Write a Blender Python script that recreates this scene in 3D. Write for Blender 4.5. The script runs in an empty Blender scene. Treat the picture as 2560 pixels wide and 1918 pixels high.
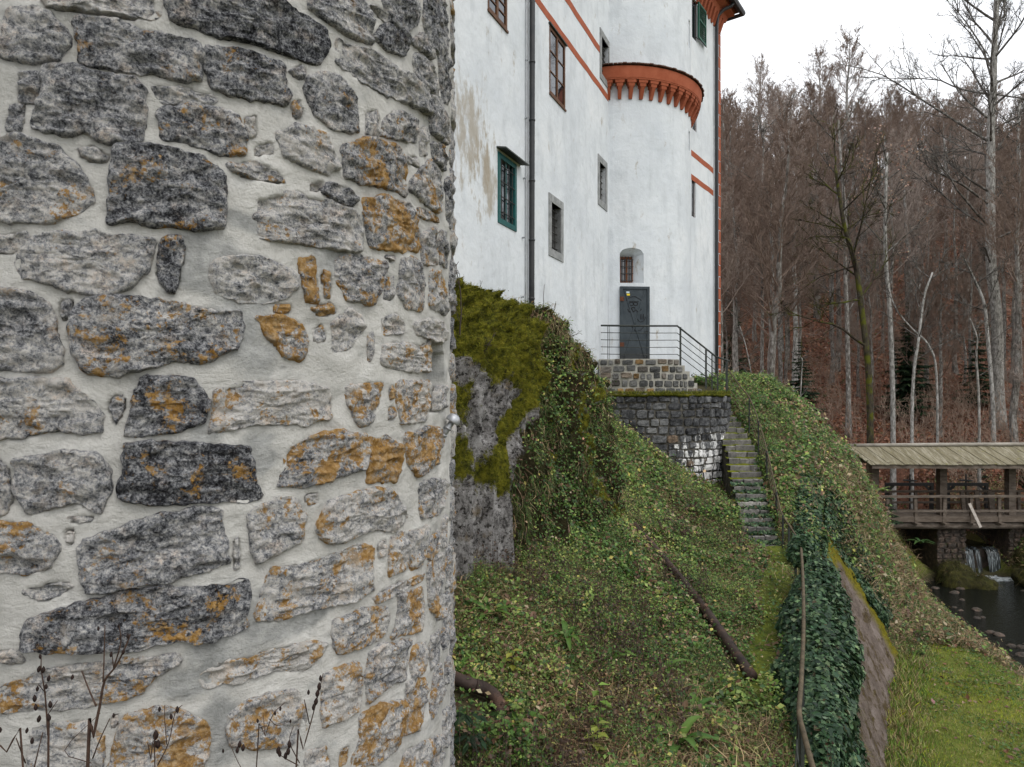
import bpy, math, random
import numpy as np

SC = bpy.context.scene
COL = SC.collection
random.seed(7)
RNG = np.random.default_rng(11)

# ------------------------------------------------------------------ camera, sky, sun, exposure
F, HY = 1774.0, 990.0          # focal length and eye level measured in the photograph (2560 px wide)
cam = bpy.data.cameras.new("camera")
cam.sensor_width = 36.0
cam.lens = F / 2560 * 36
cam.shift_y = (HY - 959.0) / 2560
cam.clip_start, cam.clip_end = 0.05, 2000
camo = bpy.data.objects.new("camera", cam)
COL.objects.link(camo)
camo.rotation_euler = (math.radians(90), 0, 0)
SC.camera = camo

SUN_ELEV, SUN_AZ = 52.0, 150.0     # azimuth clockwise from +Y; the soft sun sits behind the camera's right shoulder
world = bpy.data.worlds.new("World")
SC.world = world
world.use_nodes = True
wn = world.node_tree
bg = wn.nodes["Background"]
sky = wn.nodes.new("ShaderNodeTexSky")
sky.sky_type = 'NISHITA'
sky.sun_disc = False
sky.sun_elevation = math.radians(SUN_ELEV)
sky.sun_rotation = math.radians(SUN_AZ)
hs = wn.nodes.new("ShaderNodeHueSaturation")
hs.inputs["Saturation"].default_value = 0.25
wn.links.new(sky.outputs[0], hs.inputs["Color"])
tcw = wn.nodes.new("ShaderNodeTexCoord")
cn = wn.nodes.new("ShaderNodeTexNoise")
cn.inputs["Scale"].default_value = 2.2
cn.inputs["Detail"].default_value = 5
wn.links.new(tcw.outputs["Generated"], cn.inputs["Vector"])
cr = wn.nodes.new("ShaderNodeValToRGB")
cr.color_ramp.elements[0].position = 0.33
cr.color_ramp.elements[0].color = (6.9, 7.25, 7.8, 1)
cr.color_ramp.elements[1].position = 0.7
cr.color_ramp.elements[1].color = (11.6, 11.7, 11.9, 1)
wn.links.new(cn.outputs[0], cr.inputs[0])
mxw = wn.nodes.new("ShaderNodeMix")
mxw.data_type = 'RGBA'
mxw.inputs[0].default_value = 0.88      # cloud cover over the blue sky
wn.links.new(hs.outputs[0], mxw.inputs[6])
wn.links.new(cr.outputs[0], mxw.inputs[7])
wn.links.new(mxw.outputs[2], bg.inputs["Color"])
bg.inputs["Strength"].default_value = 0.11

sun = bpy.data.lights.new("sun", 'SUN')
sun.energy = 0.8
sun.angle = math.radians(30)
sun.color = (1.0, 0.96, 0.9)
suno = bpy.data.objects.new("sun", sun)
COL.objects.link(suno)
suno.rotation_euler = (math.radians(90 - SUN_ELEV), 0, math.radians(180 - SUN_AZ))
suno.location = (10, -10, 30)

SC.view_settings.view_transform = 'Standard'
SC.view_settings.look = 'None'
SC.view_settings.exposure = 0.58
SC.view_settings.gamma = 1.0
SC.view_settings.use_curve_mapping = False
SC.cycles.max_bounces = 6
SC.cycles.diffuse_bounces = 3
SC.cycles.transparent_max_bounces = 6
SC.cycles.use_denoising = True

# ------------------------------------------------------------------ helpers
def px(x, y, Y):
    return np.array([(x - 1280) / F * Y, Y, (HY - y) / F * Y])

def _h(ix, iy, iz, seed):
    h = (ix * 374761393 + iy * 668265263 + iz * 2147483647 + seed * 974634777) & 0xFFFFFFFF
    h = ((h ^ (h >> 13)) * 1274126177) & 0xFFFFFFFF
    h = ((h ^ (h >> 15)) * 2246822519) & 0xFFFFFFFF
    return ((h ^ (h >> 16)) & 0xFFFFFF) / float(0xFFFFFF)

def vnoise(p, seed=0):
    p = np.asarray(p, float)
    i = np.floor(p).astype(np.int64)
    f = p - i
    f = f * f * (3 - 2 * f)
    r = 0
    for dx in (0, 1):
        wx = f[:, 0] if dx else 1 - f[:, 0]
        for dy in (0, 1):
            wy = f[:, 1] if dy else 1 - f[:, 1]
            for dz in (0, 1):
                wz = f[:, 2] if dz else 1 - f[:, 2]
                r = r + wx * wy * wz * _h(i[:, 0] + dx, i[:, 1] + dy, i[:, 2] + dz, seed)
    return r * 2 - 1

def fbm(p, scale=1.0, octv=4, gain=0.5, seed=0, ridged=False):
    p = np.asarray(p, float) * scale
    a, s, r = 1.0, 0.0, 0
    for o in range(octv):
        n = vnoise(p + o * 17.3, seed + o)
        if ridged:
            n = 1 - 2 * np.abs(n)
        r = r + a * n
        s += a
        a *= gain
        p = p * 2.03
    return r / s

def sstep(x):
    x = np.clip(x, 0, 1)
    return x * x * (3 - 2 * x)

BASE = {}
def base_of(o):
    return BASE.get(o.name, np.zeros(3)) if o is not None else np.zeros(3)

def add_mesh(name, V, Fc, mat, parent=None, smooth=False, col=None, kind=None):
    """one mesh object from world-space vertices"""
    V = np.asarray(V, float) - base_of(parent)
    me = bpy.data.meshes.new(name)
    if isinstance(Fc, np.ndarray):
        n, k = Fc.shape
        me.vertices.add(len(V))
        me.vertices.foreach_set("co", V.astype(np.float32).ravel())
        me.loops.add(n * k)
        me.loops.foreach_set("vertex_index", Fc.astype(np.int32).ravel())
        me.polygons.add(n)
        me.polygons.foreach_set("loop_start", np.arange(0, n * k, k, dtype=np.int32))
        me.polygons.foreach_set("loop_total", np.full(n, k, dtype=np.int32))
        me.update(calc_edges=True)
        me.validate()
    else:
        me.from_pydata([tuple(v) for v in V], [], [tuple(f) for f in Fc])
        me.update()
    if smooth:
        me.polygons.foreach_set("use_smooth", np.ones(len(me.polygons), dtype=bool))
    if col is not None:
        c = np.ones((len(V), 4), np.float32)
        c[:, :3] = col
        a = me.color_attributes.new("Col", 'FLOAT_COLOR', 'POINT')
        a.data.foreach_set("color", c.ravel())
    if mat is not None:
        me.materials.append(mat)
    o = bpy.data.objects.new(name, me)
    COL.objects.link(o)
    if parent is not None:
        o.parent = parent
        BASE[o.name] = base_of(parent)
    if kind:
        o["kind"] = kind
    return o

def tag(o, label, cat, group=None, kind=None):
    o["label"] = label
    o["category"] = cat
    if group:
        o["group"] = group
    if kind:
        o["kind"] = kind
    return o

def thing(name, base, label, cat, group=None):
    o = bpy.data.objects.new(name, None)
    o.empty_display_size = 0.2
    COL.objects.link(o)
    o.location = tuple(base)
    BASE[o.name] = np.array(base, float)
    return tag(o, label, cat, group)

class MB:
    """collects shapes into one mesh"""
    def __init__(self):
        self.V, self.F, self.n = [], [], 0
    def add(self, v, f):
        v = np.asarray(v, float)
        self.V.append(v)
        self.F += [tuple(int(i) + self.n for i in q) for q in f]
        self.n += len(v)
        return self
    def box(self, o, a, b, c):
        """box with corner o and edge vectors a, b, c"""
        o, a, b, c = (np.asarray(t, float) for t in (o, a, b, c))
        v = [o, o + a, o + a + b, o + b, o + c, o + a + c, o + a + b + c, o + b + c]
        f = [(0, 3, 2, 1), (4, 5, 6, 7), (0, 1, 5, 4), (1, 2, 6, 5), (2, 3, 7, 6), (3, 0, 4, 7)]
        if np.dot(np.cross(a, b), c) < 0:
            f = [q[::-1] for q in f]
        return self.add(v, f)
    def cbox(self, ctr, sx, sy, sz):
        ctr = np.asarray(ctr, float)
        return self.box(ctr - np.array([sx, sy, sz]) / 2, (sx, 0, 0), (0, sy, 0), (0, 0, sz))
    def bar(self, p, q, w, h, up=(0, 0, 1)):
        """rectangular bar from p to q"""
        p, q, up = (np.asarray(t, float) for t in (p, q, up))
        d = q - p
        s = np.cross(d, up)
        if np.linalg.norm(s) < 1e-6:
            s = np.cross(d, (1, 0, 0))
        s = s / np.linalg.norm(s)
        u = np.cross(s, d)
        u = u / np.linalg.norm(u)
        return self.box(p - s * w / 2 - u * h / 2, d, s * w, u * h)
    def tube(self, pts, rad, k=8, cap=True):
        pts = np.asarray(pts, float)
        n = len(pts)
        rad = np.full(n, rad) if np.isscalar(rad) else np.asarray(rad, float)
        d = np.gradient(pts, axis=0) if n > 2 else np.repeat((pts[1] - pts[0])[None], n, 0)
        d = d / np.maximum(np.linalg.norm(d, axis=1)[:, None], 1e-9)
        ref = np.array([0, 0, 1.0]) if abs(d[0][2]) < 0.9 else np.array([1.0, 0, 0])
        ang = np.arange(k) * 2 * np.pi / k
        V = []
        s = None
        for i in range(n):
            s = np.cross(d[i], ref) if s is None else s - d[i] * np.dot(s, d[i])
            s = s / max(np.linalg.norm(s), 1e-9)
            u = np.cross(d[i], s)
            V.append(pts[i] + rad[i] * (np.cos(ang)[:, None] * s + np.sin(ang)[:, None] * u))
        f = []
        for i in range(n - 1):
            for j in range(k):
                a, b = i * k + j, i * k + (j + 1) % k
                f.append((a, b, b + k, a + k))
        if cap:
            f.append(tuple(range(k))[::-1])
            f.append(tuple((n - 1) * k + j for j in range(k)))
        return self.add(np.concatenate(V), f)
    def lathe(self, c, axis, prof, k=20):
        """profile list of (along, radius) round an axis"""
        c, axis = np.asarray(c, float), np.asarray(axis, float)
        axis = axis / np.linalg.norm(axis)
        s = np.cross(axis, (0, 0, 1) if abs(axis[2]) < 0.9 else (1, 0, 0))
        s = s / np.linalg.norm(s)
        u = np.cross(axis, s)
        ang = np.arange(k) * 2 * np.pi / k
        V = np.concatenate([c + axis * t + r * (np.cos(ang)[:, None] * s + np.sin(ang)[:, None] * u) for t, r in prof])
        f = [(i * k + j, i * k + (j + 1) % k, (i + 1) * k + (j + 1) % k, (i + 1) * k + j)
             for i in range(len(prof) - 1) for j in range(k)]
        f.append(tuple(range(k))[::-1])
        f.append(tuple((len(prof) - 1) * k + j for j in range(k)))
        return self.add(V, f)
    def build(self, name, mat, parent=None, smooth=False, kind=None, col=None):
        return add_mesh(name, np.concatenate(self.V), self.F, mat, parent, smooth, col, kind)

def scatter(name, tv, tf, pos, A, B, N, size, col, mat, parent=None, kind="stuff"):
    """many copies of one small template as a single mesh; A, B, N are the axes of each copy"""
    tv, tf = np.asarray(tv, float), np.asarray(tf, int)
    n, k = len(pos), len(tv)
    size = np.broadcast_to(np.asarray(size, float), (n,))
    V = (pos[:, None, :] + size[:, None, None] * (tv[None, :, 0, None] * A[:, None, :]
         + tv[None, :, 1, None] * B[:, None, :] + tv[None, :, 2, None] * N[:, None, :])).reshape(-1, 3)
    Fc = (tf[None] + (np.arange(n) * k)[:, None, None]).reshape(-1, tf.shape[1])
    return add_mesh(name, V, Fc, mat, parent, False, np.repeat(col, k, 0), kind)

def unit(v):
    return v / np.maximum(np.linalg.norm(v, axis=-1, keepdims=True), 1e-9)

def frame_for(N, tilt=0.5, rng=RNG):
    """random tangent frames round normals N, wobbling by tilt"""
    N = unit(N + rng.normal(0, tilt, N.shape))
    A = unit(np.cross(N, rng.normal(0, 1, N.shape)))
    return A, np.cross(N, A), N

LEAF_V = [(0, 0, 0), (.5, .33, .10), (1, 0, -.06), (.5, -.33, .10)]
LEAF_F = [(0, 2, 1), (0, 3, 2)]
IVY_V = [(0, 0, 0), (.12, .48, .06), (.5, .26, .03), (.46, .5, .08), (1, 0, -.1), (.46, -.5, .08), (.5, -.26, .03), (.12, -.48, .06)]
IVY_F = [(0, 2, 1), (2, 4, 3), (0, 4, 2), (0, 6, 4), (6, 5, 4), (0, 7, 6)]
BLADE_V = [(0, .05, 0), (0, -.05, 0), (.18, .035, .5), (.18, -.035, .5), (.55, 0, .9)]
BLADE_F = [(0, 1, 3), (0, 3, 2), (2, 3, 4)]
ARCH_V = [(0, .013, 0), (0, -.013, 0), (.35, .011, .45), (.35, -.011, .45), (.95, 0, .35)]

# ------------------------------------------------------------------ materials
class G:
    def __init__(self, name, rough=0.9, spec=0.25):
        self.m = bpy.data.materials.new(name)
        self.m.use_nodes = True
        self.nt = self.m.node_tree
        self.b = self.nt.nodes["Principled BSDF"]
        self.b.inputs["Roughness"].default_value = rough
        self.b.inputs["Specular IOR Level"].default_value = spec
        self._c = None
    def node(self, t):
        return self.nt.nodes.new(t)
    def put(self, sock, v):
        if isinstance(v, bpy.types.NodeSocket):
            self.nt.links.new(v, sock)
        elif isinstance(v, tuple) and len(v) == 3 and sock.type == 'RGBA':
            sock.default_value = (*v, 1)
        else:
            sock.default_value = v
    def co(self):
        if self._c is None:
            self._c = self.node("ShaderNodeTexCoord").outputs["Object"]
        return self._c
    def scaled(self, s, v=None):
        n = self.node("ShaderNodeMapping")
        self.put(n.inputs["Vector"], v or self.co())
        n.inputs["Scale"].default_value = s
        return n.outputs[0]
    def noise(self, scale, detail=5, rough=0.6, vec=None, dist=0.0):
        n = self.node("ShaderNodeTexNoise")
        self.put(n.inputs["Vector"], vec or self.co())
        n.inputs["Scale"].default_value = scale
        n.inputs["Detail"].default_value = detail
        n.inputs["Roughness"].default_value = rough
        n.inputs["Distortion"].default_value = dist
        return n.outputs[0]
    def vor(self, scale, vec=None, feature='F1'):
        n = self.node("ShaderNodeTexVoronoi")
        n.feature = feature
        self.put(n.inputs["Vector"], vec or self.co())
        n.inputs["Scale"].default_value = scale
        return n.outputs["Distance"]
    def node_warp(self, scale=2.5, amt=.35):
        n = self.node("ShaderNodeTexNoise")
        self.put(n.inputs["Vector"], self.co())
        n.inputs["Scale"].default_value = scale
        n.inputs["Detail"].default_value = 5
        v = self.node("ShaderNodeVectorMath"); v.operation = 'SCALE'
        self.put(v.inputs[0], n.outputs[1]); v.inputs["Scale"].default_value = amt
        a = self.node("ShaderNodeVectorMath"); a.operation = 'ADD'
        self.put(a.inputs[0], self.co()); self.put(a.inputs[1], v.outputs[0])
        return a.outputs[0]
    def ramp(self, fac, stops, interp='LINEAR'):
        n = self.node("ShaderNodeValToRGB")
        e = n.color_ramp.elements
        n.color_ramp.interpolation = interp
        while len(e) < len(stops):
            e.new(0.5)
        for q, (p, c) in zip(e, stops):
            q.position = p
            q.color = (*c, 1) if isinstance(c, tuple) else (c, c, c, 1)
        self.put(n.inputs[0], fac)
        return n.outputs[0]
    def mix(self, fac, a, b, blend='MIX'):
        n = self.node("ShaderNodeMix")
        n.data_type = 'RGBA'
        n.blend_type = blend
        self.put(n.inputs[0], fac)
        self.put(n.inputs[6], a)
        self.put(n.inputs[7], b)
        return n.outputs[2]
    def math(self, op, a, b=0.0, clamp=False):
        n = self.node("ShaderNodeMath")
        n.operation = op
        n.use_clamp = clamp
        self.put(n.inputs[0], a)
        self.put(n.inputs[1], b)
        return n.outputs[0]
    def thr(self, fac, lo, hi):
        """0 below lo, 1 above hi"""
        n = self.node("ShaderNodeMapRange")
        n.interpolation_type = 'SMOOTHSTEP'
        self.put(n.inputs["Value"], fac)
        self.put(n.inputs["From Min"], lo)
        self.put(n.inputs["From Max"], hi)
        return n.outputs[0]
    def attr(self, name, kind='GEOMETRY', out="Color"):
        n = self.node("ShaderNodeAttribute")
        n.attribute_type = kind
        n.attribute_name = name
        return n.outputs[out]
    def xyz(self, i, v=None):
        n = self.node("ShaderNodeSeparateXYZ")
        self.put(n.inputs[0], v or self.co())
        return n.outputs[i]
    def objrand(self):
        return self.node("ShaderNodeObjectInfo").outputs["Random"]
    def bump(self, h, strength=0.5, dist=0.02, prev=None):
        n = self.node("ShaderNodeBump")
        n.inputs["Strength"].default_value = strength
        n.inputs["Distance"].default_value = dist
        self.put(n.inputs["Height"], h)
        if prev is not None:
            self.put(n.inputs["Normal"], prev)
        return n.outputs[0]
    def done(self, color=None, normal=None, rough=None):
        if color is not None:
            self.put(self.b.inputs["Base Color"], color)
        if normal is not None:
            self.put(self.b.inputs["Normal"], normal)
        if rough is not None:
            self.put(self.b.inputs["Roughness"], rough)
        return self.m

def simple(name, c1, c2, scale=8.0, rough=0.8, bump=0.2, bscale=30.0, spec=0.25, metal=0.0, stretch=None, bdist=0.01):
    g = G(name, rough, spec)
    v = g.scaled(stretch) if stretch else None
    n = g.noise(scale, 6, 0.65, v)
    g.b.inputs["Metallic"].default_value = metal
    nb = g.noise(bscale, 4, 0.6, v)
    return g.done(g.ramp(n, [(0.3, c1), (0.7, c2)]), g.bump(nb, bump, bdist))

def leafmat(name, rough=0.55, spec=0.3, trans=0.25):
    g = G(name, rough, spec)
    c = g.attr("Col")
    g.put(g.b.inputs["Base Color"], c)
    if trans:
        t = g.node("ShaderNodeBsdfTranslucent")
        g.put(t.inputs[0], c)
        mx = g.node("ShaderNodeMixShader")
        mx.inputs[0].default_value = trans
        g.nt.links.new(g.b.outputs[0], mx.inputs[1])
        g.nt.links.new(t.outputs[0], mx.inputs[2])
        g.nt.links.new(mx.outputs[0], g.nt.nodes["Material Output"].inputs[0])
    return g.m

M = {}
M['leaf'] = leafmat("leaf", 0.5, 0.3, 0.25)
M['ivy'] = leafmat("ivy_leaf", 0.5, 0.22, 0.12)
M['blade'] = leafmat("grass_blade", 0.6, 0.2, 0.25)
M['twig'] = simple("twig_bark", (.035, .026, .02), (.09, .07, .055), 6, 0.9, 0.1)
M['stalk'] = simple("dry_stalk", (.03, .017, .012), (.085, .05, .034), 30, 0.75, 0.3, 200, bdist=.001)
M['seed'] = simple("seed_pod", (.008, .005, .004), (.03, .014, .010), 80, 0.7, 0.4, 300, bdist=.001)

# castle plaster: weathered white
def plaster(name, stains):
    g = G(name, 0.92, 0.15)
    n1 = g.noise(0.55, 6, 0.6)
    n2 = g.noise(2.2, 6, 0.65, g.scaled((1, 1, 0.35)))
    c = g.ramp(n1, [(0.3, (.555, .585, .615)), (0.55, (.655, .68, .70)), (0.75, (.72, .73, .735))])
    c = g.mix(g.math('MULTIPLY', g.thr(n2, 0.47, 0.68), .8), c, (.53, .555, .575))
    n5 = g.noise(9, 8, .75)
    c = g.mix(g.math('MULTIPLY', g.thr(n5, .58, .72), .25), c, (.45, .46, .46))
    # faint dark rain streaks
    n3 = g.noise(7, 5, 0.7, g.scaled((1, 1, 0.08)))
    c = g.mix(g.math('MULTIPLY', g.thr(n3, 0.56, 0.8), 0.22), c, (.42, .43, .44))
    # warm dirt at the foot of the wall
    z = g.xyz(2)
    n4 = g.noise(1.4, 6, 0.7)
    low = g.math('MULTIPLY', g.thr(g.math('ADD', g.math('MULTIPLY', z, -1.0), g.math('MULTIPLY', n4, 2.4)), 0.1, 2.4), 0.55)
    c = g.mix(low, c, (.55, .51, .44))
    for (cx_, cy_, cz_, rx, rz, thr_) in stains:
        pos = g.node("ShaderNodeVectorMath")
        pos.operation = 'SUBTRACT'
        g.put(pos.inputs[0], g.co())
        pos.inputs[1].default_value = (cx_, cy_, cz_)
        sc_ = g.node("ShaderNodeVectorMath")
        sc_.operation = 'MULTIPLY'
        g.put(sc_.inputs[0], pos.outputs[0])
        sc_.inputs[1].default_value = (1 / rx, 1 / rx, 1 / rz)
        ln = g.node("ShaderNodeVectorMath")
        ln.operation = 'LENGTH'
        g.put(ln.inputs[0], sc_.outputs[0])
        near = g.math('SUBTRACT', 1.0, ln.outputs["Value"], True)
        ns = g.noise(3.0, 7, 0.72, g.scaled((1, 1, 0.45)))
        k = g.thr(g.math('ADD', g.math('MULTIPLY', near, 0.32), ns), thr_, thr_ + 0.16)
        c = g.mix(g.math('MULTIPLY', k, 0.75), c, (.33, .28, .21))
    b1 = g.noise(3.5, 6, 0.6)
    b2 = g.noise(40, 5, 0.65)
    nm = g.bump(b1, 0.35, 0.08)
    nm = g.bump(b2, 0.35, 0.008, nm)
    return g.done(c, nm)

M['orange'] = simple("orange_limewash", (.29, .072, .032), (.38, .11, .055), 3, 0.9, 0.3, 25)
M['rooftile'] = simple("roof_tile", (.05, .03, .025), (.16, .07, .04), 9, 0.85, 0.4, 30)
M['zinc'] = simple("dark_pipe_metal", (.012, .014, .017), (.035, .034, .034), 4, 0.5, 0.1, 40, 0.4)
M['galv'] = simple("galvanised_metal", (.25, .26, .27), (.42, .43, .44), 20, 0.45, 0.1, 60, 0.5, 0.6)
M['brownwood'] = simple("brown_window_wood", (.05, .022, .01), (.15, .065, .025), 14, 0.6, 0.2, 60, stretch=(1, 1, .15))
M['redwood'] = simple("red_brown_wood", (.11, .035, .012), (.22, .08, .03), 14, 0.65, 0.2, 60, stretch=(1, 1, .15))
M['teal'] = simple("teal_paint", (.004, .06, .058), (.012, .10, .095), 10, 0.5, 0.15, 50)
M['green'] = simple("green_shutter_paint", (.003, .06, .035), (.008, .10, .06), 10, 0.5, 0.15, 50)
M['iron'] = simple("wrought_iron", (.016, .018, .02), (.05, .045, .04), 20, 0.65, 0.2, 60, 0.35)
M['railing'] = simple("railing_paint", (.012, .015, .015), (.045, .05, .042), 9, 0.6, 0.2, 60, 0.35)
M['rail_moss'] = simple("weathered_rail_tube", (.045, .038, .024), (.14, .105, .065), 12, 0.75, 0.3, 60)
M['surround'] = simple("grey_stone_surround", (.16, .165, .165), (.36, .365, .36), 6, 0.9, 0.5, 45)
M['sill_dark'] = simple("dark_hood_board", (.03, .035, .033), (.08, .085, .08), 8, 0.7, 0.2)
g = G("window_glass", 0.04, 0.5)
g.b.inputs["IOR"].default_value = 2.0
M['glass'] = g.done((.012, .014, .017), g.bump(g.noise(2.5, 2), 0.06, 0.02))
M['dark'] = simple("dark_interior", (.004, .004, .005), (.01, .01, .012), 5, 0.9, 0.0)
# ------------------------------------------------------------------ the ground
class TPS:
    def __init__(self, pts, reg=0.02):
        p = np.array(pts, float)
        self.c = p[:, :2]
        n = len(p)
        d = np.linalg.norm(self.c[:, None] - self.c[None], axis=2)
        K = np.where(d > 0, d * d * np.log(d + 1e-9), 0) + np.eye(n) * reg
        Q = np.c_[np.ones(n), self.c]
        A = np.block([[K, Q], [Q.T, np.zeros((3, 3))]])
        self.w = np.linalg.lstsq(A, np.r_[p[:, 2], 0, 0, 0], rcond=None)[0]
    def __call__(self, X, Y):
        sh = np.shape(X)
        q = np.c_[np.ravel(X), np.ravel(Y)]
        out = np.empty(len(q))
        for i in range(0, len(q), 20000):
            b = q[i:i + 20000]
            d = np.linalg.norm(b[:, None] - self.c[None], axis=2)
            K = np.where(d > 0, d * d * np.log(d + 1e-9), 0)
            out[i:i + 20000] = K @ self.w[:-3] + self.w[-3] + b @ self.w[-2:]
        return out.reshape(sh)

GP = [(1150, 1900, 6.0), (1300, 1918, 6.2), (1500, 1918, 6.4), (1700, 1918, 6.5), (1880, 1918, 6.5),
      (1200, 1700, 7.3), (1400, 1700, 7.8), (1600, 1700, 8.3), (1780, 1700, 8.6), (1915, 1650, 9.1),
      (1200, 1500, 9), (1350, 1500, 9.5), (1500, 1500, 10.8), (1700, 1500, 11.3), (1880, 1500, 11.7), (1930, 1500, 11.8),
      (1200, 1375, 10.6), (1350, 1370, 11.4), (1540, 1330, 13.3), (1700, 1400, 13.4), (1850, 1400, 14.3), (1940, 1400, 14.6),
      (1600, 1220, 16), (1700, 1300, 16), (1800, 1300, 16.3), (1550, 1120, 17.3), (1500, 1020, 18.8), (1640, 1140, 18.2),
      (1720, 1200, 18.5), (1800, 1235, 18.8), (1950, 1362, 15.5), (1922, 1252, 17), (1900, 1155, 18.5), (1870, 1085, 20),
      (1835, 1270, 17), (1920, 1055, 20.3), (1900, 972, 22), (1970, 985, 23), (2000, 1150, 18.8), (2050, 1085, 22.5),
      (2060, 1250, 17.5), (2000, 1335, 15.8), (1990, 1400, 14.5)]
pts = [tuple(px(*g_)) for g_ in GP]
pts += [(9, 27, -1), (5, 27, -.5), (10, 32, -1.5), (-3, 6, -3), (-3, 10, -2.2), (-3, 15, -.2), (-2, 4, -3.2), (2, 4, -3.4),
        (2.2, 2, -3.4), (-2, 1, -3.3), (0, 20, 0), (-6, 3, -3.2), (-8, 12, -1.5), (2, 25, 0), (-8, 25, 0), (2.2, -4, -3.4), (-6, -4, -3.3)]
tpsA = TPS(pts)
XT_Y = [-30, 0, 5, 6.5, 9.1, 11.7, 14.5, 16, 18, 20, 22, 25, 30, 60]
XT_X = [1.2, 1.4, 2.35, 2.75, 3.85, 4.95, 6.25, 6.95, 7.9, 9.3, 10.1, 10.6, 11, 11]
XB_X = [2.4, 2.6, 3.6, 4.0, 5.0, 6.1, 7.75, 8.7, 10, 12, 13, 14.5, 15, 15]
def xtop(Y): return np.interp(Y, XT_Y, XT_X)
def xbot(Y): return np.interp(Y, XT_Y, XB_X)
def xleft(Y): return np.interp(Y, [-30, 5, 10, 15, 20, 22.5, 25, 27, 29, 31], [10, 11, 12, 13, 14.2, 14.6, 15.2, 16, 16.7, 16.9])
def xright(Y): return np.interp(Y, [5, 20, 22, 24, 25, 26.5, 28, 29, 31], [30, 24.5, 22.6, 20.9, 20.2, 19.5, 19.6, 20.1, 20])

def hill(X, Y):
    b = np.interp(Y, [20, 28, 32, 36, 40, 48, 60, 80, 100, 150, 400], [-6, -5.8, -5.0, -3.6, -2, 1.6, 9, 20, 29, 36, 36])
    b = b + np.interp(X, [-40, 0, 9, 13], [2.5, 2.0, 1.2, 0]) * np.interp(Y, [26, 40, 60], [1, 1, 0])
    return b + 0.5 * np.sin(X * 0.21 + 1) * np.interp(Y, [32, 50], [0, 1]) + .9 * np.sin(X * .083 + Y * .05) * np.interp(Y, [40, 70], [0, 1])

def ground(X, Y, detail=True):
    X, Y = np.asarray(X, float), np.asarray(Y, float)
    zA = np.clip(tpsA(X, np.clip(Y, -8, 34)), -4.2, 1.2)
    xl, xr = xleft(Y), xright(Y)
    zB = -6.0 - 1.6 * sstep((X - (xl - 3.0)) / 3.2) + 2.4 * sstep((X - xr) / 1.6)
    t, b = xtop(Y), xbot(Y)
    soft = np.interp(Y, [16.25, 17.4], [0, 1])
    # the retaining wall stands in front of this bank for Y < 16
    w = sstep((X - t) / (b - t)) * soft + (1 - soft) * sstep((X - t - .02) / (.32 * (b - t)))
    z = zA * (1 - w) + zB * w
    sr = np.interp(Y, [15.5, 17, 18.9, 20, 21], [5.86, 6.12, 6.52, 6.5, 6.4])
    z = z - .42 * sstep((sr + .10 - X) / .12) * sstep((X - sr + .95) / .15) * sstep((Y - 15.45) / .15) * sstep((21.4 - Y) / .3)
    h = hill(X, Y)
    ch = np.exp(-((X - 18.45) / 1.75) ** 6) * sstep((40 - Y) / 5)
    h = h * (1 - ch) + (-6.9) * ch
    k = sstep((Y - 26.5) / 5) * np.where(X > 12, 1, sstep((Y - 30) / 5))
    z = z * (1 - k) + h * k
    if detail:
        q = np.c_[X.ravel(), Y.ravel(), np.zeros(X.size)]
        z = z + (0.10 * fbm(q, 0.9, 3, 0.5, 3) + .035 * fbm(q, 4, 2, .5, 9)).reshape(X.shape) * np.where((np.abs(X - xbot(Y)) < 1.0) | (X > xtop(Y) - .3) & (X < xbot(Y)), .3, 1)
    return z

def gnormal(X, Y, e=0.15):
    zx = (ground(X + e, Y, False) - ground(X - e, Y, False)) / (2 * e)
    zy = (ground(X, Y + e, False) - ground(X, Y - e, False)) / (2 * e)
    return unit(np.c_[-zx, -zy, np.ones(len(zx))])

def ray_ground(x, y, y0=4.0, y1=60.0):
    """the point of the ground seen at a place of the photograph"""
    Ys = np.arange(y0, y1, 0.03)
    zz = (HY - y) / F * Ys
    gz = ground((x - 1280) / F * Ys, Ys)
    i = np.argmax(zz < gz)
    return np.array([(x - 1280) / F * Ys[i], Ys[i], gz[i]])

def axis_vals(fine0, fine1, step, lo, hi):
    a = list(np.arange(fine0, fine1 + 1e-6, step))
    s, x = step, fine1
    while x < hi:
        s *= 1.13
        x += s
        a.append(x)
    s, x = step, fine0
    while x > lo:
        s *= 1.13
        x -= s
        a.insert(0, x)
    return np.array(a)

gx = axis_vals(-4, 22, 0.16, -500, 600)
gy = axis_vals(3, 40, 0.17, -300, 900)
XX, YY = np.meshgrid(gx, gy)
ZZ = ground(XX, YY)
nx, ny = len(gx), len(gy)
gv = np.c_[XX.ravel(), YY.ravel(), ZZ.ravel()]
ii = (np.arange(ny - 1)[:, None] * nx + np.arange(nx - 1)[None]).ravel()
gf = np.c_[ii, ii + 1, ii + nx + 1, ii + nx]
# own colours of soil, leaf litter and turf by zone
q3 = gv * np.array([1, 1, 0])
nA, nB = fbm(q3, 1.3, 4, .55, 21), fbm(q3, 0.35, 3, .5, 33)
soil = np.array([.055, .05, .028]) + nA[:, None] * np.array([.02, .018, .008])
lit = np.array([.19, .105, .075]) + nA[:, None] * np.array([.05, .022, .012])
turf = np.array([.11, .125, .028]) + nA[:, None] * np.array([.05, .04, .012])
bed = np.array([.035, .03, .022])
kf = sstep((gv[:, 1] - 29) / 5)[:, None]
kb = sstep((gv[:, 0] - xbot(gv[:, 1]) + .3) / .5)[:, None]
gc = soil * (1 - kb) + turf * kb
gc = gc * (1 - kf) + lit * kf
ks = sstep((-6.9 - gv[:, 2]) / .4)[:, None]
gc = gc * (1 - ks) + bed * ks
g = G("ground_soil", 0.95, 0.1)
cn_ = g.noise(9, 8, 0.7)
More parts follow.
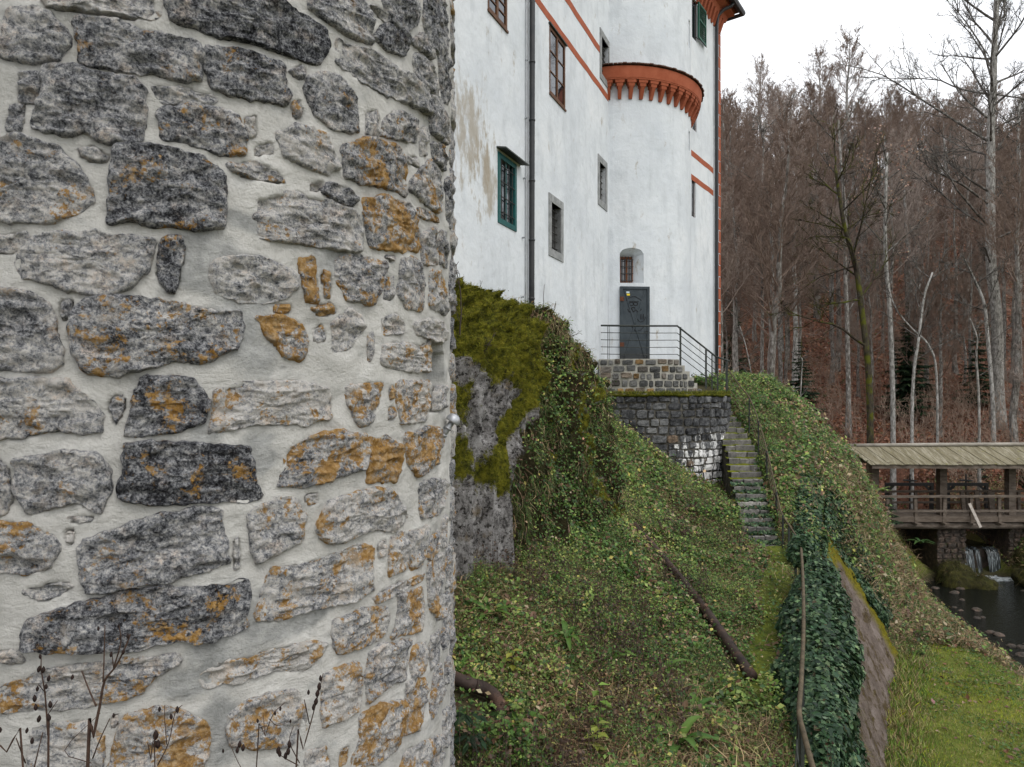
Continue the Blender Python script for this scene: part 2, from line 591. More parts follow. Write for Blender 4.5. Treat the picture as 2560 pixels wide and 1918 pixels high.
cc = g.mix(g.thr(cn_, .35, .7), g.attr("Col"), g.mix(1.0, g.attr("Col"), (1.7, 1.6, 1.5), 'MULTIPLY'))
M['ground'] = g.done(cc, g.bump(g.noise(14, 7, .7), 0.8, 0.05))
tag(add_mesh("ground", gv, gf, M['ground'], None, True, np.clip(gc, .004, 1)), "earth slope, lawn and wooded hillside floor", "ground", kind="structure")

# moss-green footpath along the top of the retaining wall, from the foot of the stairs
g = G("path_moss", 0.95, 0.1)
cm = g.ramp(g.noise(5, 7, .7), [(.3, (.04, .05, .015)), (.45, (.075, .095, .018)), (.6, (.14, .165, .026)), (.75, (.07, .08, .03))])
M['path'] = g.done(cm, g.bump(g.noise(26, 6, .7), .8, .03))
py_ = np.arange(4.6, 15.4, 0.12)
pu = np.linspace(-1, 1, 9)
PX = (np.interp(py_, [4, 6.5, 9.1, 11.7, 14.6, 15.5], [1.55, 2.15, 3.25, 4.3, 5.45, 5.7])[:, None] + .42 * pu[None] * (1 + .18 * np.sin(py_ * 2.1)[:, None]))
PY = np.repeat(py_[:, None], 9, 1)
PZ = ground(PX, PY) + .03 * (1 - pu[None] ** 4) - .012
pv = np.c_[PX.ravel(), PY.ravel(), PZ.ravel()]
ii = (np.arange(len(py_) - 1)[:, None] * 9 + np.arange(8)[None]).ravel()
tag(add_mesh("path", pv, np.c_[ii, ii + 1, ii + 10, ii + 9], M['path'], None, True), "mossy footpath along the top of the retaining wall", "path", kind="structure")

# ------------------------------------------------------------------ water
g = G("stream_water", 0.06, 0.5)
g.b.inputs['IOR'].default_value = 1.17
M['water'] = g.done((.008, .009, .007), g.bump(g.noise(5, 5, .6, g.scaled((1, 2.2, 1)), 1.2), 0.9, 0.06))
wv = [(8, -5, -7.3), (60, -5, -7.3), (60, 29.3, -7.3), (8, 29.3, -7.3)]
tag(add_mesh("stream", wv, [(0, 1, 2, 3)], M['water']), "dark shallow stream below the weir", "stream", kind="structure")
wv = [(15.5, 29.7, -6.27), (21.5, 29.7, -6.27), (21.5, 41, -6.27), (15.5, 41, -6.27)]
tag(add_mesh("millpond", wv, [(0, 1, 2, 3)], M['water']), "dark still water held behind the weir", "pond", kind="structure")

# ------------------------------------------------------------------ round rubble tower in the foreground
BR = 2.13
BU = np.array([-.0859, .9963])
BT = BU * 5.6
BCX, BCY = BT[0] - .9963 * BR, BT[1] - .0859 * BR
def cyl_sz(x, y):
    t = (x - 1280) / F
    a, b, c = 1 + t * t, -2 * (BCX * t + BCY), BCX ** 2 + BCY ** 2 - BR ** 2
    D = max(b * b - 4 * a * c, 0)
    Y = (-b - math.sqrt(D)) / (2 * a)
    th = math.atan2(t * Y - BCX, BCY - Y)
    return BR * th, (HY - y) / F * Y
def cyl_w(s, z, h):
    th = np.asarray(s) / BR
    r = BR + np.asarray(h)
    return np.stack([BCX + r * np.sin(th), BCY - r * np.cos(th), np.asarray(z) + 0 * r], -1)

CA, CB, CC, CD = (0, 0), (500, 0), (0, 958), (500, 958)
KS = 1.7263
# outline of each stone in close-up pixels, tone (0 dark - 1 pale), lichen amount, how far it stands proud
ST = [
 (CA, [(205,0),(670,-10),(668,75),(600,82),(500,70),(420,60),(330,50),(240,38)], .5, .1, .03),
 (CB, [(-117,-10),(330,-10),(400,60),(440,85),(520,130),(540,190),(500,280),(380,240),(220,180),(100,170),(0,135),(-100,90)], .12, 0, .055),
 (CA, [(30,100),(60,50),(130,40),(210,65),(280,130),(290,190),(240,245),(170,270),(25,235)], .35, 0, .035),
 (CA, [(345,90),(480,95),(640,140),(760,175),(850,200),(840,340),(760,350),(640,300),(600,320),(480,290),(380,270),(355,190)], .3, .12, .035),
 (CB, [(40,220),(130,220),(250,245),(340,290),(345,360),(370,400),(355,445),(250,425),(130,405),(70,370),(45,300)], .22, .15, .045),
 (CA, [(95,325),(175,320),(178,390),(155,445),(85,430)], .3, .05, .03),
 (CA, [(45,455),(105,450),(95,550),(75,570),(30,555),(40,500)], .35, .05, .02),
 (CA, [(215,300),(330,300),(420,330),(560,350),(605,400),(612,480),(600,600),(520,605),(440,600),(380,565),(300,585),(165,545),(200,420)], .32, .08, .045),
 (CA, [(665,375),(780,380),(900,410),(930,430),(910,455),(820,455),(700,440)], .45, .05, .015),
 (CA, [(705,480),(820,460),(1000,500),(1040,570),(1045,665),(940,660),(870,630),(720,600)], .3, .35, .035),
 (CA, [(-40,630),(110,605),(230,640),(330,720),(385,820),(390,870),(330,905),(240,950),(130,945),(-40,950)], .42, .22, .04),
 (CA, [(340,640),(400,635),(470,680),(430,705),(345,670)], .5, 0, .012),
 (CA, [(505,650),(640,640),(760,660),(870,700),(950,770),(945,980),(850,985),(740,975),(680,970),(580,950),(480,965),(490,850)], .2, .2, .055),
 (CA, [(160,1030),(330,1010),(480,1020),(640,1040),(620,1160),(560,1230),(430,1270),(330,1250),(220,1215),(120,1200),(85,1130)], .48, .12, .03),
 (CA, [(-30,1020),(110,1010),(120,1050),(60,1090),(-30,1100)], .5, .05, .015),
 (CA, [(700,1040),(780,1030),(790,1120),(760,1260),(720,1250),(680,1190)], .22, .2, .02),
 (CA, [(-40,1270),(130,1275),(215,1330),(245,1450),(262,1560),(200,1585),(-40,1580)], .42, .1, .035),
 (CA, [(420,1290),(560,1290),(700,1310),(850,1340),(1010,1350),(1025,1420),(1000,1500),(930,1520),(850,1570),(760,1550),(640,1590),(520,1610),(400,1600),(340,1520),(325,1400),(350,1330)], .3, .3, .045),
 (CA, [(255,1300),(310,1290),(300,1370),(270,1380)], .45, 0, .01),
 (CB, [(235,870),(400,830),(560,880),(670,930),(690,1000),(680,1085),(600,1080),(520,1060),(380,1040),(240,1020)], .5, .22, .018),
 (CB, [(80,1125),(240,1110),(330,1140),(400,1180),(410,1230),(350,1290),(200,1290),(90,1260),(60,1190)], .55, .08, .012),
 (CB, [(425,1120),(495,1115),(500,1240),(505,1300),(460,1290),(440,1220)], .4, .8, .02),
 (CB, [(530,1170),(560,1180),(560,1290),(535,1280)], .4, .6, .015),
 (CB, [(480,1330),(560,1310),(585,1350),(520,1370)], .4, .6, .012),
 (CB, [(320,1320),(385,1310),(390,1345),(330,1355)], .4, .7, .012),
 (CB, [(600,1120),(680,1105),(790,1140),(790,1190),(740,1310),(640,1290),(590,1200)], .35, .35, .035),
 (CB, [(715,870),(790,850),(900,890),(925,950),(930,1080),(840,1075),(740,1060),(710,930)], .4, .75, .04),
 (CB, [(630,640),(720,600),(850,640),(875,700),(880,840),(800,810),(700,790),(640,760)], .35, .6, .04),
 (CB, [(465,350),(520,320),(600,350),(660,440),(670,560),(580,550),(500,490),(455,410)], .35, .2, .045),
 (CB, [(605,170),(650,210),(760,235),(860,310),(960,390),(975,490),(900,450),(800,410),(700,360),(600,280)], .4, .03, .04),
 (CB, [(475,-10),(690,-10),(725,70),(730,190),(650,160),(560,100),(490,50)], .38, .08, .03),
 (CB, [(750,160),(790,110),(870,140),(890,160),(880,240),(800,215)], .18, .05, .04),
 (CB, [(790,-10),(940,-10),(935,100),(880,140),(830,100)], .3, .03, .035),
 (CB, [(730,20),(780,40),(830,90),(790,95)], .4, 0, .015),
 (CB, [(970,-10),(1050,-10),(1055,190),(1030,230),(990,180),(965,80)], .3, .03, .03),
 (CB, [(910,180),(960,150),(1005,230),(1000,260),(950,220)], .35, .03, .03),
 (CB, [(925,240),(980,260),(1020,340),(1015,410),(960,370),(930,320)], .4, .1, .03),
 (CB, [(1030,240),(1062,230),(1066,440),(1045,430),(1035,320)], .3, 0, .035),
 (CB, [(985,420),(1040,430),(1066,560),(1060,620),(1000,570),(990,490)], .38, .08, .03),
 (CB, [(800,510),(850,480),(920,520),(920,610),(840,600),(785,580)], .42, .25, .025),
 (CB, [(715,490),(765,480),(770,590),(715,580)], .5, .15, .02),
 (CB, [(945,570),(970,550),(975,660),(945,670)], .45, .05, .02),
 (CB, [(1000,620),(1045,630),(1060,680),(1050,735),(1010,690)], .38, .35, .03),
 (CB, [(870,680),(930,680),(940,720),(880,700)], .5, .1, .02),
 (CB, [(960,720),(1000,700),(1030,790),(1030,890),(1015,920),(970,880),(910,820),(920,770)], .42, .4, .035),
 (CB, [(940,900),(1020,935),(1025,960),(950,940)], .45, .6, .02),
 (CB, [(345,580),(420,545),(540,590),(560,640),(590,720),(540,745),(450,710),(380,680)], .6, .2, .03),
 (CB, [(230,635),(300,620),(320,660),(240,670)], .6, .1, .012),
 (CB, [(190,510),(235,505),(240,600),(210,590)], .6, .3, .012),
 (CB, [(395,450),(430,435),(440,490),(410,510)], .5, .4, .015),
 (CB, [(385,310),(440,285),(455,320),(430,340)], .4, .05, .02),
 (CB, [(550,790),(640,820),(670,860),(650,890),(580,870),(530,830)], .25, .1, .03),
 (CB, [(475,790),(528,790),(518,830),(485,820)], .65, 0, .015),
 (CB, [(130,710),(250,705),(350,760),(355,790),(250,775),(150,745)], .45, .3, .02),
 (CB, [(795,1105),(840,1110),(830,1130)], .4, 0, .02),
 (CB, [(870,1130),(920,1115),(950,1150),(960,1240),(950,1330),(890,1320),(860,1260)], .45, .35, .03),
 (CB, [(805,1200),(835,1200),(830,1290),(790,1290)], .55, .4, .012),
 (CB, [(995,1180),(1040,1175),(1055,1260),(1050,1350),(990,1320)], .45, .4, .03),
 (CB, [(955,1020),(1010,990),(1020,1080),(1010,1140),(960,1140)], .42, .4, .03),
 (CB, [(1030,1000),(1060,1010),(1062,1150),(1035,1130)], .38, .25, .03),
 (CB, [(1056,790),(1074,770),(1078,980),(1060,950)], .3, .1, .03),
 (CB, [(1075,1130),(1086,1150),(1087,1320),(1070,1290)], .35, .15, .035),
 (CB, [(575,1390),(640,1340),(690,1370),(700,1420),(640,1500),(570,1520)], .55, .12, .015),
 (CB, [(260,1380),(340,1365),(440,1410),(460,1480),(430,1545),(370,1530),(300,1460)], .45, .8, .02),
 (CB, [(480,1440),(530,1400),(540,1470),(500,1480)], .5, .3, .012),
 (CB, [(725,1450),(745,1440),(745,1530),(725,1560)], .5, .5, .015),
 (CB, [(790,1380),(840,1360),(880,1400),(870,1440),(790,1440)], .6, .4, .015),
 (CB, [(930,1400),(990,1380),(1040,1400),(1050,1460),(1025,1482),(985,1462),(940,1440)], .6, .2, .035),
 (CB, [(800,1490),(880,1480),(940,1500),(985,1480),(985,1600),(900,1600),(790,1570)], .65, .4, .025),
 (CC, [(-40,0),(290,0),(380,80),(425,140),(420,210),(320,215),(230,200),(80,240),(-40,225)], .5, .2, .03),
 (CC, [(480,60),(530,50),(535,110),(500,180),(470,110)], .35, .25, .015),
 (CC, [(620,-20),(830,-10),(890,90),(860,160),(770,200),(560,220),(580,130)], .22, .35, .035),
 (CD, [(95,30),(240,0),(430,0),(540,30),(540,150),(430,180),(310,170),(150,190),(60,210)], .62, .4, .025),
 (CC, [(80,350),(250,310),(400,320),(450,370),(455,460),(425,550),(330,510),(250,520),(150,550),(95,480)], .45, .15, .035),
 (CC, [(-40,310),(35,390),(55,490),(30,555),(-40,550)], .42, .15, .03),
 (CC, [(560,265),(700,260),(860,270),(1060,280),(1075,370),(1105,480),(1050,500),(880,515),(700,520),(530,490),(550,370)], .1, .25, .055),
 (CC, [(365,700),(460,650),(640,590),(800,550),(940,560),(950,650),(970,770),(880,800),(700,850),(560,870),(400,895),(370,820)], .3, .15, .045),
 (CC, [(-40,600),(130,620),(215,660),(240,720),(220,780),(130,815),(-40,800)], .4, .45, .03),
 (CC, [(285,585),(340,575),(400,590),(350,600)], .6, .05, .012),
 (CC, [(280,640),(325,640),(310,690),(285,680)], .6, .05, .01),
 (CC, [(170,1010),(340,960),(560,910),(700,880),(860,890),(1040,860),(1055,950),(1040,1050),(880,1110),(760,1110),(600,1140),(400,1150),(140,1140)], .22, .35, .045),
 (CC, [(100,900),(250,860),(320,880),(200,940)], .6, 0, .006),
 (CC, [(30,1310),(200,1240),(400,1210),(600,1190),(740,1180),(750,1210),(640,1280),(600,1340),(380,1390),(200,1400),(0,1420),(10,1340)], .5, .4, .022),
 (CC, [(-30,1170),(60,1150),(100,1200),(40,1220)], .6, 0, .008),
 (CC, [(150,1500),(260,1470),(380,1470),(430,1530),(430,1690),(140,1690)], .55, .3, .025),
 (CC, [(560,1440),(680,1410),(800,1430),(880,1480),(890,1580),(840,1690),(480,1690),(520,1540)], .5, .55, .035),
 (CC, [(480,1440),(515,1440),(505,1490),(480,1480)], .5, .5, .012),
 (CD, [(145,690),(165,660),(170,790),(150,800)], .55, .05, .012),
 (CD, [(365,300),(440,260),(540,220),(700,220),(705,290),(690,370),(600,400),(470,440),(350,440),(380,370)], .42, .65, .035),
 (CD, [(735,245),(800,240),(865,280),(850,370),(830,410),(720,420),(730,330)], .38, .9, .035),
 (CD, [(890,230),(985,190),(1040,210),(1050,250),(1025,340),(940,400),(900,350)], .4, .6, .03),
 (CD, [(640,20),(760,0),(780,10),(760,90),(740,160),(690,180),(640,90)], .45, .65, .03),
 (CD, [(850,0),(985,0),(980,100),(960,160),(870,170),(845,80)], .62, .5, .04),
 (CD, [(805,110),(835,100),(840,150),(810,155)], .5, .6, .015),
 (CD, [(815,20),(830,10),(830,70),(815,70)], .5, .5, .015),
 (CD, [(220,570),(330,500),(400,510),(440,580),(430,670),(330,730),(250,760),(230,660)], .5, .3, .025),
 (CD, [(560,520),(680,470),(800,460),(860,520),(880,580),(830,640),(740,630),(650,670),(560,690),(525,620)], .55, .5, .04),
 (CD, [(455,490),(510,475),(510,520),(465,530)], .5, .5, .012),
 (CD, [(950,440),(1000,420),(1050,420),(1055,480),(1020,560),(960,580),(950,500)], .42, .3, .03),
 (CD, [(825,670),(880,650),(895,700),(890,790),(820,830)], .55, .5, .025),
 (CD, [(905,650),(975,625),(970,700),(958,780),(910,800)], .55, .4, .025),
 (CD, [(988,670),(1020,640),(1030,680),(1000,750),(980,755)], .5, .5, .025),
 (CD, [(1040,590),(1058,570),(1058,700),(1037,710)], .5, .3, .025),
 (CD, [(290,880),(330,800),(440,790),(560,750),(700,700),(735,720),(720,820),(730,890),(640,940),(480,970),(350,1010),(265,1010)], .5, .5, .03),
 (CD, [(770,700),(800,680),(800,740),(775,750)], .6, .2, .012),
 (CD, [(760,920),(850,870),(950,830),(945,860),(840,910),(770,945)], .55, .5, .02),
 (CD, [(860,920),(950,890),(960,960),(950,1060),(830,1090),(860,1000)], .5, .6, .03),
 (CD, [(982,780),(1040,745),(1058,765),(1038,900),(1020,1010),(990,960)], .48, .45, .03),
 (CD, [(590,1030),(700,980),(790,970),(800,1030),(780,1090),(680,1140),(610,1160),(580,1080)], .52, .55, .03),
 (CD, [(30,1262),(100,1215),(210,1190),(300,1160),(430,1120),(520,1130),(500,1180),(440,1235),(320,1235),(200,1280),(60,1300)], .7, .45, .015),
 (CD, [(540,1270),(600,1230),(680,1210),(690,1300),(680,1400),(600,1440),(540,1470),(530,1370)], .58, .5, .025),
 (CD, [(740,1170),(800,1130),(880,1120),(885,1200),(870,1270),(790,1310),(730,1370),(720,1270)], .45, .3, .03),
 (CD, [(915,1150),(970,1120),(980,1180),(960,1240),(915,1270)], .48, .5, .025),
 (CD, [(992,1100),(1028,1080),(1028,1190),(992,1230)], .42, .2, .025),
 (CD, [(890,1300),(960,1280),(970,1340),(940,1480),(880,1510),(890,1400)], .5, .6, .03),
 (CD, [(700,1440),(780,1390),(870,1380),(875,1450),(850,1560),(770,1620),(660,1660),(690,1540)], .52, .7, .035),
 (CD, [(1005,1250),(1035,1220),(1040,1330),(1000,1440),(988,1440)], .45, .4, .03),
 (CD, [(150,1420),(250,1360),(400,1330),(440,1400),(440,1500),(380,1560),(150,1560),(130,1480)], .55, .3, .02),
 (CD, [(890,1590),(960,1550),(990,1540),(980,1660),(900,1700),(860,1700)], .5, .5, .03),
 (CD, [(1000,1540),(1040,1520),(1030,1690),(1000,1690)], .48, .3, .025),
 (CD, [(470,1590),(540,1570),(560,1690),(460,1690)], .55, .4, .02),
 (CD, [(605,1590),(640,1570),(630,1640),(600,1650)], .55, .5, .015),
 (CD, [(1050,1030),(1072,1000),(1068,1100),(1042,1150)], .42, .2, .03),
 (CD, [(1058,1200),(1072,1180),(1070,1290),(1056,1290)], .45, .1, .03),
 (CD, [(1046,1420),(1072,1400),(1072,1550),(1046,1560)], .4, .1, .035),
 (CD, [(1060,725),(1074,705),(1074,850),(1060,880)], .42, .2, .03),
 (CD, [(1048,915),(1070,905),(1066,985),(1040,1010)], .45, .25, .03),
 (CD, [(885,1120),(905,1100),(905,1140),(890,1145)], .5, .4, .015),
 (CD, [(1040,20),(1060,20),(1055,95),(1025,110),(1028,40)], .5, .1, .03),
]

def chaikin(P, n=2):
    P = np.asarray(P, float)
    for _ in range(n):
        Q = np.roll(P, -1, 0)
        P = np.stack([P * .92 + Q * .08, P * .08 + Q * .92], 1).reshape(-1, 2)
    return P
def resample(P, n):
    Q = np.vstack([P, P[:1]])
    d = np.r_[0, np.cumsum(np.linalg.norm(np.diff(Q, axis=0), axis=1))]
    t = np.linspace(0, d[-1], n, endpoint=False)
    return np.c_[np.interp(t, d, Q[:, 0]), np.interp(t, d, Q[:, 1])]
def inside(P, poly):
    x, y = P[:, 0], P[:, 1]
    r = np.zeros(len(P), bool)
    j = len(poly) - 1
    for i in range(len(poly)):
        xi, yi, xj, yj = *poly[i], *poly[j]
        r ^= ((yi > y) != (yj > y)) & (x < (xj - xi) * (y - yi) / (yj - yi + 1e-12) + xi)
        j = i
    return r

def stone_mesh(poly, h, seed, step=0.014, rough=1.0, mapf=cyl_w):
    """a rough proud block over an outline on the wall surface"""
    h = h * .62
    P = chaikin(poly, 1)
    P = P.mean(0) + (P - P.mean(0)) * (1.0 + min(.019 / np.abs(P - P.mean(0)).mean(), .19))
    per = np.linalg.norm(P - np.roll(P, -1, 0), axis=1).sum()
    n = int(np.clip(per / step, 16, 110))
    P = resample(P, n)
    q = np.c_[P, np.full(n, seed * 3.7)]
    nrm = np.roll(P, -1, 0) - np.roll(P, 1, 0)
    nrm = unit(np.c_[nrm[:, 1], -nrm[:, 0]])
    ctr = P.mean(0)
    P = P + nrm * (fbm(q, 14, 3, .6, 5) * .02 * rough)[:, None] + nrm * (fbm(q, 42, 2, .6, 15) * .010 * rough)[:, None]
    rad = np.linalg.norm(P - ctr, axis=1).mean()
    nr = int(np.clip(rad / step, 4, 22))
    fr = np.r_[1.04, 1.0, 1 - .006 / rad, np.linspace(1 - .018 / max(rad, .06), .06, nr)]
    hp = np.r_[-.035, -.008, h * .78, np.full(nr, h)]
    V, H = [], []
    for f_, h_ in zip(fr, hp):
        V.append(ctr + (P - ctr) * f_)
        H.append(np.full(n, h_))
    V = np.concatenate(V + [ctr[None]])
    H = np.concatenate(H + [[h]])
    q = np.c_[V, np.full(len(V), seed * 3.7)]
    inn = np.r_[np.zeros(2 * n), np.full(n, .5), np.ones(nr * n + 1)]
    tilt = (V - ctr) @ np.array([math.sin(seed * 5.1), math.cos(seed * 3.3)]) * .05
    qa = q * np.array([1, 2.0, 1])
    fac = fbm(qa, 7, 2, .5, 2)
    fac = np.sign(fac) * np.abs(fac) ** .6
    H = H + inn * rough * (.020 * fac + .020 * fbm(qa, 10, 3, .62, 8, True) + .012 * np.abs(fbm(qa, 30, 2, .6, 4)) - .006) + inn * tilt
    Fc = []
    for r in range(len(fr) - 1):
        for j in range(n):
            a, b = r * n + j, r * n + (j + 1) % n
            Fc.append((a, b, b + n, a + n))
    l = (len(fr) - 1) * n
    Fc += [(l + j, l + (j + 1) % n, len(V) - 1) for j in range(n)]
    return mapf(V[:, 0], V[:, 1], H), Fc

g = G("tower_stone", 0.95, 0.15)
tone = g.attr("tone", 'OBJECT', "Fac")
lich = g.attr("lichen", 'OBJECT', "Fac")
f1 = g.noise(26, 8, .8, None, .3)
f2 = g.noise(85, 5, .75)
f3 = g.noise(5, 6, .7)
sval = g.math('ADD', g.math('MULTIPLY', f1, .62), g.math('MULTIPLY', f2, .38))
sval = g.math('ADD', sval, g.math('MULTIPLY', g.math("SUBTRACT", tone, .43), .24))
sval = g.math('ADD', sval, g.math('MULTIPLY', g.math('SUBTRACT', f3, .5), .30))
c = g.ramp(sval, [(.33, (.010, .010, .012)), (.395, (.06, .061, .068)), (.445, (.20, .204, .215)), (.495, (.38, .378, .38)), (.565, (.66, .63, .59))])
warm = g.thr(g.noise(9, 6, .7), .52, .7)
c = g.mix(g.math('MULTIPLY', warm, .45), c, g.mix(1.0, c, (1.25, .98, .75), 'MULTIPLY'))
lm = g.math('ADD', g.math('MULTIPLY', g.noise(5.5, 8, .72, None, .3), .75), g.math('MULTIPLY', g.noise(38, 5, .7), .35))
lk = g.thr(lm, g.math('SUBTRACT', .645, g.math('MULTIPLY', lich, .18)), g.math('SUBTRACT', .70, g.math('MULTIPLY', lich, .18)))
lc = g.ramp(g.noise(30, 5, .7), [(.3, (.17, .08, .015)), (.48, (.40, .21, .04)), (.66, (.58, .40, .20))])
c = g.mix(g.math('MULTIPLY', lk, g.math('MULTIPLY', g.thr(lich, 0, .2), .9)), c, lc)
cream = g.thr(g.math('ADD', g.noise(8, 8, .75), g.math('MULTIPLY', tone, .12)), .60, .70)
c = g.mix(g.math('MULTIPLY', cream, .55), c, (.46, .41, .35))
nm = g.bump(g.noise(22, 8, .75, None, .4), 1.0, .035)
nm = g.bump(f2, .8, .012, nm)
M['tower_stone'] = g.done(c, nm)

bastion = thing("stone_tower", (BCX, BCY, -4.3), "round tower of rough grey stones in pale mortar, filling the left of the view", "tower")
stones_sz = []
for k, (off, poly, tn, li, pr) in enumerate(ST):
    sz = np.array([cyl_sz(off[0] + a / KS, off[1] + b / KS) for a, b in poly])
    if np.sum(sz[:, 0] * np.roll(sz[:, 1], -1) - np.roll(sz[:, 0], -1) * sz[:, 1]) < 0:
        sz = sz[::-1]
    stones_sz.append((sz, tn, li, pr))
# round the far side and above the frame the courses go on
s_edge = BR * math.radians(89.5)
rr = random.Random(5)
z = -3.9
while z < 3.9:
    hh = rr.uniform(.2, .34)
    for a0, a1 in ((s_edge, BR * math.radians(150)), (cyl_sz(0, 990)[0] - 1.6, cyl_sz(-35, 990)[0])):
        s = a0 + rr.uniform(0, .1)
        while s < a1 - .15:
            w = rr.uniform(.22, .55)
            e = min(s + w, a1)
            stones_sz.append((np.array([(s, z), (e - .05, z + rr.uniform(-.02, .02)), (e - .05, z + hh - .06), (s, z + hh - .06)]), rr.uniform(.2, .6), rr.uniform(0, .5), rr.uniform(.015, .04)))
            s = e
    z += hh
for k, (sz, tn, li, pr) in enumerate(stones_sz):
    V, Fc = stone_mesh(sz, pr, k + 1, 0.014 if k < len(ST) else .05)
    o = add_mesh("stone", V, Fc, M['tower_stone'], bastion, True)
    o["tone"], o["lichen"] = float(tn), float(li)

# mortar: one finely displaced shell
g = G("lime_mortar", 0.95, 0.12)
m1 = g.noise(3, 6, .6)
c = g.ramp(m1, [(.3, (.42, .41, .38)), (.55, (.56, .545, .51)), (.75, (.66, .645, .61))])
c = g.mix(g.math('MULTIPLY', g.thr(g.noise(30, 7, .78), .53, .68), .4), c, (.30, .29, .265))
c = g.mix(g.attr("Col"), c, g.ramp(g.noise(6, 7, .7), [(.32, (.15, .155, .15)), (.5, (.29, .293, .283)), (.68, (.46, .455, .435))]))
nm = g.bump(g.noise(5, 7, .6, g.scaled((1, 1, 1.6)), .6), .55, .05)
nm = g.bump(g.noise(60, 6, .75), .9, .012, nm)
M['mortar'] = g.done(c, nm)
s0, s1 = cyl_sz(0, 990)[0] - 1.7, BR * math.radians(152)
ns, nz = int((s1 - s0) / .017), int(7.6 / .017)
sg, zg = np.linspace(s0, s1, ns), np.linspace(-4.1, 3.9, nz)
S2, Z2 = np.meshgrid(sg, zg)
SP = np.c_[S2.ravel(), Z2.ravel()]
q = np.c_[SP, np.zeros(len(SP))]
H = .010 * fbm(q, 2.2, 3, .5, 71) + .014 * fbm(q * np.array([1, 1.5, 1]), 7, 4, .55, 72) + .003 * fbm(q, 30, 2, .6, 73)
for sz, tn, li, pr in stones_sz:
    lo, hi = sz.min(0) - .05, sz.max(0) + .05
    near = np.where((SP[:, 0] > lo[0]) & (SP[:, 0] < hi[0]) & (SP[:, 1] > lo[1]) & (SP[:, 1] < hi[1]))[0]
    if len(near):
        c0 = sz.mean(0)
        ins = inside(SP[near], c0 + (chaikin(sz, 1) - c0) * .96)
        H[near[ins]] = -.05
smear = np.zeros(len(SP))
for (x, y, rx, ry, rot) in [(520, 620, 130, 60, .2), (560, 690, 150, 70, 0), (610, 800, 90, 110, .3), (640, 890, 110, 70, .5), (520, 1060, 70, 60, 0),
                            (640, 1130, 60, 80, 0), (630, 1530, 120, 50, -.25), (560, 1640, 140, 80, -.3), (480, 1700, 110, 60, -.1), (560, 1800, 60, 130, 0),
                            (740, 1560, 120, 30, -.3), (420, 690, 40, 90, 0), (620, 560, 80, 30, .2), (820, 640, 50, 80, .1), (1090, 930, 24, 100, 0)]:
    cs = np.array(cyl_sz(x, y))
    e1 = np.array(cyl_sz(x + rx, y)) - cs
    e2 = np.array(cyl_sz(x, y + ry)) - cs
    d = SP - cs
    d = np.c_[d[:, 0] * math.cos(rot) - d[:, 1] * math.sin(rot), d[:, 0] * math.sin(rot) + d[:, 1] * math.cos(rot)]
    smear = np.maximum(smear, 1.15 - np.hypot(d[:, 0] / abs(e1[0]), d[:, 1] / abs(e2[1])))
smear = sstep(smear * 1.5 + 1.1 * fbm(q * np.array([1, 1.7, 1]), 7, 5, .65, 91)) * .85
# the narrow loophole on the right of the tower
def in_px(x0, y0, x1, y1):
    a, b = np.array(cyl_sz(x0, y0)), np.array(cyl_sz(x1, y1))
    return (SP[:, 0] > a[0]) & (SP[:, 0] < b[0]) & (SP[:, 1] < a[1]) & (SP[:, 1] > b[1])
H[in_px(1073, 878, 1108, 1026)] = -.16
H[in_px(1069, 848, 1106, 886)] = -.5
wv = cyl_w(SP[:, 0], SP[:, 1], H)
ii = (np.arange(nz - 1)[:, None] * ns + np.arange(ns - 1)[None]).ravel()
add_mesh("mortar_face", wv, np.c_[ii, ii + 1, ii + ns + 1, ii + ns], M['mortar'], bastion, True, np.repeat(smear[:, None], 3, 1))
sa = np.linspace(s1 - .02, s0 + 2 * math.pi * BR + .02, 24)
wv = np.concatenate([cyl_w(sa, np.full(24, -4.3), np.zeros(24)), cyl_w(sa, np.full(24, 3.9), np.zeros(24))])
add_mesh("rear_face", wv, [(j, j + 1, j + 25, j + 24) for j in range(23)], M['mortar'], bastion, True, np.zeros((48, 3)))
an = np.linspace(0, 2 * np.pi, 40, endpoint=False) * BR
add_mesh("top_slab", cyl_w(an, np.full(40, 3.9), np.full(40, -.03)), [tuple(range(40))], M['surround'], bastion)

# spotlight clamped to the tower
lamp = thing("spotlight", px(1062, 1062, 5.0), "silver spotlight with domed head fixed to the edge of the rubble tower", "spotlight")
sc = 37 / 160 * 1.0
def lp(cx_, cy_, Y): return px(1030 + cx_ / 4.36, 780 + cy_ / 4.36, Y)
YL = 5.12
hd = lp(445, 1185, YL); nb = lp(318, 1375, YL)
ax = unit(hd - nb)
M['alu'] = simple("brushed_aluminium", (.33, .34, .36), (.45, .46, .48), 30, .42, .05, 80, .5, .55)
r_ = 80 / 4.36 / F * YL
mb = MB(); mb.lathe(hd, ax, [(-.25 * r_, r_ * .55), (-.22 * r_, r_ * .96), (0, r_), (.35 * r_, .94 * r_), (.65 * r_, .76 * r_), (.85 * r_, .52 * r_), (.96 * r_, .25 * r_), (1.0 * r_, .02)], 28)
mb.build("lamp_head", M['alu'], lamp, True)
mb = MB(); L_ = np.linalg.norm(hd - nb)
mb.lathe(nb, ax, [(0, r_ * .36), (.05, r_ * .42), (L_ - r_ * .3, r_ * .42), (L_ - r_ * .2, r_ * .3)], 16)
mb.build("barrel", M['galv'], lamp, True)
for t in (.02, L_ * .52):
    mb = MB(); mb.lathe(nb + ax * t, ax, [(0, r_ * .44), (.001, r_ * .56), (.016, r_ * .56), (.017, r_ * .44)], 16)
    mb.build("clamp_ring", M['galv'], lamp, True)
mb = MB(); mb.bar(lp(150, 1215, 4.98), lp(345, 1260, YL), .022, .014); mb.build("bracket_arm", M['galv'], lamp)
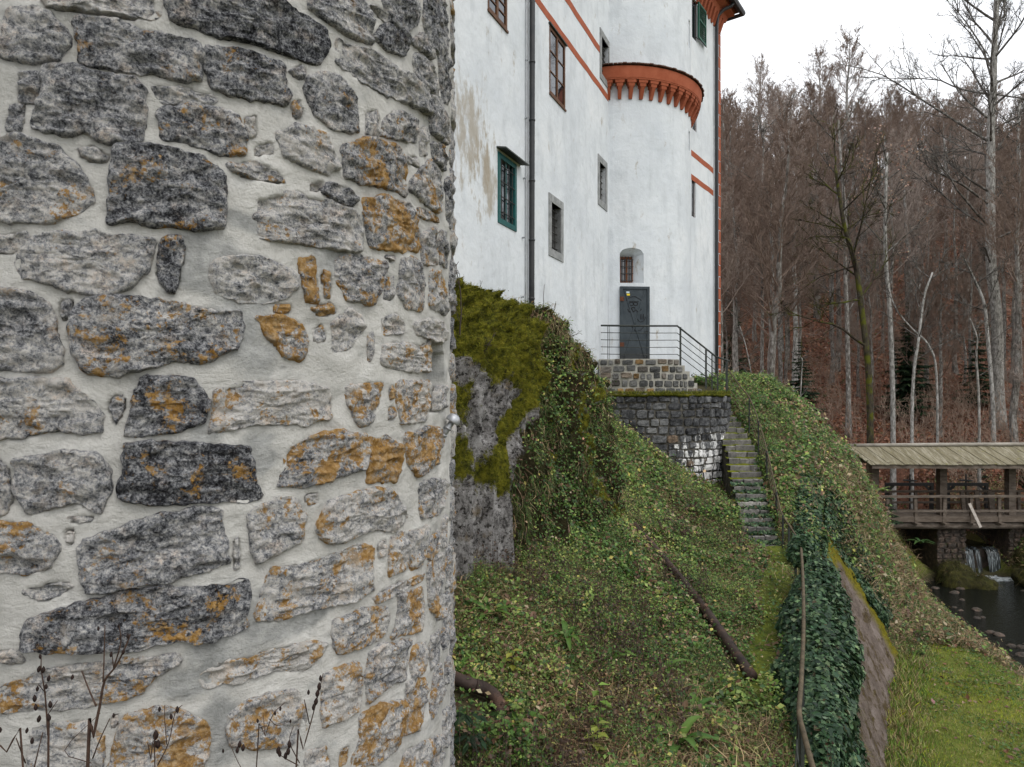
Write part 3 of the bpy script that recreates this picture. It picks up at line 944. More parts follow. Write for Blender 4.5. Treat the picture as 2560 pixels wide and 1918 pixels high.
mb = MB(); mb.cbox(lp(165, 1205, 4.95), .03, .05, .035); mb.build("wall_plate", M['zinc'], lamp)
M['cable'] = simple("grey_cable", (.4, .4, .4), (.55, .55, .55), 20, .5, 0)
mb = MB(); mb.tube([lp(*p_) for p_ in ((205, 1225, 4.99), (228, 1290, 5.0), (250, 1345, 5.05), (285, 1382, 5.09), (318, 1382, YL))], .0045, 6)
mb.build("cable", M['cable'], lamp, True)
mb = MB(); mb.bar(lp(222, 1440, 5.1), lp(330, 1330, YL - .05), .008, .004); mb.build("strap", M['galv'], lamp)
# ------------------------------------------------------------------ castle
FK, FX0 = .4374, -6.146                      # plan line of the long front: X = FX0 + FK * Y
FL = math.hypot(FK, 1)
FD = np.array([FK / FL, 1 / FL, 0]); FN = np.array([1 / FL, -FK / FL, 0])
FO = np.array([FX0 + FK * 8.0, 8.0, 0])
def fw(u, z, d=0): return FO + FD * u + FN * d + np.array([0, 0, z])
def fpx(x, y):
    t = (x - 1280) / F
    Y = -FX0 / (FK - t)
    return (Y - 8.0) * FL, (HY - y) / F * Y
TC, TR = np.array([3.28, 22.77]), 2.394      # round tower of the castle
def tw(phi, z, d=0):
    r = TR + d
    return np.array([TC[0] + r * math.sin(phi), TC[1] - r * math.cos(phi), z])
B0 = np.array([5.96 + .665 * (20.6 - 23.6), 20.6, 0])
BL = math.hypot(.665, 1)
BD = np.array([.665 / BL, 1 / BL, 0]); BN = np.array([1 / BL, -.665 / BL, 0])
def bw(u, z, d=0): return B0 + BD * u + BN * d + np.array([0, 0, z])
def bpx(x, y):
    t = (x - 1280) / F
    Y = (5.96 - .665 * 23.6) / (t - .665)
    return (Y - 20.6) * BL, (HY - y) / F * Y
BU_END = bpx(1801, 500)[0]

castle = thing("castle", (3, 20, -1), "white plastered castle with orange bands, a round stair tower and barred windows", "castle")
lo_f = fpx(1175, 330)
st_pos = [fw(*fpx(1180, 330)), fw(*fpx(1215, 430)), fw(*fpx(1230, 520))]
b_ = base_of(castle)
M['plaster'] = plaster("white_plaster", [(*(st_pos[0] - b_), 1.3, 1.5, .60), (*(st_pos[1] - b_), .9, 1.4, .62)])

def wall_columns(mb, breaks, z0, z1, holes, mapf):
    """wall with openings: holes are (u0, u1, zbottom, ztop function, depth)"""
    for a, b in zip(breaks[:-1], breaks[1:]):
        m = (a + b) / 2
        spans, cur = [], (z0, z0)
        for (u0, u1, zb, zt, dp) in sorted([h for h in holes if h[0] - 1e-6 < m < h[1] + 1e-6], key=lambda h: h[2]):
            spans.append((cur, (zb, zb)))
            cur = (zt(a), zt(b))
            # soffit and sill of the opening
            mb.add([mapf(a, zt(a), 0), mapf(b, zt(b), 0), mapf(b, zt(b), -dp), mapf(a, zt(a), -dp)], [(0, 1, 2, 3)])
            mb.add([mapf(a, zb, 0), mapf(a, zb, -dp), mapf(b, zb, -dp), mapf(b, zb, 0)], [(0, 1, 2, 3)])
        spans.append((cur, (z1, z1)))
        for (p0, p1), (q0, q1) in spans:
            mb.add([mapf(a, p0, 0), mapf(b, p1, 0), mapf(b, q1, 0), mapf(a, q0, 0)], [(0, 1, 2, 3)])
    for (u0, u1, zb, zt, dp) in holes:
        mb.add([mapf(u0, zb, 0), mapf(u0, zt(u0), 0), mapf(u0, zt(u0), -dp), mapf(u0, zb, -dp)], [(0, 1, 2, 3)])
        mb.add([mapf(u1, zb, 0), mapf(u1, zb, -dp), mapf(u1, zt(u1), -dp), mapf(u1, zt(u1), 0)], [(0, 1, 2, 3)])

# windows of the long front: outer outline (left x, right x, top y and bottom y at the left edge)
WF = [('brown', 1219, 1268, -75, 22), ('brown', 1373, 1413, 61, 231), ('green', 1244, 1290, 378, 556),
      ('stone', 1371, 1407, 481, 638), ('stone', 1494, 1517, 384, 510), ('stone', 1499, 1524, 68, 194)]
wins, holes = [], []
for st, xl, xr, yt, yb in WF:
    u0, zt = fpx(xl, yt); _, zb = fpx(xl, yb); u1 = fpx(xr, yb)[0]
    wins.append((st, u0, u1, zb, zt))
    ins = {'brown': .0, 'green': .0, 'stone': .16}[st]
    dp = {'brown': .16, 'green': .14, 'stone': .34}[st]
    holes.append((u0 + ins, u1 - ins, zb + ins * 1.1, (lambda v: (lambda u: v))(zt - ins * 1.1), dp))
ub = sorted({-14.0, 13.9} | {h[0] for h in holes} | {h[1] for h in holes})
mb = MB()
wall_columns(mb, ub, -2.2, 15.5, holes, fw)
mb.build("front_wall", M['plaster'], castle)

def box_f(mb, m, u0, u1, z0, z1, d0, d1):
    p = m(u0, z0, d0)
    return mb.box(p, m(u1, z0, d0) - p, m(u0, z1, d0) - p, m(u0, z0, d1) - p)

def frame_mb(m, u0, u1, z0, z1, t, d0, d1):
    mb = MB()
    box_f(mb, m, u0, u1, z0, z0 + t, d0, d1); box_f(mb, m, u0, u1, z1 - t, z1, d0, d1)
    box_f(mb, m, u0, u0 + t, z0 + t, z1 - t, d0, d1); box_f(mb, m, u1 - t, u1, z0 + t, z1 - t, d0, d1)
    return mb

def panes(w, m, u0, u1, z0, z1, nu, nz, bar, d, mat):
    """a grid of glass panes with glazing bars between them"""
    du, dz = (u1 - u0) / nu, (z1 - z0) / nz
    for i in range(nu):
        for j in range(nz):
            q = MB(); box_f(q, m, u0 + du * i + bar / 2, u0 + du * (i + 1) - bar / 2, z0 + dz * j + bar / 2, z0 + dz * (j + 1) - bar / 2, d - .01, d)
            q.build("pane", M['glass'], w)
    for i in range(1, nu):
        q = MB(); box_f(q, m, u0 + du * i - bar / 2, u0 + du * i + bar / 2, z0, z1, d - .012, d + .022); q.build("glazing_bar", mat, w)
    for j in range(1, nz):
        q = MB(); box_f(q, m, u0, u1, z0 + dz * j - bar * .4, z0 + dz * j + bar * .4, d - .011, d + .016); q.build("glazing_bar", mat, w)

def grille(w, m, u0, u1, z0, z1, nu, nz, d, r=.011):
    for i in range(nu):
        u = u0 + (u1 - u0) * (i + .5) / nu
        q = MB(); q.tube([m(u, z0, d), m(u, z1, d)], r, 6); q.build("bar", M['iron'], w)
    for j in range(nz):
        z_ = z0 + (z1 - z0) * (j + .5) / nz
        q = MB(); q.tube([m(u0, z_, d + .012), m(u1, z_, d + .012)], r, 6); q.build("bar", M['iron'], w)

for (st, u0, u1, z0, z1), h in zip(wins, holes):
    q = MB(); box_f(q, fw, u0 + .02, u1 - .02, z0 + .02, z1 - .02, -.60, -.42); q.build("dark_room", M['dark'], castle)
    if st == 'brown':
        w = frame_mb(fw, u0 + .002, u1 - .002, z0 + .002, z1 - .002, .07, -.12, .004).build("window", M['brownwood'], castle)
        um = (u0 + u1) / 2
        q = MB(); box_f(q, fw, um - .04, um + .04, z0 + .07, z1 - .07, -.10, .002); q.build("mullion", M['brownwood'], w)
        for a, b in ((u0 + .07, um - .04), (um + .04, u1 - .07)):
            panes(w, fw, a, b, z0 + .07, z1 - .07, 1, 3, .03, -.018, M['brownwood'])
        q = MB(); box_f(q, fw, u0 - .05, u1 + .05, z1 + .003, z1 + .035, -.02, .05); q.build("drip_board", M['sill_dark'], w)
        q = MB(); box_f(q, fw, u0 - .01, u1 + .01, z0 - .045, z0 - .001, -.02, .03); q.build("sill", M['brownwood'], w)
    elif st == 'green':
        w = frame_mb(fw, u0 + .002, u1 - .002, z0 + .002, z1 - .002, .10, -.13, .02).build("window", M['teal'], castle)
        panes(w, fw, u0 + .10, u1 - .10, z0 + .10, z1 - .10, 2, 1, .05, -.04, M['teal'])
        grille(w, fw, u0 + .09, u1 - .09, z0 + .09, z1 - .09, 4, 4, .0, .010)
        p = fw(u0 - .05, z1 + .06, -.01)
        q = MB(); q.box(p, fw(u1 + .22, z1 + .06, -.01) - p, fw(u0 - .05, z1 + .02, .20) - p, np.array([0, 0, .025]))
        q.build("canopy_board", M['sill_dark'], w)
    else:
        t = .16
        w = frame_mb(fw, u0 + t + .004, u1 - t - .004, z0 + t + .02, z1 - t - .02, .06, -.34, -.27).build("window", M['redwood'], castle)
        panes(w, fw, u0 + t + .06, u1 - t - .06, z0 + t + .08, z1 - t - .08, 2, 3, .05, -.32, M['redwood'])
        grille(w, fw, u0 + t + .01, u1 - t - .01, z0 + t + .03, z1 - t - .03, 3, 6, -.10, .013)
        for nm_, (a, b, c_, d_) in (("lintel", (u0, u1, z1 - t * 1.1, z1)), ("sill", (u0, u1, z0, z0 + t * 1.1)), ("jamb", (u0, u0 + t, z0 + t * 1.1 + .004, z1 - t * 1.1 - .004)), ("jamb", (u1 - t, u1, z0 + t * 1.1 + .004, z1 - t * 1.1 - .004))):
            q = MB(); box_f(q, fw, a, b, c_, d_, -.335, .022); q.build(nm_, M['surround'], w)

def band(u0, u1, z0, z1, m, name="painted_band", slope=0.0):
    V, n = [], max(2, int(abs(u1 - u0) / .5))
    mb = MB()
    for i in range(n + 1):
        u = u0 + (u1 - u0) * i / n
        e = .012 * math.sin(u * 5.1) + .008 * math.sin(u * 11.7)
        V += [m(u, z0 + e, .0), m(u, z0 + e, .006), m(u, z1 + e * .7, .006), m(u, z1 + e * .7, .0)]
    Fq = []
    for i in range(n):
        for a, b in ((0, 1), (1, 2), (2, 3)):
            Fq.append((i * 4 + a, i * 4 + 4 + a, i * 4 + 4 + b, i * 4 + b))
    mb.add(V, Fq)
    return mb.build(name, M['orange'], castle)
band(4.0, 13.5, 8.44, 8.62, fw)
band(4.0, wins[5][1] - .004, 9.45, 9.64, fw)

# downpipe on the long front with its clips and cable
up_, _ = fpx(1320, 400)
q = MB(); zz_ = np.linspace(15.3, fpx(1314, 818)[1] - .3, 12)
q.tube([fw(up_ - .055 * (9 - z_) / 9 if z_ < 9 else up_, z_, .10) for z_ in zz_], .058, 12)
dpipe = q.build("downpipe", M['zinc'], castle, True)
for x_, y_ in ((1314, 152), (1313, 297), (1309, 447), (1306, 595), (1304, 743)):
    u_, z_ = fpx(x_, y_)
    q = MB(); q.tube([fw(u_ - .02, z_, .0), fw(u_ - .02, z_, .06)], .02, 6); q.build("clip", M['galv'], dpipe)
    q = MB(); q.lathe(fw(up_ - .055 * (9 - z_) / 9, z_ - .02, .10), (0, 0, 1), [(0, .058), (.001, .067), (.04, .067), (.041, .058)], 12); q.build("collar", M['zinc'], dpipe, True)
q = MB(); q.tube([fw(up_ - .15 - .05 * (9 - z_) / 9, z_, .025) for z_ in zz_], .011, 5); q.build("cable", M['galv'], dpipe, True)

# round tower shell with the splayed window niche over the door
def phi_of(x, y):
    t = (x - 1280) / F
    a, b, c_ = 1 + t * t, -2 * (TC[0] * t + TC[1]), TC @ TC - TR ** 2
    Y = (-b - math.sqrt(max(b * b - 4 * a * c_, 0))) / (2 * a)
    return math.atan2(t * Y - TC[0], TC[1] - Y), (HY - y) / F * Y
p0, zt_ = phi_of(1549, 634); p1, zb_ = phi_of(1609, 708); pm, ztm = phi_of(1580, 620)
def arch(p):
    k = (p - (p0 + p1) / 2) / ((p1 - p0) / 2)
    return zt_ + (ztm - zt_) * math.sqrt(max(0, 1 - k * k)) if abs(k) < 1 else zt_
ps0, ps1 = math.radians(61.5), math.radians(66)
br_ = sorted(set(list(np.linspace(-math.pi, p0, 40)) + list(np.linspace(p0, p1, 11)) + list(np.linspace(p1, ps0, 18)) + [ps1] + list(np.linspace(ps1, math.pi, 34))))
mb = MB()
wall_columns(mb, br_, -.6, 16.0, [(p0, p1, zb_, arch, .02), (ps0, ps1, 7.5, lambda p: 8.1, .25), (ps0, ps1, 10.65, lambda p: 11.5, .25)], tw)
for za_ in (7.45, 10.6):
    mb.add([tw(ps0 - .02, za_, -.24), tw(ps1 + .02, za_, -.24), tw(ps1 + .02, za_ + 1, -.24), tw(ps0 - .02, za_ + 1, -.24)], [(0, 1, 2, 3)])
# splay from the outer arch to the inner frame
i0, i1 = phi_of(1553, 700)[0], phi_of(1590, 700)[0]
zi0, zi1 = phi_of(1553, 706)[1], phi_of(1553, 637)[1]
inner = lambda p, z_: tw(i0 + (p - p0) / (p1 - p0) * (i1 - i0), z_, -.34)
ps = list(np.linspace(p0, p1, 11))
outl = [(p, zb_, p, zi0) for p in ps] + [(p1, zb_ + (arch(p1) - zb_) * k, p1, zi0 + (zi1 - zi0) * k) for k in np.linspace(0, 1, 6)[1:]] \
     + [(p, arch(p), p, zi1) for p in ps[::-1][1:]] + [(p0, zb_ + (arch(p0) - zb_) * k, p0, zi0 + (zi1 - zi0) * k) for k in np.linspace(1, 0, 6)[1:-1]]
n_ = len(outl)
V = [tw(a, b, -.02) for a, b, _, _ in outl] + [inner(c_, d_) for _, _, c_, d_ in outl]
mb.add(V, [(j, (j + 1) % n_, n_ + (j + 1) % n_, n_ + j) for j in range(n_)])
mb.build("tower_wall", M['plaster'], castle)
m_in = lambda u, z_, d=0: tw(i0 + (i1 - i0) * u, z_, -.36 + d)
w = frame_mb(m_in, 0, 1, zi0, zi1, .07, -.03, .04).build("window", M['redwood'], castle)
for a, b in ((.12, .40), (.60, .88)):
    q = MB(); box_f(q, m_in, a, b, zi0 + .07, zi1 - .07, -.025, -.01); q.build("pane", M['glass'], w)
q = MB(); box_f(q, m_in, .41, .59, zi0 + .07, zi1 - .07, -.02, .03); q.build("mullion", M['redwood'], w)
grille(w, m_in, .02, .98, zi0, zi1, 4, 4, .10, .012)

# steel door
d0, zdt = phi_of(1549, 717); d1, zdb = phi_of(1622, 899)
cphi = (d0 + d1) / 2
DC = tw(cphi, 0, .0)
DD = unit(tw(d1, 0) - tw(d0, 0)); DNn = np.array([DD[1], -DD[0], 0])
half = np.linalg.norm(tw(d1, 0) - tw(d0, 0)) / 2
zdb -= .02
def dw(u, z_, d=0): return DC + DD * u + DNn * d + np.array([0, 0, z_])
g = G("door_paint", .55, .3)
c = g.ramp(g.noise(5, 6, .65), [(.3, (.022, .032, .040)), (.7, (.05, .062, .07))])
zz2 = g.xyz(2)
c = g.mix(g.math('MULTIPLY', g.thr(g.math('SUBTRACT', 2.45, zz2), 0, .35), .55), c, (.02, .016, .013))
M['door'] = g.done(c, g.bump(g.noise(40, 4), .2, .005))
mb = MB(); box_f(mb, dw, -half + .075, half - .075, zdb, zdt - .075, -.05, .028)
door = mb.build("door", M['door'], castle)
frame_mb(dw, -half, half, zdb - .05, zdt, .072, -.08, .055).build("door_frame", M['door'], door)
za, zb2 = zdb + .06, zdt - .11
zm = (za + zb2) / 2
for (a, b) in (((-half + .13, zb2), (0, zm)), ((half - .13, zb2), (0, zm)), ((-half + .13, za), (0, zm)), ((half - .13, za), (0, zm))):
    q = MB(); q.bar(dw(a[0], a[1], .036), dw(b[0], b[1], .036), .035, .02, DNn); q.build("brace", M['door'], door)
M['rust'] = simple("rusty_iron", (.05, .02, .012), (.16, .06, .03), 20, .85, .3, 60)
for z_ in (zdt - .42, zdb + .38):
    q = MB(); box_f(q, dw, -half - .02, -half + .10, z_, z_ + .12, .056, .085); q.build("hinge", M['rust'], door)
M['yellow'] = simple("yellow_sticker", (.75, .55, .02), (.8, .6, .03), 5, .5, 0)
M['white'] = simple("white_sticker", (.45, .55, .6), (.6, .7, .75), 15, .5, 0)
M['spray'] = simple("black_spray_paint", (.006, .006, .008), (.012, .012, .014), 10, .6, 0)
def dpx(cx_, cy_):   # close-up pixels (1480,680 at x2.96) to door coordinates
    x, y = 1480 + cx_ / 2.96, 680 + cy_ / 2.96
    t = (x - 1280) / F
    k = (DC[0] * DNn[0] + DC[1] * DNn[1]) / (t * DNn[0] + DNn[1])
    return (np.array([t * k, k, 0]) - DC) @ DD, (HY - y) / F * k
a_, b_2 = dpx(250, 162); c_2, d_2 = dpx(278, 176)
q = MB(); box_f(q, dw, a_, c_2, d_2, b_2, .0285, .031); q.build("yellow_sticker", M['yellow'], door)
a_, b_2 = dpx(252, 146); c_2, d_2 = dpx(275, 158)
q = MB(); box_f(q, dw, a_, c_2, d_2, b_2, .0285, .031); q.build("white_sticker", M['white'], door)
def stroke(mb, pts, r=.012):
    P = [dw(*dpx(*p_), .034) for p_ in pts]
    for p_, q_ in zip(P[:-1], P[1:]):
        mb.bar(p_, q_, r * 2, .006, DNn)
q = MB()
circ = lambda cx_, cy_, rx, ry: [(cx_ + rx * math.cos(t_), cy_ + ry * math.sin(t_)) for t_ in np.linspace(0, 2 * math.pi, 13)]
stroke(q, circ(290, 237, 16, 12)); stroke(q, circ(320, 237, 16, 12))
stroke(q, [(248, 215), (275, 190), (315, 182), (355, 205), (362, 215)], .008)
stroke(q, [(265, 225), (290, 218), (345, 222)], .008)
stroke(q, [(285, 270), (305, 262), (318, 272)]); stroke(q, [(262, 275), (275, 300), (292, 272), (305, 298), (322, 280), (340, 300), (365, 275)])
stroke(q, [(360, 315), (360, 352)], .014); stroke(q, [(378, 312), (376, 352)], .014)
stroke(q, [(335, 350), (350, 372), (380, 365), (394, 335)], .008)
stroke(q, [(290, 400), (320, 440), (360, 430), (385, 400)], .008)
q.build("graffiti", M['spray'], door)
lk = dpx(408, 440)
q = MB(); q.bar(dw(lk[0], lk[1], .03), dw(lk[0], lk[1], .075), .02, .02); q.bar(dw(lk[0], lk[1], .07), dw(lk[0] - .09, lk[1], .07), .018, .018)
q.build("door_handle", M['iron'], door)

# corbelled cornice round the tower
def ring(mb, prof, a0, a1, n):
    ph = np.linspace(a0, a1, n)
    k = len(prof)
    V = [tw(p, z_, d_) for p in ph for d_, z_ in prof]
    f = [(i * k + j, i * k + k + j, i * k + k + (j + 1) % k, i * k + (j + 1) % k) for i in range(n - 1) for j in range(k)]
    f += [tuple(range(k)), tuple((n - 1) * k + j for j in range(k))[::-1]]
    mb.add(V, f)
R_ = math.radians
mb = MB(); ring(mb, [(-.05, 9.03), (.29, 9.03), (.33, 9.34), (-.05, 9.37)], R_(-16), R_(150), 70)
corn = mb.build("cornice", M['orange'], castle)
mb = MB(); ring(mb, [(-.05, 9.372), (.30, 9.372), (.30, 9.40), (-.05, 9.56)], R_(-16), R_(150), 70)
mb.build("cornice_roof", M['rooftile'], corn)
for k in range(62):
    p = R_(-15.5) + k * R_(2.68)
    q = MB(); q.bar(tw(p, 9.45, .12), tw(p, 9.385 + .006 * (k % 2), .375 + .012 * (k % 3)), .115, .03)
    q.build("roof_tile", M['rooftile'], corn)
for k in range(22):
    p = R_(-12.0) + k * R_(7.35)
    q = MB()
    def cb(w0, w1, z0_, z1_, d0_, d1_, db=-.03):
        """wedge standing on the tower face: narrow below, wide above"""
        a, b = w0 / 2 / (TR + .2), w1 / 2 / (TR + .2)
        V = [tw(p - a, z0_, db), tw(p + a, z0_, db), tw(p + a, z0_, d0_), tw(p - a, z0_, d0_),
             tw(p - b, z1_, db), tw(p + b, z1_, db), tw(p + b, z1_, d1_), tw(p - b, z1_, d1_)]
        q.add(V, [(0, 3, 2, 1), (4, 5, 6, 7), (0, 1, 5, 4), (1, 2, 6, 5), (2, 3, 7, 6), (3, 0, 4, 7)])
    cb(.10, .115, 8.52, 8.82, .05, .21); cb(.175, .18, 8.82, 8.91, .215, .235); cb(.25, .255, 8.91, 8.99, .25, .265); cb(.33, .33, 8.99, 9.03, .28, .285)
    q.build("corbel", M['orange'], corn)

# right-hand wing behind the tower
def bh(x0, x1, yt, yb):
    u0, zt = bpx(x0, yt); u1 = bpx(x1, yt)[0]; zb = bpx(x0, yb)[1]
    return u0, u1, zb, zt
bwin = [bh(1731, 1742, 270, 322), bh(1729, 1739, 440, 540), bh(1730, 1743, -10, 92)]
mb = MB()
holes2 = [(u0, u1, zb, (lambda v: (lambda u: v))(zt), .07) for u0, u1, zb, zt in bwin]
ub = sorted({0.0, BU_END} | {h[0] for h in holes2} | {h[1] for h in holes2})
wall_columns(mb, ub, -1.6, 16.2, holes2, bw)
pc, pd = bw(BU_END, 0), bw(BU_END, 0) + np.array([-.80, .62, 0]) * 7
mb.add([pc + (0, 0, -1.6), pd + (0, 0, -1.6), pd + (0, 0, 16.2), pc + (0, 0, 16.2)], [(0, 1, 2, 3)])
mb.build("wing_wall", M['plaster'], castle)
for u0, u1, zb, zt in bwin:
    w = frame_mb(bw, u0, u1, zb, zt, .03, -.065, -.045).build("window", M['brownwood'], castle)
    q = MB(); box_f(q, bw, u0 + .03, u1 - .03, zb + .03, zt - .03, -.06, -.05); q.build("pane", M['glass'], w)
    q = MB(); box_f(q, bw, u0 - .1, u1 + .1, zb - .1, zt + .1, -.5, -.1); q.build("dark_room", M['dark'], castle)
for yt in (376, 436):
    u0, zt = bpx(1730, yt)
    band(u0 - .5, bpx(1783, yt)[0], zt - .19, zt, bw)
# open shutter
u0, zt = bpx(1740, 6); u1, _ = bpx(1759, 6); _, zb = bpx(1740, 95)
q = frame_mb(bw, u0, u1, zb, zt, .06, .06, .105); w = q.build("shutter", M['green'], castle)
nsl = 16
for k in range(nsl):
    z_ = zb + .07 + (zt - zb - .14) * k / nsl
    if k == 8:
        q = MB(); box_f(q, bw, u0 + .06, u1 - .06, z_ + .01, z_ + .06, .07, .11); q.build("lock_rail", M['green'], w)
        continue
    q = MB(); q.bar(bw(u0 + .06, z_ + .05, .08), bw(u1 - .06, z_ + .05, .08), .05, .012, unit(BN * .6 + np.array([0, 0, 1]))); q.build("slat", M['green'], w)
q = MB(); q.tube([bw(u0 - .12, zb - .02, .02), bw(u0 + .2, zb - .06, .12), bw(u1 - .05, zb - .05, .12)], .012, 6); q.build("shutter_stay", M['iron'], w)
# painted corner stones
k, z_ = 0, .15
while z_ < 13.7:
    wd = .56 if k % 2 == 0 else .19
    for (a, b, nm_) in ((BU_END - wd, BU_END + .008, bw),):
        q = MB(); box_f(q, nm_, a, b, z_, z_ + .392, -.01, .010); q.build("corner_stone", M['orange'], castle)
    z_ += .425; k += 1
# downpipe of the wing with elbow under the eaves
u_ = bpx(1785, 400)[0]
q = MB(); zt_p = bpx(1786, 42)[1]
q.tube([bw(u_, -.5, .10), bw(u_, 4, .10), bw(u_, 9, .10), bw(u_, zt_p - .35, .10), bw(u_ + .03, zt_p, .13), bw(u_ + .15, zt_p + .22, .32), bw(u_ + .30, zt_p + .34, .52), bw(u_ + .31, zt_p + .46, .60)], .062, 10)
q.build("downpipe", M['zinc'], castle, True)
# eaves: coved cornice on corbels, roof edge and gutter
ez = bpx(1790, 42)[1]
EO = pc + np.array([0, 0, 0])
E2 = unit(pd - pc)
EN2 = np.array([E2[1], -E2[0], 0]); EN2 = EN2 if EN2[0] > 0 else -EN2
def eave_pt(s, d, z_):
    """s < 0 runs back along the wing front, s > 0 along the far side, d outward"""
    mit = (BN + EN2) / (1 + BN @ EN2)
    if s <= 0: return EO + BD * s + (BN if s < -1.2 else (BN + (mit - BN) * (1 + s / 1.2))) * d + np.array([0, 0, z_])
    return EO + E2 * s + (EN2 if s > 1.2 else (EN2 + (mit - EN2) * (1 - s / 1.2))) * d + np.array([0, 0, z_])
def eave(prof, mat, name, par):
    ss = [-3.4, -2.4, -1.2, -.6, 0, .6, 1.2, 3, 5]
    k = len(prof)
    V = [eave_pt(s, d_, z_) for s in ss for d_, z_ in prof]
    f = [(i * k + j, i * k + k + j, i * k + k + (j + 1) % k, i * k + (j + 1) % k) for i in range(len(ss) - 1) for j in range(k)]
    q = MB(); q.add(V, f)
    return q.build(name, mat, par)
ev = eave([(-.02, ez - .0), (.16, ez + .02), (.22, ez + .20), (.40, ez + .30), (.46, ez + .55), (-.02, ez + .55)], M['orange'], "eaves_cornice", castle)
eave([(-.1, ez + .56), (.58, ez + .46), (.62, ez + .54), (-.1, ez + 1.2)], M['rooftile'], "roof", castle)
eave([(.56, ez + .39), (.60, ez + .34), (.69, ez + .34), (.73, ez + .42), (.73, ez + .50), (.70, ez + .50), (.70, ez + .43), (.58, ez + .43)], M['zinc'], "gutter", castle)
for k in range(22):
    s = -3.2 + k * .30
    if abs(s) < .1: continue
    p = eave_pt(s, 0, ez)
    dn = unit(eave_pt(s, 1, ez) - p); al = BD if s < 0 else E2
    q = MB()
    V = [p - al * .05 - np.array([0, 0, .48]) - dn * .02, p + al * .05 - np.array([0, 0, .48]) - dn * .02, p + al * .05 - np.array([0, 0, .46]) + dn * .05, p - al * .05 - np.array([0, 0, .46]) + dn * .05,
         p - al * .085 - np.array([0, 0, .0]) - dn * .02, p + al * .085 - dn * .02, p + al * .085 + dn * .20 + np.array([0, 0, .02]), p - al * .085 + dn * .20 + np.array([0, 0, .02])]
    q.add(V, [(0, 3, 2, 1), (4, 5, 6, 7), (0, 1, 5, 4), (1, 2, 6, 5), (2, 3, 7, 6), (3, 0, 4, 7)])
    q.build("corbel", M['orange'], ev)

# ------------------------------------------------------------------ terrace of squared stones before the tower door
QC, QR = np.array([3.41, 21.4]), 3.0
def qw(phi, z_, d=0, R=QR):
    return np.stack([QC[0] + (R + d) * np.sin(phi), QC[1] - (R + d) * np.cos(phi), np.asarray(z_) + 0 * np.asarray(d)], -1)
terrace = thing("terrace", (3.4, 19, -3.5), "curved terrace wall of dark squared stones below the door, streaked with white lime", "terrace wall")
g = G("squared_stone", .93, .15)
tone = g.attr("tone", 'OBJECT', "Fac")
f1 = g.noise(9, 8, .75); f2 = g.noise(45, 5, .7)
sval = g.math('ADD', g.math('MULTIPLY', f1, .8), g.math('ADD', g.math('MULTIPLY', tone, .35), g.math('MULTIPLY', f2, .25)))
c = g.ramp(g.math('MULTIPLY', sval, .72), [(.34, (.014, .014, .015)), (.45, (.06, .061, .064)), (.56, (.165, .165, .165)), (.75, (.38, .375, .36))])
oc = g.attr("ochre", 'OBJECT', "Fac")
c = g.mix(g.math('MULTIPLY', oc, .8), c, g.mix(1.0, c, (2.4, 1.35, .5), 'MULTIPLY'))
# white lime runs low on the right
xz = g.xyz(0); zz3 = g.xyz(2)
st = g.noise(4.2, 6, .7, g.scaled((1, 1, .25)), .5)
zone = g.math('MULTIPLY', g.thr(g.math('SUBTRACT', 3.1, zz3), 0, 1.3), g.thr(xz, .0, 1.6))
ef = g.thr(g.math('ADD', st, g.math('MULTIPLY', zone, .26)), .67, .74)
c = g.mix(g.math('MULTIPLY', ef, g.thr(zone, .02, .3)), c, (.72, .71, .69))
M['squared'] = g.done(c, g.bump(g.noise(22, 7, .7), .9, .02))
g = G("old_mortar", .95, .1)
c = g.ramp(g.noise(5, 6, .65), [(.3, (.035, .032, .026)), (.55, (.09, .083, .07)), (.75, (.20, .19, .165))])
M['oldmortar'] = g.done(c, g.bump(g.noise(30, 5, .65), .8, .02))
M['moss'] = None
g = G("moss", .97, .08)
c = g.ramp(g.noise(7, 8, .72), [(.28, (.018, .022, .005)), (.42, (.055, .062, .008)), (.58, (.13, .125, .012)), (.75, (.20, .17, .02))])
M['moss'] = g.done(c, g.bump(g.noise(35, 6, .7), 1, .03))

def block(s0, s1, z0, z1, h, seed, mapf, n=5, jit=.012):
    """a hewn block with rounded worn edges on a wall surface"""
    r = np.random.default_rng(seed)
    su = np.array([0, .035, .12, .5, .88, .965, 1]) if n == 5 else np.linspace(0, 1, n)
    zu = su; n = len(su)
    U, W = np.meshgrid(su, zu)
    e = np.minimum(np.minimum(U, 1 - U), np.minimum(W, 1 - W))
    S = s0 + (s1 - s0) * U; Z = z0 + (z1 - z0) * W
    corner = ((U - .5) ** 2 * (W - .5) ** 2) * 1.1
    S = S + (s0 + s1 - 2 * S) * corner; Z = Z + (z0 + z1 - 2 * Z) * corner
    S = S + r.normal(0, jit * .45, S.shape); Z = Z + r.normal(0, jit * .45, S.shape)
    Hh = np.where(e < .01, -.03, np.where(e < .05, h * .6, h) + r.normal(0, h * .22, S.shape))
    V = mapf(S.ravel(), Z.ravel(), Hh.ravel())
    f = [(i * n + j, i * n + j + 1, (i + 1) * n + j + 1, (i + 1) * n + j) for i in range(n - 1) for j in range(n - 1)]
    return V, f

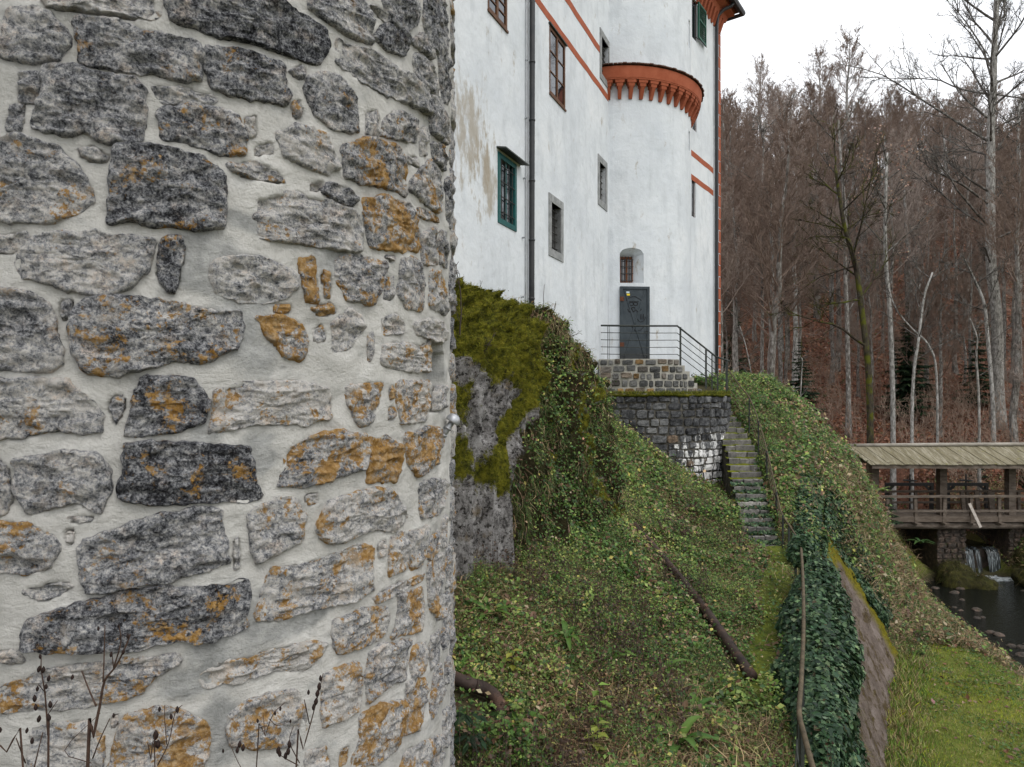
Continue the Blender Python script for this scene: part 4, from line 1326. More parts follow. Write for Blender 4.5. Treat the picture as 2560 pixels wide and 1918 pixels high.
qs = lambda s, z_, d: qw(s / QR, z_, d)
a0, a1 = R_(-30) * QR, R_(100) * QR
sa = np.linspace(a0, a1 + .8, 50)
mb = MB(); mb.add(np.concatenate([qs(sa, np.full(50, -3.6), np.zeros(50)), qs(sa, np.full(50, .03), np.zeros(50))]), [(j, j + 1, j + 51, j + 50) for j in range(49)])
mb.build("wall_core", M['oldmortar'], terrace, True)
rr = random.Random(21)
z_ = .02; cnt = 0
rows = [.22, .16, .23, .23, .20, .21, .20, .20, .22, .19, .20, .2, .2, .2]
for ri, hh in enumerate(rows):
    s = a0 + rr.uniform(0, .15)
    while s < a1:
        w_ = rr.choice([.17, .22, .27, .33, .42]) * rr.uniform(.9, 1.1) if ri else rr.uniform(.22, .34)
        pm_ = qs(np.array([s + w_ / 2]), np.array([z_ - hh / 2]), np.array([0.]))[0]
        if z_ > ground(pm_[0], pm_[1], False) - .15 and cnt < 300:
            V, f = block(s, s + w_ - rr.uniform(.014, .03), z_ - hh + rr.uniform(.006, .03) + .022 * math.sin(s * 2.3 + (ri + 1) * 1.7), z_ + rr.uniform(-.02, .008) + .022 * math.sin(s * 2.3 + ri * 1.7), rr.uniform(.02, .06), cnt + 5, qs, 5, .022)
            o = add_mesh("stone", V, f, M['squared'], terrace, False)
            lowleft = 1 if (ri > 2 and s < .5) else 0
            o["tone"] = rr.uniform(.05, .6) + .2 * lowleft; o["ochre"] = float(rr.random() < .06) * .5
            cnt += 1
        s += w_
    z_ -= hh
# moss-grown ledge on top
ph = np.linspace(R_(-32), R_(115), 120)
rad = np.array([-.75, -.4, -.2, -.06, .02, .05, .03])
PP, RR2 = np.meshgrid(ph, rad, indexing='ij')
zq = .045 + .035 * fbm(np.c_[PP.ravel() * 3, RR2.ravel(), 0 * PP.ravel()], 5, 3, .6, 4) - np.where(RR2.ravel() > .04, .07, 0)
V = qw(PP.ravel(), zq, RR2.ravel())
ii = (np.arange(119)[:, None] * 7 + np.arange(6)[None]).ravel()
add_mesh("moss_ledge", V, np.c_[ii, ii + 7, ii + 8, ii + 1], M['moss'], terrace, True)

# landing of coloured rubble under the door, stepping down on the right
landing = thing("door_landing", (3.4, 19.5, 0), "low rubble landing of grey and ochre stones directly under the steel door", "landing")
LR = 2.28
steps_ = [(-27, 31, 1.0), (31, 36.5, .84), (36.5, 42, .68), (42, 47.5, .52), (47.5, 53, .36), (53, 60, .2)]
ls = lambda s, z_, d: qw(s / LR, z_, d, LR)
mb = MB()
for a, b, zt in steps_:
    pp = np.radians(np.linspace(a, b, 8))
    A_ = [ls(np.array([p * LR]), np.array([zt]), np.array([0.]))[0] for p in pp]
    B_ = [v - np.array([0, 0, zt]) for v in A_]
    I_ = [np.array([QC[0] + .5 * math.sin(p), QC[1] - .5 * math.cos(p), zt]) for p in pp]
    n_ = len(pp)
    mb.add(A_ + B_ + I_, [(j, j + 1, n_ + j + 1, n_ + j) for j in range(n_ - 1)] + [(j, 2 * n_ + j, 2 * n_ + j + 1, j + 1) for j in range(n_ - 1)]
           + [(0, n_, 2 * n_), (n_ - 1, 2 * n_ - 1, 3 * n_ - 1)])
mb.build("core", M['oldmortar'], landing)
rr = random.Random(4)
g = G("rubble_mix", .93, .15)
sval = g.math('ADD', g.math('MULTIPLY', g.noise(9, 8, .75), .8), g.math('ADD', g.math('MULTIPLY', g.attr("tone", 'OBJECT', "Fac"), .4), g.math('MULTIPLY', g.noise(45, 5, .7), .25)))
c = g.ramp(g.math('MULTIPLY', sval, .68), [(.3, (.03, .03, .03)), (.45, (.09, .09, .088)), (.6, (.19, .185, .175)), (.8, (.40, .39, .37))])
c = g.mix(g.math('MULTIPLY', g.attr("ochre", 'OBJECT', "Fac"), .85), c, g.mix(1.0, c, (2.1, 1.25, .5), 'MULTIPLY'))
M['rubble'] = g.done(c, g.bump(g.noise(22, 7, .7), .9, .02))
M['rubble_mortar'] = simple("landing_mortar", (.20, .19, .16), (.45, .43, .38), 6, .95, .5, 40)
landing.children[0].data.materials[0] = M['rubble_mortar']
zlo = .05; k = 0
for hh in (.20, .21, .19, .20, .17):
    s = R_(-26) * LR
    while s < R_(59) * LR:
        w_ = rr.uniform(.15, .36)
        zt = [q_[2] for q_ in steps_ if q_[0] <= math.degrees((s + w_ / 2) / LR) <= q_[1] + .1]
        if zt and zlo + hh <= zt[0] + .06:
            dz = rr.uniform(-.02, .02)
            V, f = block(s, s + w_ - rr.uniform(.03, .05), zlo + dz, min(zlo + hh - .035 + dz, zt[0]), rr.uniform(.02, .04), 900 + k, ls, 5, .011)
            o = add_mesh("stone", V, f, M['rubble'], landing)
            o["tone"] = rr.uniform(0, .75); o["ochre"] = rr.choice([0, 0, 0, 0, .15, .3, 1.0])
            k += 1
        s += w_
    zlo += hh

# ------------------------------------------------------------------ stone stairs beside the terrace
stairs = thing("stone_stairs", (6, 18, -2), "steep mossy stone stairs climbing along the right side of the terrace", "stairs")
NS = 21
sy = np.linspace(15.55, 20.9, NS); szv = np.linspace(-3.27, -.30, NS)
sxr = np.interp(sy, [15.5, 17, 18.9, 20, 21], [5.86, 6.12, 6.52, 6.5, 6.4])
swd = np.interp(sy, [15.5, 16.9, 18.4, 21], [.78, .74, .78, .8])
mst = MB()
for k in range(NS):
    x1 = sxr[k]; x0 = x1 - swd[k]
    zt, zb, y = szv[k], szv[k] - .30, sy[k]
    nst = rr.choice([2, 2, 3])
    cut = [0] + sorted(rr.uniform(.28, .72) if nst == 2 else (.33 + .34 * j + rr.uniform(-.06, .06)) for j in range(nst - 1)) + [1]
    for a, b in zip(cut[:-1], cut[1:]):
        xa, xb = x0 + (x1 - x0) * a + .006, x0 + (x1 - x0) * b - .006
        n = 4
        r = np.random.default_rng(400 + k * 5 + int(a * 10))
        dd = y + r.uniform(-.03, .02); tt = zt - .012 + r.uniform(-.012, .012)
        V = []
        for zz_ in (0, 1):
            for j in range(n):
                V.append((xa + (xb - xa) * j / (n - 1), dd + r.normal(0, .012) + .02 * (1 - zz_), (tt if zz_ else tt - .145) + r.normal(0, .008)))
        for j in range(n):
            V.append((xa + (xb - xa) * j / (n - 1), dd + .04, tt + .012 + r.normal(0, .006)))
        for j in range(n):
            V.append((xa + (xb - xa) * j / (n - 1), dd + .30, tt - .0 + r.normal(0, .006)))
        f = [(rw * n + j, rw * n + j + 1, rw * n + n + j + 1, rw * n + n + j) for rw in range(3) for j in range(n - 1)]
        o = add_mesh("stone", V, f, M['rubble'], stairs)
        o["tone"] = rr.uniform(.6, 1.0) if k != 5 else 1.4; o["ochre"] = .05
    # moss on the tread against the next riser
    r = np.random.default_rng(k)
    nn = 9
    V = []
    for j in range(nn):
        x = x0 - .02 + (x1 - x0 + .04) * j / (nn - 1)
        mm = r.uniform(0, 1) ** 1.2
        V += [(x, y + .06 + .16 * mm, zt - .012), (x, y + .17 + .06 * mm, zt + .012 - .03 * mm), (x, y + .30, zt + .028 - .02 * mm)]
    o_ = len(mst.V)
    mst.add(V, [(j * 3 + i, j * 3 + 3 + i, j * 3 + 4 + i, j * 3 + 1 + i) for j in range(nn - 1) for i in range(2)])
g = G("step_moss", .97, .08)
M['stepmoss'] = g.done(g.ramp(g.noise(9, 7, .72), [(.3, (.035, .04, .008)), (.45, (.10, .12, .012)), (.62, (.19, .2, .015)), (.78, (.09, .08, .03))]), g.bump(g.noise(40, 6, .7), 1, .02))
mst.build("tread_moss", M['stepmoss'], stairs, True)
mb = MB()
for k in range(NS):
    mb.box((sxr[k] - swd[k] + .03, sy[k] + .06, szv[k] - 1.0), (swd[k] - .06, 0, 0), (0, .4, 0), (0, 0, .93))
mb.build("stair_core", M['oldmortar'], stairs)

# ------------------------------------------------------------------ railings
def smooth_line(P, n=6):
    P = np.asarray(P, float)
    Q = np.vstack([2 * P[0] - P[1], P, 2 * P[-1] - P[-2]])
    out = []
    for i in range(1, len(Q) - 2):
        for t in np.linspace(0, 1, n, endpoint=False):
            out.append(.5 * ((2 * Q[i]) + (Q[i + 1] - Q[i - 1]) * t + (2 * Q[i - 1] - 5 * Q[i] + 4 * Q[i + 1] - Q[i + 2]) * t * t + (3 * Q[i] - Q[i - 1] - 3 * Q[i + 1] + Q[i + 2]) * t ** 3))
    out.append(P[-1])
    return np.array(out)
rail1 = thing("landing_railing", (3.4, 19.3, 1), "dark iron railing of five rails round the landing at the steel door", "railing")
top1 = [px(1502, 814, 19.45), px(1600, 815, 19.25), px(1693, 815, 19.5), px(1790, 892, 20.35), px(1823, 903, 20.65)]
q = MB(); q.tube(top1, .026, 8); q.build("handrail", M['railing'], rail1)
for k in range(1, 5):
    q = MB(); q.tube([p_ - np.array([0, 0, .195 * k]) for p_ in top1], .011, 6); q.build("rail", M['railing'], rail1)
for (x, yt, yb, Y, w_) in ((1519, 815, 905, 19.4, .012), (1523, 815, 905, 19.42, .012), (1701, 818, 922, 19.58, .045), (1765, 872, 972, 20.05, .045), (1780, 886, 975, 20.25, .03), (1817, 903, 986, 20.6, .05), (1794, 893, 983, 20.4, .03)):
    q = MB(); q.bar(px(x, yt, Y), px(x, yb, Y), w_, w_, (0, 1, 0)); q.build("post", M['railing'], rail1)
rail2 = thing("stair_railing", (6.2, 18, -2), "rusty green handrail curving down the stone stairs and on along the footpath", "railing")
sp = [(1824, 930, 21.2), (1850, 965, 20.4), (1873, 994, 19.8), (1896, 1052, 18.9), (1917, 1125, 17.9), (1941, 1230, 16.6), (1953, 1280, 15.9), (1976, 1318, 14.2), (2002, 1357, 12.4)]
topl = smooth_line([px(*p_) for p_ in sp])
q = MB(); q.tube(topl, .018, 7); q.build("handrail", M['rail_moss'], rail2, True)
topc = smooth_line([px(*p_) for p_ in sp[:7]])
for k in range(1, 5):
    q = MB(); q.tube(topc - np.array([0, 0, .17 * k]), .009, 5); q.build("rail", M['rail_moss'], rail2, True)
for (x, yt, yb, Y, w_) in ((1873, 995, 1078, 19.7, .03), (1896, 1052, 1142, 18.8, .03), (1917, 1128, 1228, 17.8, .035), (1941, 1230, 1330, 16.5, .035), (1957, 1288, 1384, 15.3, .035), (1972, 1312, 1410, 14.4, .035), (1989, 1340, 1440, 13.2, .035)):
    b_q = px(x, yb, Y); b_q[2] = min(b_q[2], ground(b_q[0], b_q[1], False) - .03) if Y < 16 else b_q[2] - .06
    q = MB(); q.bar(px(x, yt, Y), b_q, w_, w_, (0, 1, 0)); q.build("post", M['railing'], rail2)
low = smooth_line([px(*p_) for p_ in ((2002, 1357, 12.4), (2007, 1440, 10.05), (2009, 1560, 7.94), (2003, 1700, 6.4), (1998, 1780, 5.75), (2010, 1835, 5.38), (2032, 1918, 4.87), (2060, 1990, 4.5))])
q = MB(); q.tube(low, .021, 8); q.build("handrail", M['rail_moss'], rail2, True)
for k in (1, 2):
    q = MB(); q.tube(low - np.array([.02 * k, 0, .30 * k]), .008, 5); q.build("rail", M['railing'], rail2, True)
for i in (4, 10, 16, 22, 28, 36):
    p_ = low[min(i, len(low) - 1)]
    q = MB(); q.bar(p_, np.array([p_[0], p_[1], ground(p_[0], p_[1], False) - .1]), .03, .03, (0, 1, 0)); q.build("post", M['railing'], rail2)

# ------------------------------------------------------------------ battered retaining wall below the path
rw_ = thing("retaining_wall", (5, 10, -6), "leaning grey-brown retaining wall with yellow moss below the footpath, half under ivy", "retaining wall")
g = G("retaining_render", .95, .12)
c = g.ramp(g.noise(2.2, 7, .65), [(.3, (.09, .07, .056)), (.5, (.17, .135, .115)), (.72, (.27, .225, .20))])
st = g.noise(3.0, 9, .74)
c = g.mix(g.thr(st, .47, .60), c, g.ramp(g.noise(16, 6, .7), [(.3, (.035, .025, .015)), (.55, (.085, .06, .03)), (.75, (.15, .14, .02))]))
c = g.mix(g.thr(g.attr("Col"), .3, .75), c, g.ramp(g.noise(12, 6, .7), [(.3, (.06, .05, .008)), (.6, (.19, .165, .012)), (.8, (.25, .2, .02))]))
M['retaining'] = g.done(g.mix(g.math('MULTIPLY', g.thr(g.noise(45, 6, .75), .5, .65), .5), c, g.mix(1.0, c, (.35, .33, .3), 'MULTIPLY')), g.bump(g.noise(18, 8, .75), 1, .05))
yy = np.arange(4.2, 16.3, .05); vv = np.linspace(0, 1, 64)
YG, VG = np.meshgrid(yy, vv, indexing='ij')
tx, bx = xtop(YG) + .02, xbot(YG) + .14
XG = tx + (bx - tx) * VG
ztop = ground(xtop(yy) - .15, yy, False)[:, None]
ZG = ztop + .05 + (-6.25 - ztop) * VG
qn = np.c_[XG.ravel(), YG.ravel(), ZG.ravel()]
dsp = (.12 * fbm(qn, 1.1, 4, .5, 51) + .06 * fbm(qn, 4, 3, .6, 52) + .035 * fbm(qn, 11, 3, .6, 53, True)).reshape(XG.shape)
XG = XG + dsp
mossy = np.clip(1.25 - 5 * VG + .5 * fbm(qn, 2, 3, .6, 55).reshape(XG.shape), 0, 1) + np.clip(1 - (16.2 - YG) / .7, 0, 1) * .9
wvv = np.c_[XG.ravel(), YG.ravel(), ZG.ravel()]
m_ = len(vv)
ii = (np.arange(len(yy) - 1)[:, None] * m_ + np.arange(m_ - 1)[None]).ravel()
add_mesh("wall_face", wvv, np.c_[ii, ii + 1, ii + m_ + 1, ii + m_], M['retaining'], rw_, True, np.repeat(np.clip(mossy, 0, 1).ravel()[:, None], 3, 1))
# far end of the wall
e_ = []
for v_ in vv:
    i = len(yy) - 1
    j = int(round(v_ * (m_ - 1)))
    e_ += [(XG[i, j], YG[i, j], ZG[i, j]), (XG[i, j] - 1.0, YG[i, j] + 1.2, ZG[i, j])]
add_mesh("wall_end", e_, [(2 * j, 2 * j + 1, 2 * j + 3, 2 * j + 2) for j in range(m_ - 1)], M['retaining'], rw_, True, np.zeros((len(e_), 3)) + .2)
# coping stones under the moss on the wall head
for k, y in enumerate(np.arange(4.6, 15.9, .62)):
    y1 = y + .60
    V = []
    r = np.random.default_rng(k)
    for yv in (y, (y + y1) / 2, y1):
        t_ = float(xtop(yv)); zt = float(ground(np.array([t_ - .15]), np.array([yv]), False)[0])
        V += [(t_ - .32, yv, zt - .05), (t_ - .30, yv, zt + .07 + r.normal(0, .01)), (t_ + .06 + r.normal(0, .015), yv, zt + .06 + r.normal(0, .01)), (t_ + .10 + r.normal(0, .015), yv, zt - .14)]
    f = [(i * 4 + j, i * 4 + j + 1, i * 4 + j + 5, i * 4 + j + 4) for i in range(2) for j in range(3)] + [(0, 1, 2, 3), (11, 10, 9, 8)]
    add_mesh("coping_stone", V, f, M['moss'], rw_)

# ------------------------------------------------------------------ mossy rock outcrop under the castle front
g = G("outcrop_rock", .95, .15)
rk = g.ramp(g.math('ADD', g.math('MULTIPLY', g.noise(5, 7, .7, g.scaled((1.3, 1.3, .8)), .6), .72), g.math('MULTIPLY', g.noise(30, 4, .7), .28)), [(.34, (.015, .013, .012)), (.42, (.12, .112, .108)), (.50, (.33, .315, .305)), (.62, (.58, .56, .55))])
rk = g.mix(g.math('MULTIPLY', g.thr(g.noise(3, 7, .7), .55, .68), .6), rk, (.2, .13, .04))
ms = g.ramp(g.noise(9, 8, .78), [(.34, (.018, .02, .004)), (.43, (.07, .075, .010)), (.53, (.19, .185, .018)), (.68, (.32, .28, .035))])
erd = g.ramp(g.noise(6, 7, .7), [(.3, (.02, .016, .008)), (.6, (.055, .048, .02)), (.8, (.09, .07, .035))])
mcol = g.attr("Col")
sep = g.node("ShaderNodeSeparateColor"); g.put(sep.inputs[0], mcol)
fine = g.math('MULTIPLY', g.math('SUBTRACT', g.noise(6.5, 9, .82), .5), 3.4)
pit_shade = g.thr(g.noise(13, 7, .72), .40, .47)  # shade of small hollows painted into the rock colour to suggest relief
rk = g.mix(pit_shade, g.mix(1.0, rk, (.16, .15, .14), 'MULTIPLY'), rk)
c = g.mix(g.thr(g.math('ADD', sep.outputs[0], fine), .40, .62), rk, ms)
c = g.mix(g.thr(g.math('ADD', sep.outputs[1], fine), .42, .58), c, erd)
nm = g.bump(g.noise(9, 9, .75), 1, .10)
M['outcrop'] = g.done(c, g.bump(g.noise(30, 7, .75), 1, .04, nm))
OY = [8.6, 10, 11, 11.8, 13.5, 14.66, 16.1, 17.0, 17.7, 18.9, 19.5]
OTOP = [1.6, 1.6, 1.6, 1.57, 1.52, 1.50, 1.28, .9, .42, -.12, -.3]
OW = [.7, .95, 1.15, 1.3, 1.55, 1.62, 1.35, .95, .6, .2, .1]
nu_, nv_ = 330, 190
yo = np.linspace(8.6, 19.4, nu_)
sv = np.linspace(0, 1, nv_)
YO, SV = np.meshgrid(yo, sv, indexing='ij')
W_ = np.interp(YO, OY, OW); TZ = np.interp(YO, OY, OTOP)
fx = FX0 + FK * YO
foot_x, foot_y = fx + FN[0] * (W_ + .15), YO + FN[1] * (W_ + .15)
GZ = ground(foot_x, foot_y, False) - .35
steep = np.interp(YO, [9, 12.0, 13.5, 14.7, 18], [.40, .50, .9, 1.3, 1.7])
dd_ = np.sin(SV * np.pi / 2) ** np.interp(YO, [9, 12, 13.5, 14.7, 18], [.85, .85, 1.0, 1.3, 1.6])
hz = np.cos(SV * np.pi / 2) ** (steep)
q3 = np.c_[(YO * 1.0).ravel(), (SV * 3.2).ravel(), np.zeros(YO.size)]
big = (.26 * fbm(q3, .7, 3, .5, 61) + .24 * fbm(q3 * np.array([1.3, 1.0, 1]), 1.5, 4, .6, 62, True) + .13 * fbm(q3 * np.array([1.2, .8, 1]), 4, 4, .62, 63, True)).reshape(YO.shape)
edge = sstep(SV / .12)
far_ = sstep((YO - 12.2) / .8)
lump = np.abs(fbm(q3, 2.3, 3, .5, 68)).reshape(YO.shape)
crag = fbm(q3 * np.array([1.6, .7, 1]), 3.2, 4, .65, 69, True).reshape(YO.shape)
crag2 = fbm(q3 * np.array([1, 1.0, 1]), 6.5, 2, .6, 70, True).reshape(YO.shape)
big = big * (1 + .9 * far_) - .14 * far_ + (1 - far_) * (.22 * crag + .05 * crag2) + (.22 + .34 * far_) * (lump - .2) * sstep((1.5 - SV * 1.6) / .5)
dist = W_ * dd_ + big * edge
XO, YO2 = fx + FN[0] * dist, YO + FN[1] * dist
ZO = GZ + (TZ - GZ) * hz + .5 * big * edge
along = (YO - 8.6)
n2_ = fbm(q3, .9, 4, .6, 65).reshape(YO.shape)
n4_ = fbm(q3, 1.9, 3, .55, 67).reshape(YO.shape)
# living moss cover on the shoulder; bare rock low on the near end; earth and plants beyond
ebd = 12.55 - 1.75 * sstep((.95 - ZO) / 2.0)
mossm = sstep((14.0 - YO) / .8 + .3 * n2_) * sstep((ZO + .30 + .5 * (YO - 11.2) + .95 * n2_) / .35)
mossm = np.maximum(mossm, .75 * sstep((n4_ - .10) / .2) * (YO > 12.4))
mossm = np.maximum(mossm, sstep((.42 - np.abs(YO - ebd + .15) + .3 * n2_) / .2) * sstep((ZO + 1.5 + n2_) / .4))
mossm = np.maximum(mossm, .9 * sstep((n2_ - .04) / .22) * (YO < 13.2) * sstep((ZO + 1.3) / .3))
earth = sstep((YO - ebd + .5 * n2_) / .45)
earth = earth * (1 - .75 * sstep((n4_ - .12) / .2) * (YO > 12.4))
colo = np.stack([mossm, earth, 0 * earth], -1).reshape(-1, 3)
ov = np.c_[XO.ravel(), YO2.ravel(), ZO.ravel()]
ii = (np.arange(nu_ - 1)[:, None] * nv_ + np.arange(nv_ - 1)[None]).ravel()
of = np.c_[ii, ii + nv_, ii + nv_ + 1, ii + 1]
tag(add_mesh("rock_outcrop", ov, of, M['outcrop'], None, True, colo), "mossy grey rock outcrop under the castle wall", "rock", kind="structure")
e1 = ov.reshape(nu_, nv_, 3)
on_ = np.cross(np.gradient(e1, axis=0), np.gradient(e1, axis=1)).reshape(-1, 3)
on_ = unit(on_); on_ = np.where((on_ @ FN)[:, None] + on_[:, 2:3] > 0, on_, -on_)
# ------------------------------------------------------------------ covered footbridge over the weir
g = G("weathered_wood", .9, .15)
c = g.ramp(g.noise(9, 7, .7, g.scaled((.35, 1, 1))), [(.3, (.055, .042, .034)), (.5, (.13, .105, .085)), (.72, (.24, .205, .17))])
c = g.mix(g.math('MULTIPLY', g.objrand(), .5), c, (.10, .075, .055))
M['wood'] = g.done(c, g.bump(g.noise(40, 5, .7, g.scaled((.2, 1, 1))), .6, .01))
M['palewood'] = simple("pale_new_board", (.33, .29, .25), (.52, .47, .42), 12, .85, .3, 60)
g = G("roof_plank", .93, .12)
c = g.ramp(g.noise(4, 8, .72, g.scaled((2.2, .35, .35)), .4), [(.3, (.09, .078, .05)), (.5, (.19, .17, .115)), (.72, (.40, .365, .29))])
c = g.mix(g.math('MULTIPLY', g.objrand(), .45), c, (.17, .145, .09))
c = g.mix(g.thr(g.noise(6, 7, .75), .6, .68), c, (.20, .19, .035))
c = g.mix(g.thr(g.noise(25, 6, .75), .62, .7), c, (.5, .48, .42))
M['roofplank'] = g.done(c, g.bump(g.noise(30, 5, .7, g.scaled((2, .3, .3))), .8, .015))

M['ridge'] = simple("ridge_log_wood", (.16, .14, .115), (.40, .37, .32), 5, .9, .5, 40, stretch=(.4, 1, 1))
bridge = thing("covered_bridge", (18, 29.7, -5), "weathered wooden footbridge with a plank roof over the stream weir", "bridge")
EY, EZ, RY, RZ = 28.4, (HY - 1164) / F * 28.4, 29.7, (HY - 1117) / F * 29.7
X0, X1 = 14.35, 26.5
rr = random.Random(9)
x = X0
while x < X1:
    w_ = rr.uniform(.17, .25)
    for sgn, ye in ((1, EY), (-1, 2 * RY - EY)):
        dz = rr.uniform(0, .03); ex = rr.uniform(-.03, .03)
        a = np.array([x, ye + ex * sgn, EZ + dz]); b = np.array([x - .42, RY, RZ + dz + .0])
        q = MB(); q.box(a, (w_ - .008, 0, 0), b - a, (0, -.012 * sgn, .028)); q.build("roof_plank", M['roofplank'], bridge)
    x += w_
q = MB(); q.tube([(X0 - .62 + .02, RY - .04, RZ + .05), (17.5, RY - .05, RZ + .09), (21.5, RY - .03, RZ + .11), (X1, RY, RZ + .14)], .075, 8); q.build("ridge_log", M['ridge'], bridge, True)
for yb in (EY + .12, 2 * RY - EY - .12):
    q = MB(); q.box((X0 + .1, yb - .07, EZ - .13), (X1 - X0, 0, 0), (0, .14, 0), (0, 0, .14)); q.build("eaves_beam", M['wood'], bridge)
DZ = (HY - 1318) / F * 28.6
for xp in (15.15, 17.98, 20.85, 23.7):
    q = MB(); q.cbox((xp, RY, (EZ + DZ) / 2 + .1), .29, .29, EZ - DZ + .3); q.build("roof_post", M['wood'], bridge)
    q = MB(); q.box((xp - .08, EY + .1, EZ - .02), (.16, 0, 0), (0, 2 * (RY - EY) - .2, 0), (0, 0, .14)); q.build("tie_beam", M['wood'], bridge)
k = 0
yq = 28.45
while yq < 31.0:
    q = MB(); q.box((14.2, yq, -5.02 + rr.uniform(-.008, .008)), (12.5, 0, 0), (0, .235, 0), (0, 0, .05)); q.build("deck_board", M['wood'], bridge)
    yq += .245
q = MB(); q.box((14.2, 28.36, -5.04), (12.5, 0, 0), (0, .07, 0), (0, 0, .22)); q.build("kick_board", M['wood'], bridge)
for yb in (28.5, 30.5):
    q = MB(); q.tube([(14, yb + .1, -5.2), (18, yb + .1, -5.23), (22, yb + .1, -5.2), (27, yb + .1, -5.22)], .15, 8); q.build("carrying_beam", M['wood'], bridge, True)
ZF = (HY - 1240) / F * 28.5
for yr, zt, nm_ in ((28.33, ZF, 'front'), (30.85, (HY - 1229) / F * 30.85, 'rear')):
    q = MB(); q.box((14.3, yr - .05, zt - .05), (12.3, 0, .03), (0, .12, 0), (0, 0, .09)); q.build("top_rail", M['wood'], bridge)
    q = MB(); q.box((14.3, yr - .02, zt - (.63 if nm_ == 'front' else .52)), (12.3, 0, .02), (0, .06, 0), (0, 0, .085)); q.build("mid_rail", M['wood'], bridge)
    for k in range(11):
        xp = 14.9 + k * 1.115 + (0.08 if nm_ == 'front' else .35)
        q = MB(); q.box((xp, yr + (.01 if nm_ == 'front' else -.1), zt - 1.12), (.115, 0, 0), (0, .10, 0), (rr.uniform(-.03, .03), 0, 1.1)); q.build("rail_post", M['wood'], bridge)
        if nm_ == 'front':
            q = MB(); q.box((xp - .05, yr - .22, -5.13), (.2, 0, 0), (0, .5, 0), (0, 0, .07)); q.build("joist_end", M['wood'], bridge)
q = MB(); q.bar((18.20, 28.25, -4.28), (18.52, 28.05, -5.20), .11, .045, (0, 1, 0)); q.build("brace_board", M['palewood'], bridge)
for (xa, za, xb, zb_) in ((18.95, -4.0, 19.25, -5.0), (19.55, -4.0, 19.85, -5.0), (20.1, -3.98, 20.42, -5.0)):
    q = MB(); q.bar((xa, 29.9, za), (xb, 30.2, zb_), .16, .09, (0, 1, 0)); b_o = q.build("leaning_board", M['redwood' if False else 'wood'])
    tag(b_o, {18.95: "leftmost slanting board leaning inside the covered bridge", 19.55: "middle slanting board leaning inside the covered bridge", 20.1: "rightmost slanting board leaning inside the covered bridge"}[xa], "board", "boards leaning on the bridge")

# sluice gates with hand wheels behind the bridge
for (x0, x1, xs, lb) in ((16.65, 18.62, 17.66, "left black sluice gate frame with hand wheel behind the bridge"), (19.35, 21.05, 20.15, "right black sluice gate frame with hand wheel behind the bridge")):
    Y = 31.5
    zt = (HY - 1211) / F * Y
    sl = thing("sluice_gate", ((x0 + x1) / 2, Y, -6), lb, "sluice gate", "sluice gates at the weir")
    for xx in (x0, x1):
        q = MB(); q.cbox((xx, Y, (zt - 6.8) / 2), .13, .13, zt + 6.8); q.build("upright", M['iron'], sl)
        s_ = 1 if xx == x0 else -1
        q = MB(); q.bar((xx + s_ * .05, Y, zt - .28), (xx + s_ * .28, Y, zt - .06), .09, .07, (0, 1, 0)); q.build("knee_brace", M['iron'], sl)
    q = MB(); q.cbox(((x0 + x1) / 2, Y, zt), x1 - x0 + .14, .14, .13); q.build("head_beam", M['iron'], sl)
    q = MB(); q.tube([(xs, Y, zt - 1.6), (xs, Y, zt + .45)], .035, 8); q.build("spindle", M['iron'], sl)
    th = np.linspace(0, 2 * np.pi, 20)
    q = MB(); q.tube(np.c_[xs + .27 * np.cos(th), Y + .27 * np.sin(th), 0 * th + zt + .17], .018, 6); q.build("hand_wheel", M['iron'], sl, True)
    for a in range(3):
        q = MB(); q.tube([(xs - .27 * math.cos(a * 1.05), Y - .27 * math.sin(a * 1.05), zt + .17), (xs + .27 * math.cos(a * 1.05), Y + .27 * math.sin(a * 1.05), zt + .17)], .012, 5); q.build("spoke", M['iron'], sl)
    q = MB(); q.cbox(((x0 + x1) / 2, Y, -5.9), x1 - x0 - .16, .06, 1.0); q.build("gate_panel", M['wood'], sl)

# weir, piers, falling water
g = G("wet_rubble", .6, .35)
c = g.ramp(g.noise(5, 8, .75), [(.3, (.018, .014, .011)), (.5, (.06, .048, .038)), (.62, (.15, .10, .075)), (.78, (.36, .31, .27))])
c = g.mix(g.thr(g.noise(4, 7, .7), .56, .66), c, (.035, .04, .008))
M['wetrubble'] = g.done(c, g.bump(g.noise(16, 7, .75), 1, .05))
g = G("stream_moss", .9, .2)
M['wetmoss'] = g.done(g.ramp(g.noise(5, 8, .75), [(.35, (.012, .011, .005)), (.55, (.045, .042, .01)), (.75, (.09, .085, .015))]), g.bump(g.noise(22, 7, .7), 1, .05))

